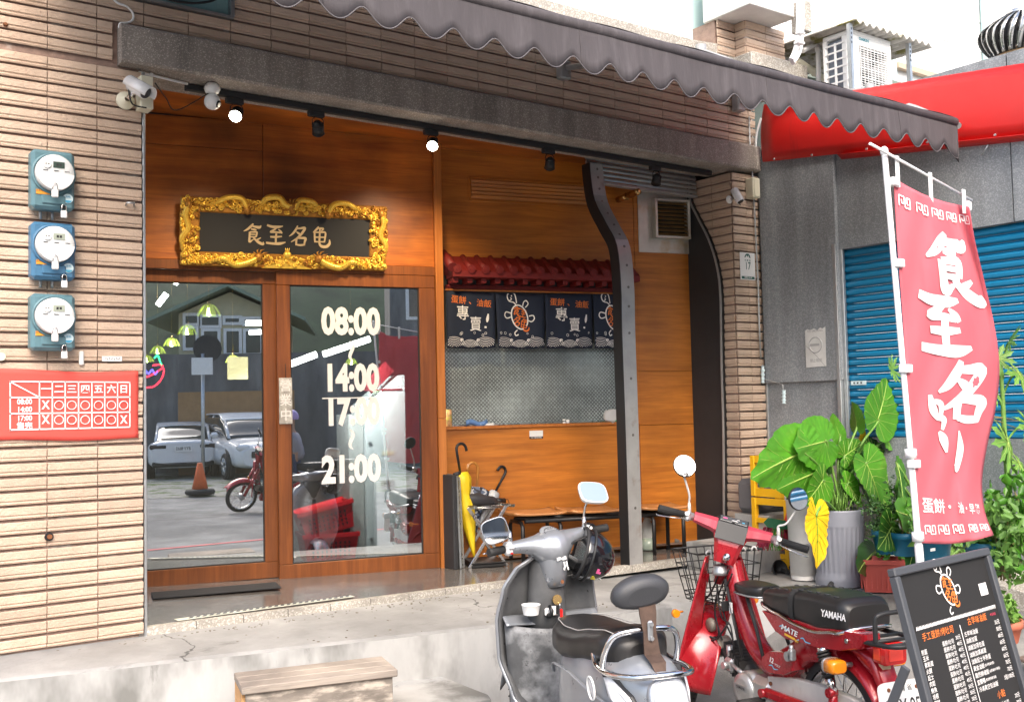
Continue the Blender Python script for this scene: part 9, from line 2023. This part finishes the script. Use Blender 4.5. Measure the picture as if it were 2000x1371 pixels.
def car(name, label, o, rz, mt, low, cab, axles, W_=.86):
    """low / cab: stations (x, half width, bottom, top) of the body and of the glasshouse"""
    t = thing(name, label, 'car', o, rz)
    def shape(T, n, p):
        xs = [q[0] for q in T]; R = []
        for i in range(n+1):
            x = xs[0]+(xs[-1]-xs[0])*i/n; w, b_, t_ = interp(T, x); R.append(superring(x, 0, (b_+t_)/2, w, (t_-b_)/2, 32, p))
        return R
    m = MB(); m.loft(shape(low, 44, 4.2), 0, True); m.build('body', mt, t, False)
    m = MB(); m.loft(shape(cab, 30, 3.4), 0, True); m.build('glasshouse', 'car_glass', t, False)
    top = [(x, w*.93, max(t_-.07, b_), t_+.012) for x, w, b_, t_ in cab if t_ > max(c[3] for c in cab)-.22]
    m = MB(); m.loft(shape(top, 16, 3), 0, True)
    for s_ in (-1, 1):
        for st in (cab[0], cab[-1]):
            tp = top[0] if st is cab[0] else top[-1]; m.tube([(st[0], s_*st[1]*.93, st[2]+.06), (tp[0], s_*tp[1]*.93, tp[3]-.03)], .04, 8)
        xm = (top[0][0]+top[-1][0])/2; wm = interp(cab, xm); m.tube([(xm, s_*wm[0]*1.0, low[0][3]+.02), (xm, s_*wm[0]*.86, wm[2]-.06)], .035, 8)
    m.build('roof', mt, t, False)
    for x in axles:
        for s_ in (-1, 1):
            m = MB(); m.cyl((x, s_*(W_-.04), .37), (x, s_*(W_+.012), .37), .40, n=28); m.build('wheel_arch', 'black', t, False)
            Mw = Matrix.Translation((x, s_*(W_-.06), .33)) @ Matrix.Rotation(pi/2, 4, 'X'); m = MB(); m.lathe([(.21, -.11), (.31, -.11), (.33, -.08), (.33, .08), (.31, .11), (.21, .11)], 24, 0, Mw); w_ = m.build('wheel', 'rubber', t, False)
            m = MB()
            for k in range(7): a = 2*pi*k/7; m.tube([Mw @ Vector((.03*cos(a), .03*sin(a), -s_*.10)), Mw @ Vector((.205*cos(a), .205*sin(a), -s_*.112))], [.03, .022], 6)
            m.lathe([(.195, -.112), (.215, -.116), (.215, .116), (.195, .112)], 20, 0, Mw); m.build('rim', 'galv', w_, False)
    return t
c_ = mZ(470, 935, ST); 
suv = car('parked_car', 'white compact suv parked across the street, mirrored in the left door', (c_.x, c_.y-1.2, ST), radians(68), 'car_white', [(-2.16, .70, .42, .90), (-2.05, .84, .30, 1.08), (-1.2, .90, .26, 1.10), (.6, .90, .26, 1.08), (1.3, .88, .26, 1.02), (1.95, .80, .28, .92), (2.16, .64, .34, .78)], [(-2.05, .70, .95, 1.12), (-1.7, .76, .95, 1.55), (-1.2, .76, .95, 1.66), (.0, .75, .95, 1.65), (.5, .76, .95, 1.48), (1.15, .78, .95, 1.06)], (-1.30, 1.32))
for s_ in (1, -1): m = MB(); m.box((2.02, s_*.62, .80), (.22, .32, .15), 0, None, .05); m.build('headlight', 'clear_lens', suv, False)
for s_ in (1, -1): m = MB(); m.box((.72, s_*.98, 1.10), (.12, .20, .15), 0, None, .05); m.build('side_mirror', 'car_white', suv, False)
m = MB(); m.box((2.17, 0, .62), (.05, .9, .16), 0, None, .02); m.build('grille', 'black', suv, False)
c_ = mZ(335, 935, ST); sed = car('parked_car', 'white sedan seen from behind across the street, mirrored at the left door edge', (c_.x, c_.y-1.7, ST), radians(-100), 'car_white', [(-2.28, .72, .40, .92), (-2.15, .85, .28, 1.0), (-1.2, .90, .24, .98), (.6, .90, .24, .95), (1.5, .87, .24, .88), (2.1, .76, .28, .76), (2.26, .6, .34, .62)], [(-1.85, .72, .85, .98), (-1.1, .72, .85, 1.36), (-.5, .71, .85, 1.44), (.2, .71, .85, 1.42), (1.25, .76, .85, .93)], (-1.35, 1.35))
for s_ in (1, -1): m = MB(); m.box((-2.24, s_*.60, .83), (.10, .42, .12), 0, None, .03); m.build('tail_light', 'black', sed, False)
m = MB(); m.box((-2.30, 0, .78), (.02, .42, .16), 0, None, .004); pl2 = m.build('number_plate', 'plate_white', sed, False); m = MB(); text(m, 'BYV·8665', frame((-2.311, 0, .78), (0, -1, 0), (0, 0, 1)), .12, .75, .01); m.build('plate_lettering', 'print_black', pl2, False)
m = MB(); m.box((-2.2, 0, .40), (.16, 1.5, .16), 0, None, .05); m.build('rear_diffuser', 'gauge_grey', sed, False)
c2 = mZ(410, 905, ST); car('parked_car', 'dark teal car half hidden behind the white cars across the street', (c2.x, c2.y-3.2, ST), radians(5), 'car_dark', [(-2.2, .70, .40, .88), (-2.05, .85, .28, .98), (0, .9, .24, .96), (1.5, .86, .24, .88), (2.15, .65, .3, .7)], [(-1.85, .72, .85, .98), (-1.0, .72, .85, 1.42), (.2, .71, .85, 1.42), (1.2, .76, .85, .93)], (-1.3, 1.3))
q = mZ(392, 968, ST+.02); t = thing('traffic_cone', 'orange traffic cone in an old tyre base across the street', 'traffic cone', q); zt_c = mY(392, 905, q.y).z-q.z; M = Matrix.Translation(q); m = MB(); m.lathe([(.17, .08), (.05, zt_c), (.03, zt_c+.01), (.001, zt_c+.01)], 20, 0, M, cap=True); m.build('cone', 'cone_orange', t); m = MB(); m.lathe([(.16, 0), (.27, .02), (.30, .07), (.27, .12), (.16, .13)], 24, 0, M); m.build('tyre_base', 'rubber', t)
for dp, (px, py) in ((.10, (702, 668)), (.10, (600, 700)), (1.8, (400, 640))):      # added fill spots for the tube lamps, mainly brightening the kiosk
    L_ = bpy.data.lights.new('fill_spot', 'SPOT'); L_.energy = 60; L_.color = (1, .97, .92); L_.spot_size = radians(140); L_.spot_blend = .9; L_.shadow_soft_size = .012
    o = bpy.data.objects.new('fill_spot', L_); COL.objects.link(o); o.location = through(px, py, dp)-Vector((0, 0, .03)); o.rotation_euler = (WN*.75-Vector((0, 0, .65))).to_track_quat('-Z', 'Y').to_euler()

# a rider on a red scooter out on the road, mirrored across the two doors
def copy_tree(o, parent=None):
    c = o.copy(); COL.objects.link(c)
    for k in list(c.keys()):
        if parent is None and k == 'group': del c[k]
    if parent is not None: c.parent = parent
    for ch in list(o.children): copy_tree(ch, c)
    return c
fa, ra = mZ(474, 1003, ST), mZ(560, 1001, ST); hd = (fa-ra).normalized()
rd = copy_tree(mp); RM = Matrix.Translation(fa-hd*.62) @ Matrix.Rotation(atan2(hd.y, hd.x), 4, 'Z'); rd.matrix_world = RM; XF[rd.name] = RM
rd['label'] = 'red scooter ridden along the road, seen only mirrored in the shop doors'; rd['category'] = 'motorcycle'
pe = thing('person', 'person in grey shirt and lilac helmet riding the mirrored red scooter', 'person', M=RM @ Matrix.Translation((-.28, 0, .80)))
def skin(name, mt, V, E, parent, sub=1):
    me = bpy.data.meshes.new('sk'); me.from_pydata([v[:3] for v in V], E, []); o = bpy.data.objects.new('sk', me); COL.objects.link(o)
    md = o.modifiers.new('skin', 'SKIN'); md.use_smooth_shade = True
    for i, v in enumerate(V): me.skin_vertices[0].data[i].radius = (v[3], v[4] if len(v) > 4 else v[3])
    me.skin_vertices[0].data[0].use_root = True
    sb = o.modifiers.new('sub', 'SUBSURF'); sb.levels = sub; sb.render_levels = sub
    dg = bpy.context.evaluated_depsgraph_get(); m2 = bpy.data.meshes.new_from_object(o.evaluated_get(dg)); m2.name = name; m2.materials.clear(); m2.materials.append(MATS[mt]); m2.polygons.foreach_set('use_smooth', [True]*len(m2.polygons))
    bpy.data.objects.remove(o); q = bpy.data.objects.new(name, m2); COL.objects.link(q); q.parent = parent; return q
mat('skin', (.42, .24, .16), .55); mat('shirt_grey', (.30, .29, .33), .85); mat('jeans', (.03, .045, .10), .85); mat('lilac', (.42, .30, .62), .3, coat=.5)
V = [(0, 0, .02, .12, .15), (.03, 0, .22, .10, .15), (.06, 0, .42, .10, .16), (.07, 0, .52, .055), (.09, 0, .60, .05), (.10, 0, .70, .085, .08), (.105, 0, .79, .075)]; E = [(0, 1), (1, 2), (2, 3), (3, 4), (4, 5), (5, 6)]
for s_ in (1, -1):
    k = len(V); V += [(.07, s_*.17, .45, .055), (.16, s_*.24, .24, .042), (.38, s_*.26, .20, .034), (.46, s_*.26, .21, .032), (.52, s_*.255, .21, .020)]; E += [(2, k), (k, k+1), (k+1, k+2), (k+2, k+3), (k+3, k+4)]
    k = len(V); V += [(.08, s_*.11, .0, .085), (.42, s_*.14, -.02, .062), (.36, s_*.13, -.42, .045), (.35, s_*.13, -.50, .04), (.47, s_*.13, -.53, .034)]; E += [(0, k), (k, k+1), (k+1, k+2), (k+2, k+3), (k+3, k+4)]
skin('body', 'skin', V, E, pe)
V = [(0, 0, .02, .14, .17), (.03, 0, .22, .125, .175), (.06, 0, .42, .12, .18), (.072, 0, .50, .075)]; E = [(0, 1), (1, 2), (2, 3)]
for s_ in (1, -1): k = len(V); V += [(.07, s_*.175, .45, .075), (.16, s_*.242, .24, .060), (.32, s_*.258, .21, .050)]; E += [(2, k), (k, k+1), (k+1, k+2)]
skin('shirt', 'shirt_grey', V, E, pe)
V = [(-.02, 0, .02, .145, .165)]; E = []
for s_ in (1, -1): k = len(V); V += [(.08, s_*.11, .0, .10), (.42, s_*.14, -.02, .078), (.37, s_*.13, -.36, .060)]; E += [(0, k), (k, k+1), (k+1, k+2)]
skin('trousers', 'jeans', V, E, pe)
m = MB(); m.ell((.095, 0, .76), (.135, .12, .125), 22, 12, 0, None, -.35, 1); m.build('helmet', 'lilac', pe, False)
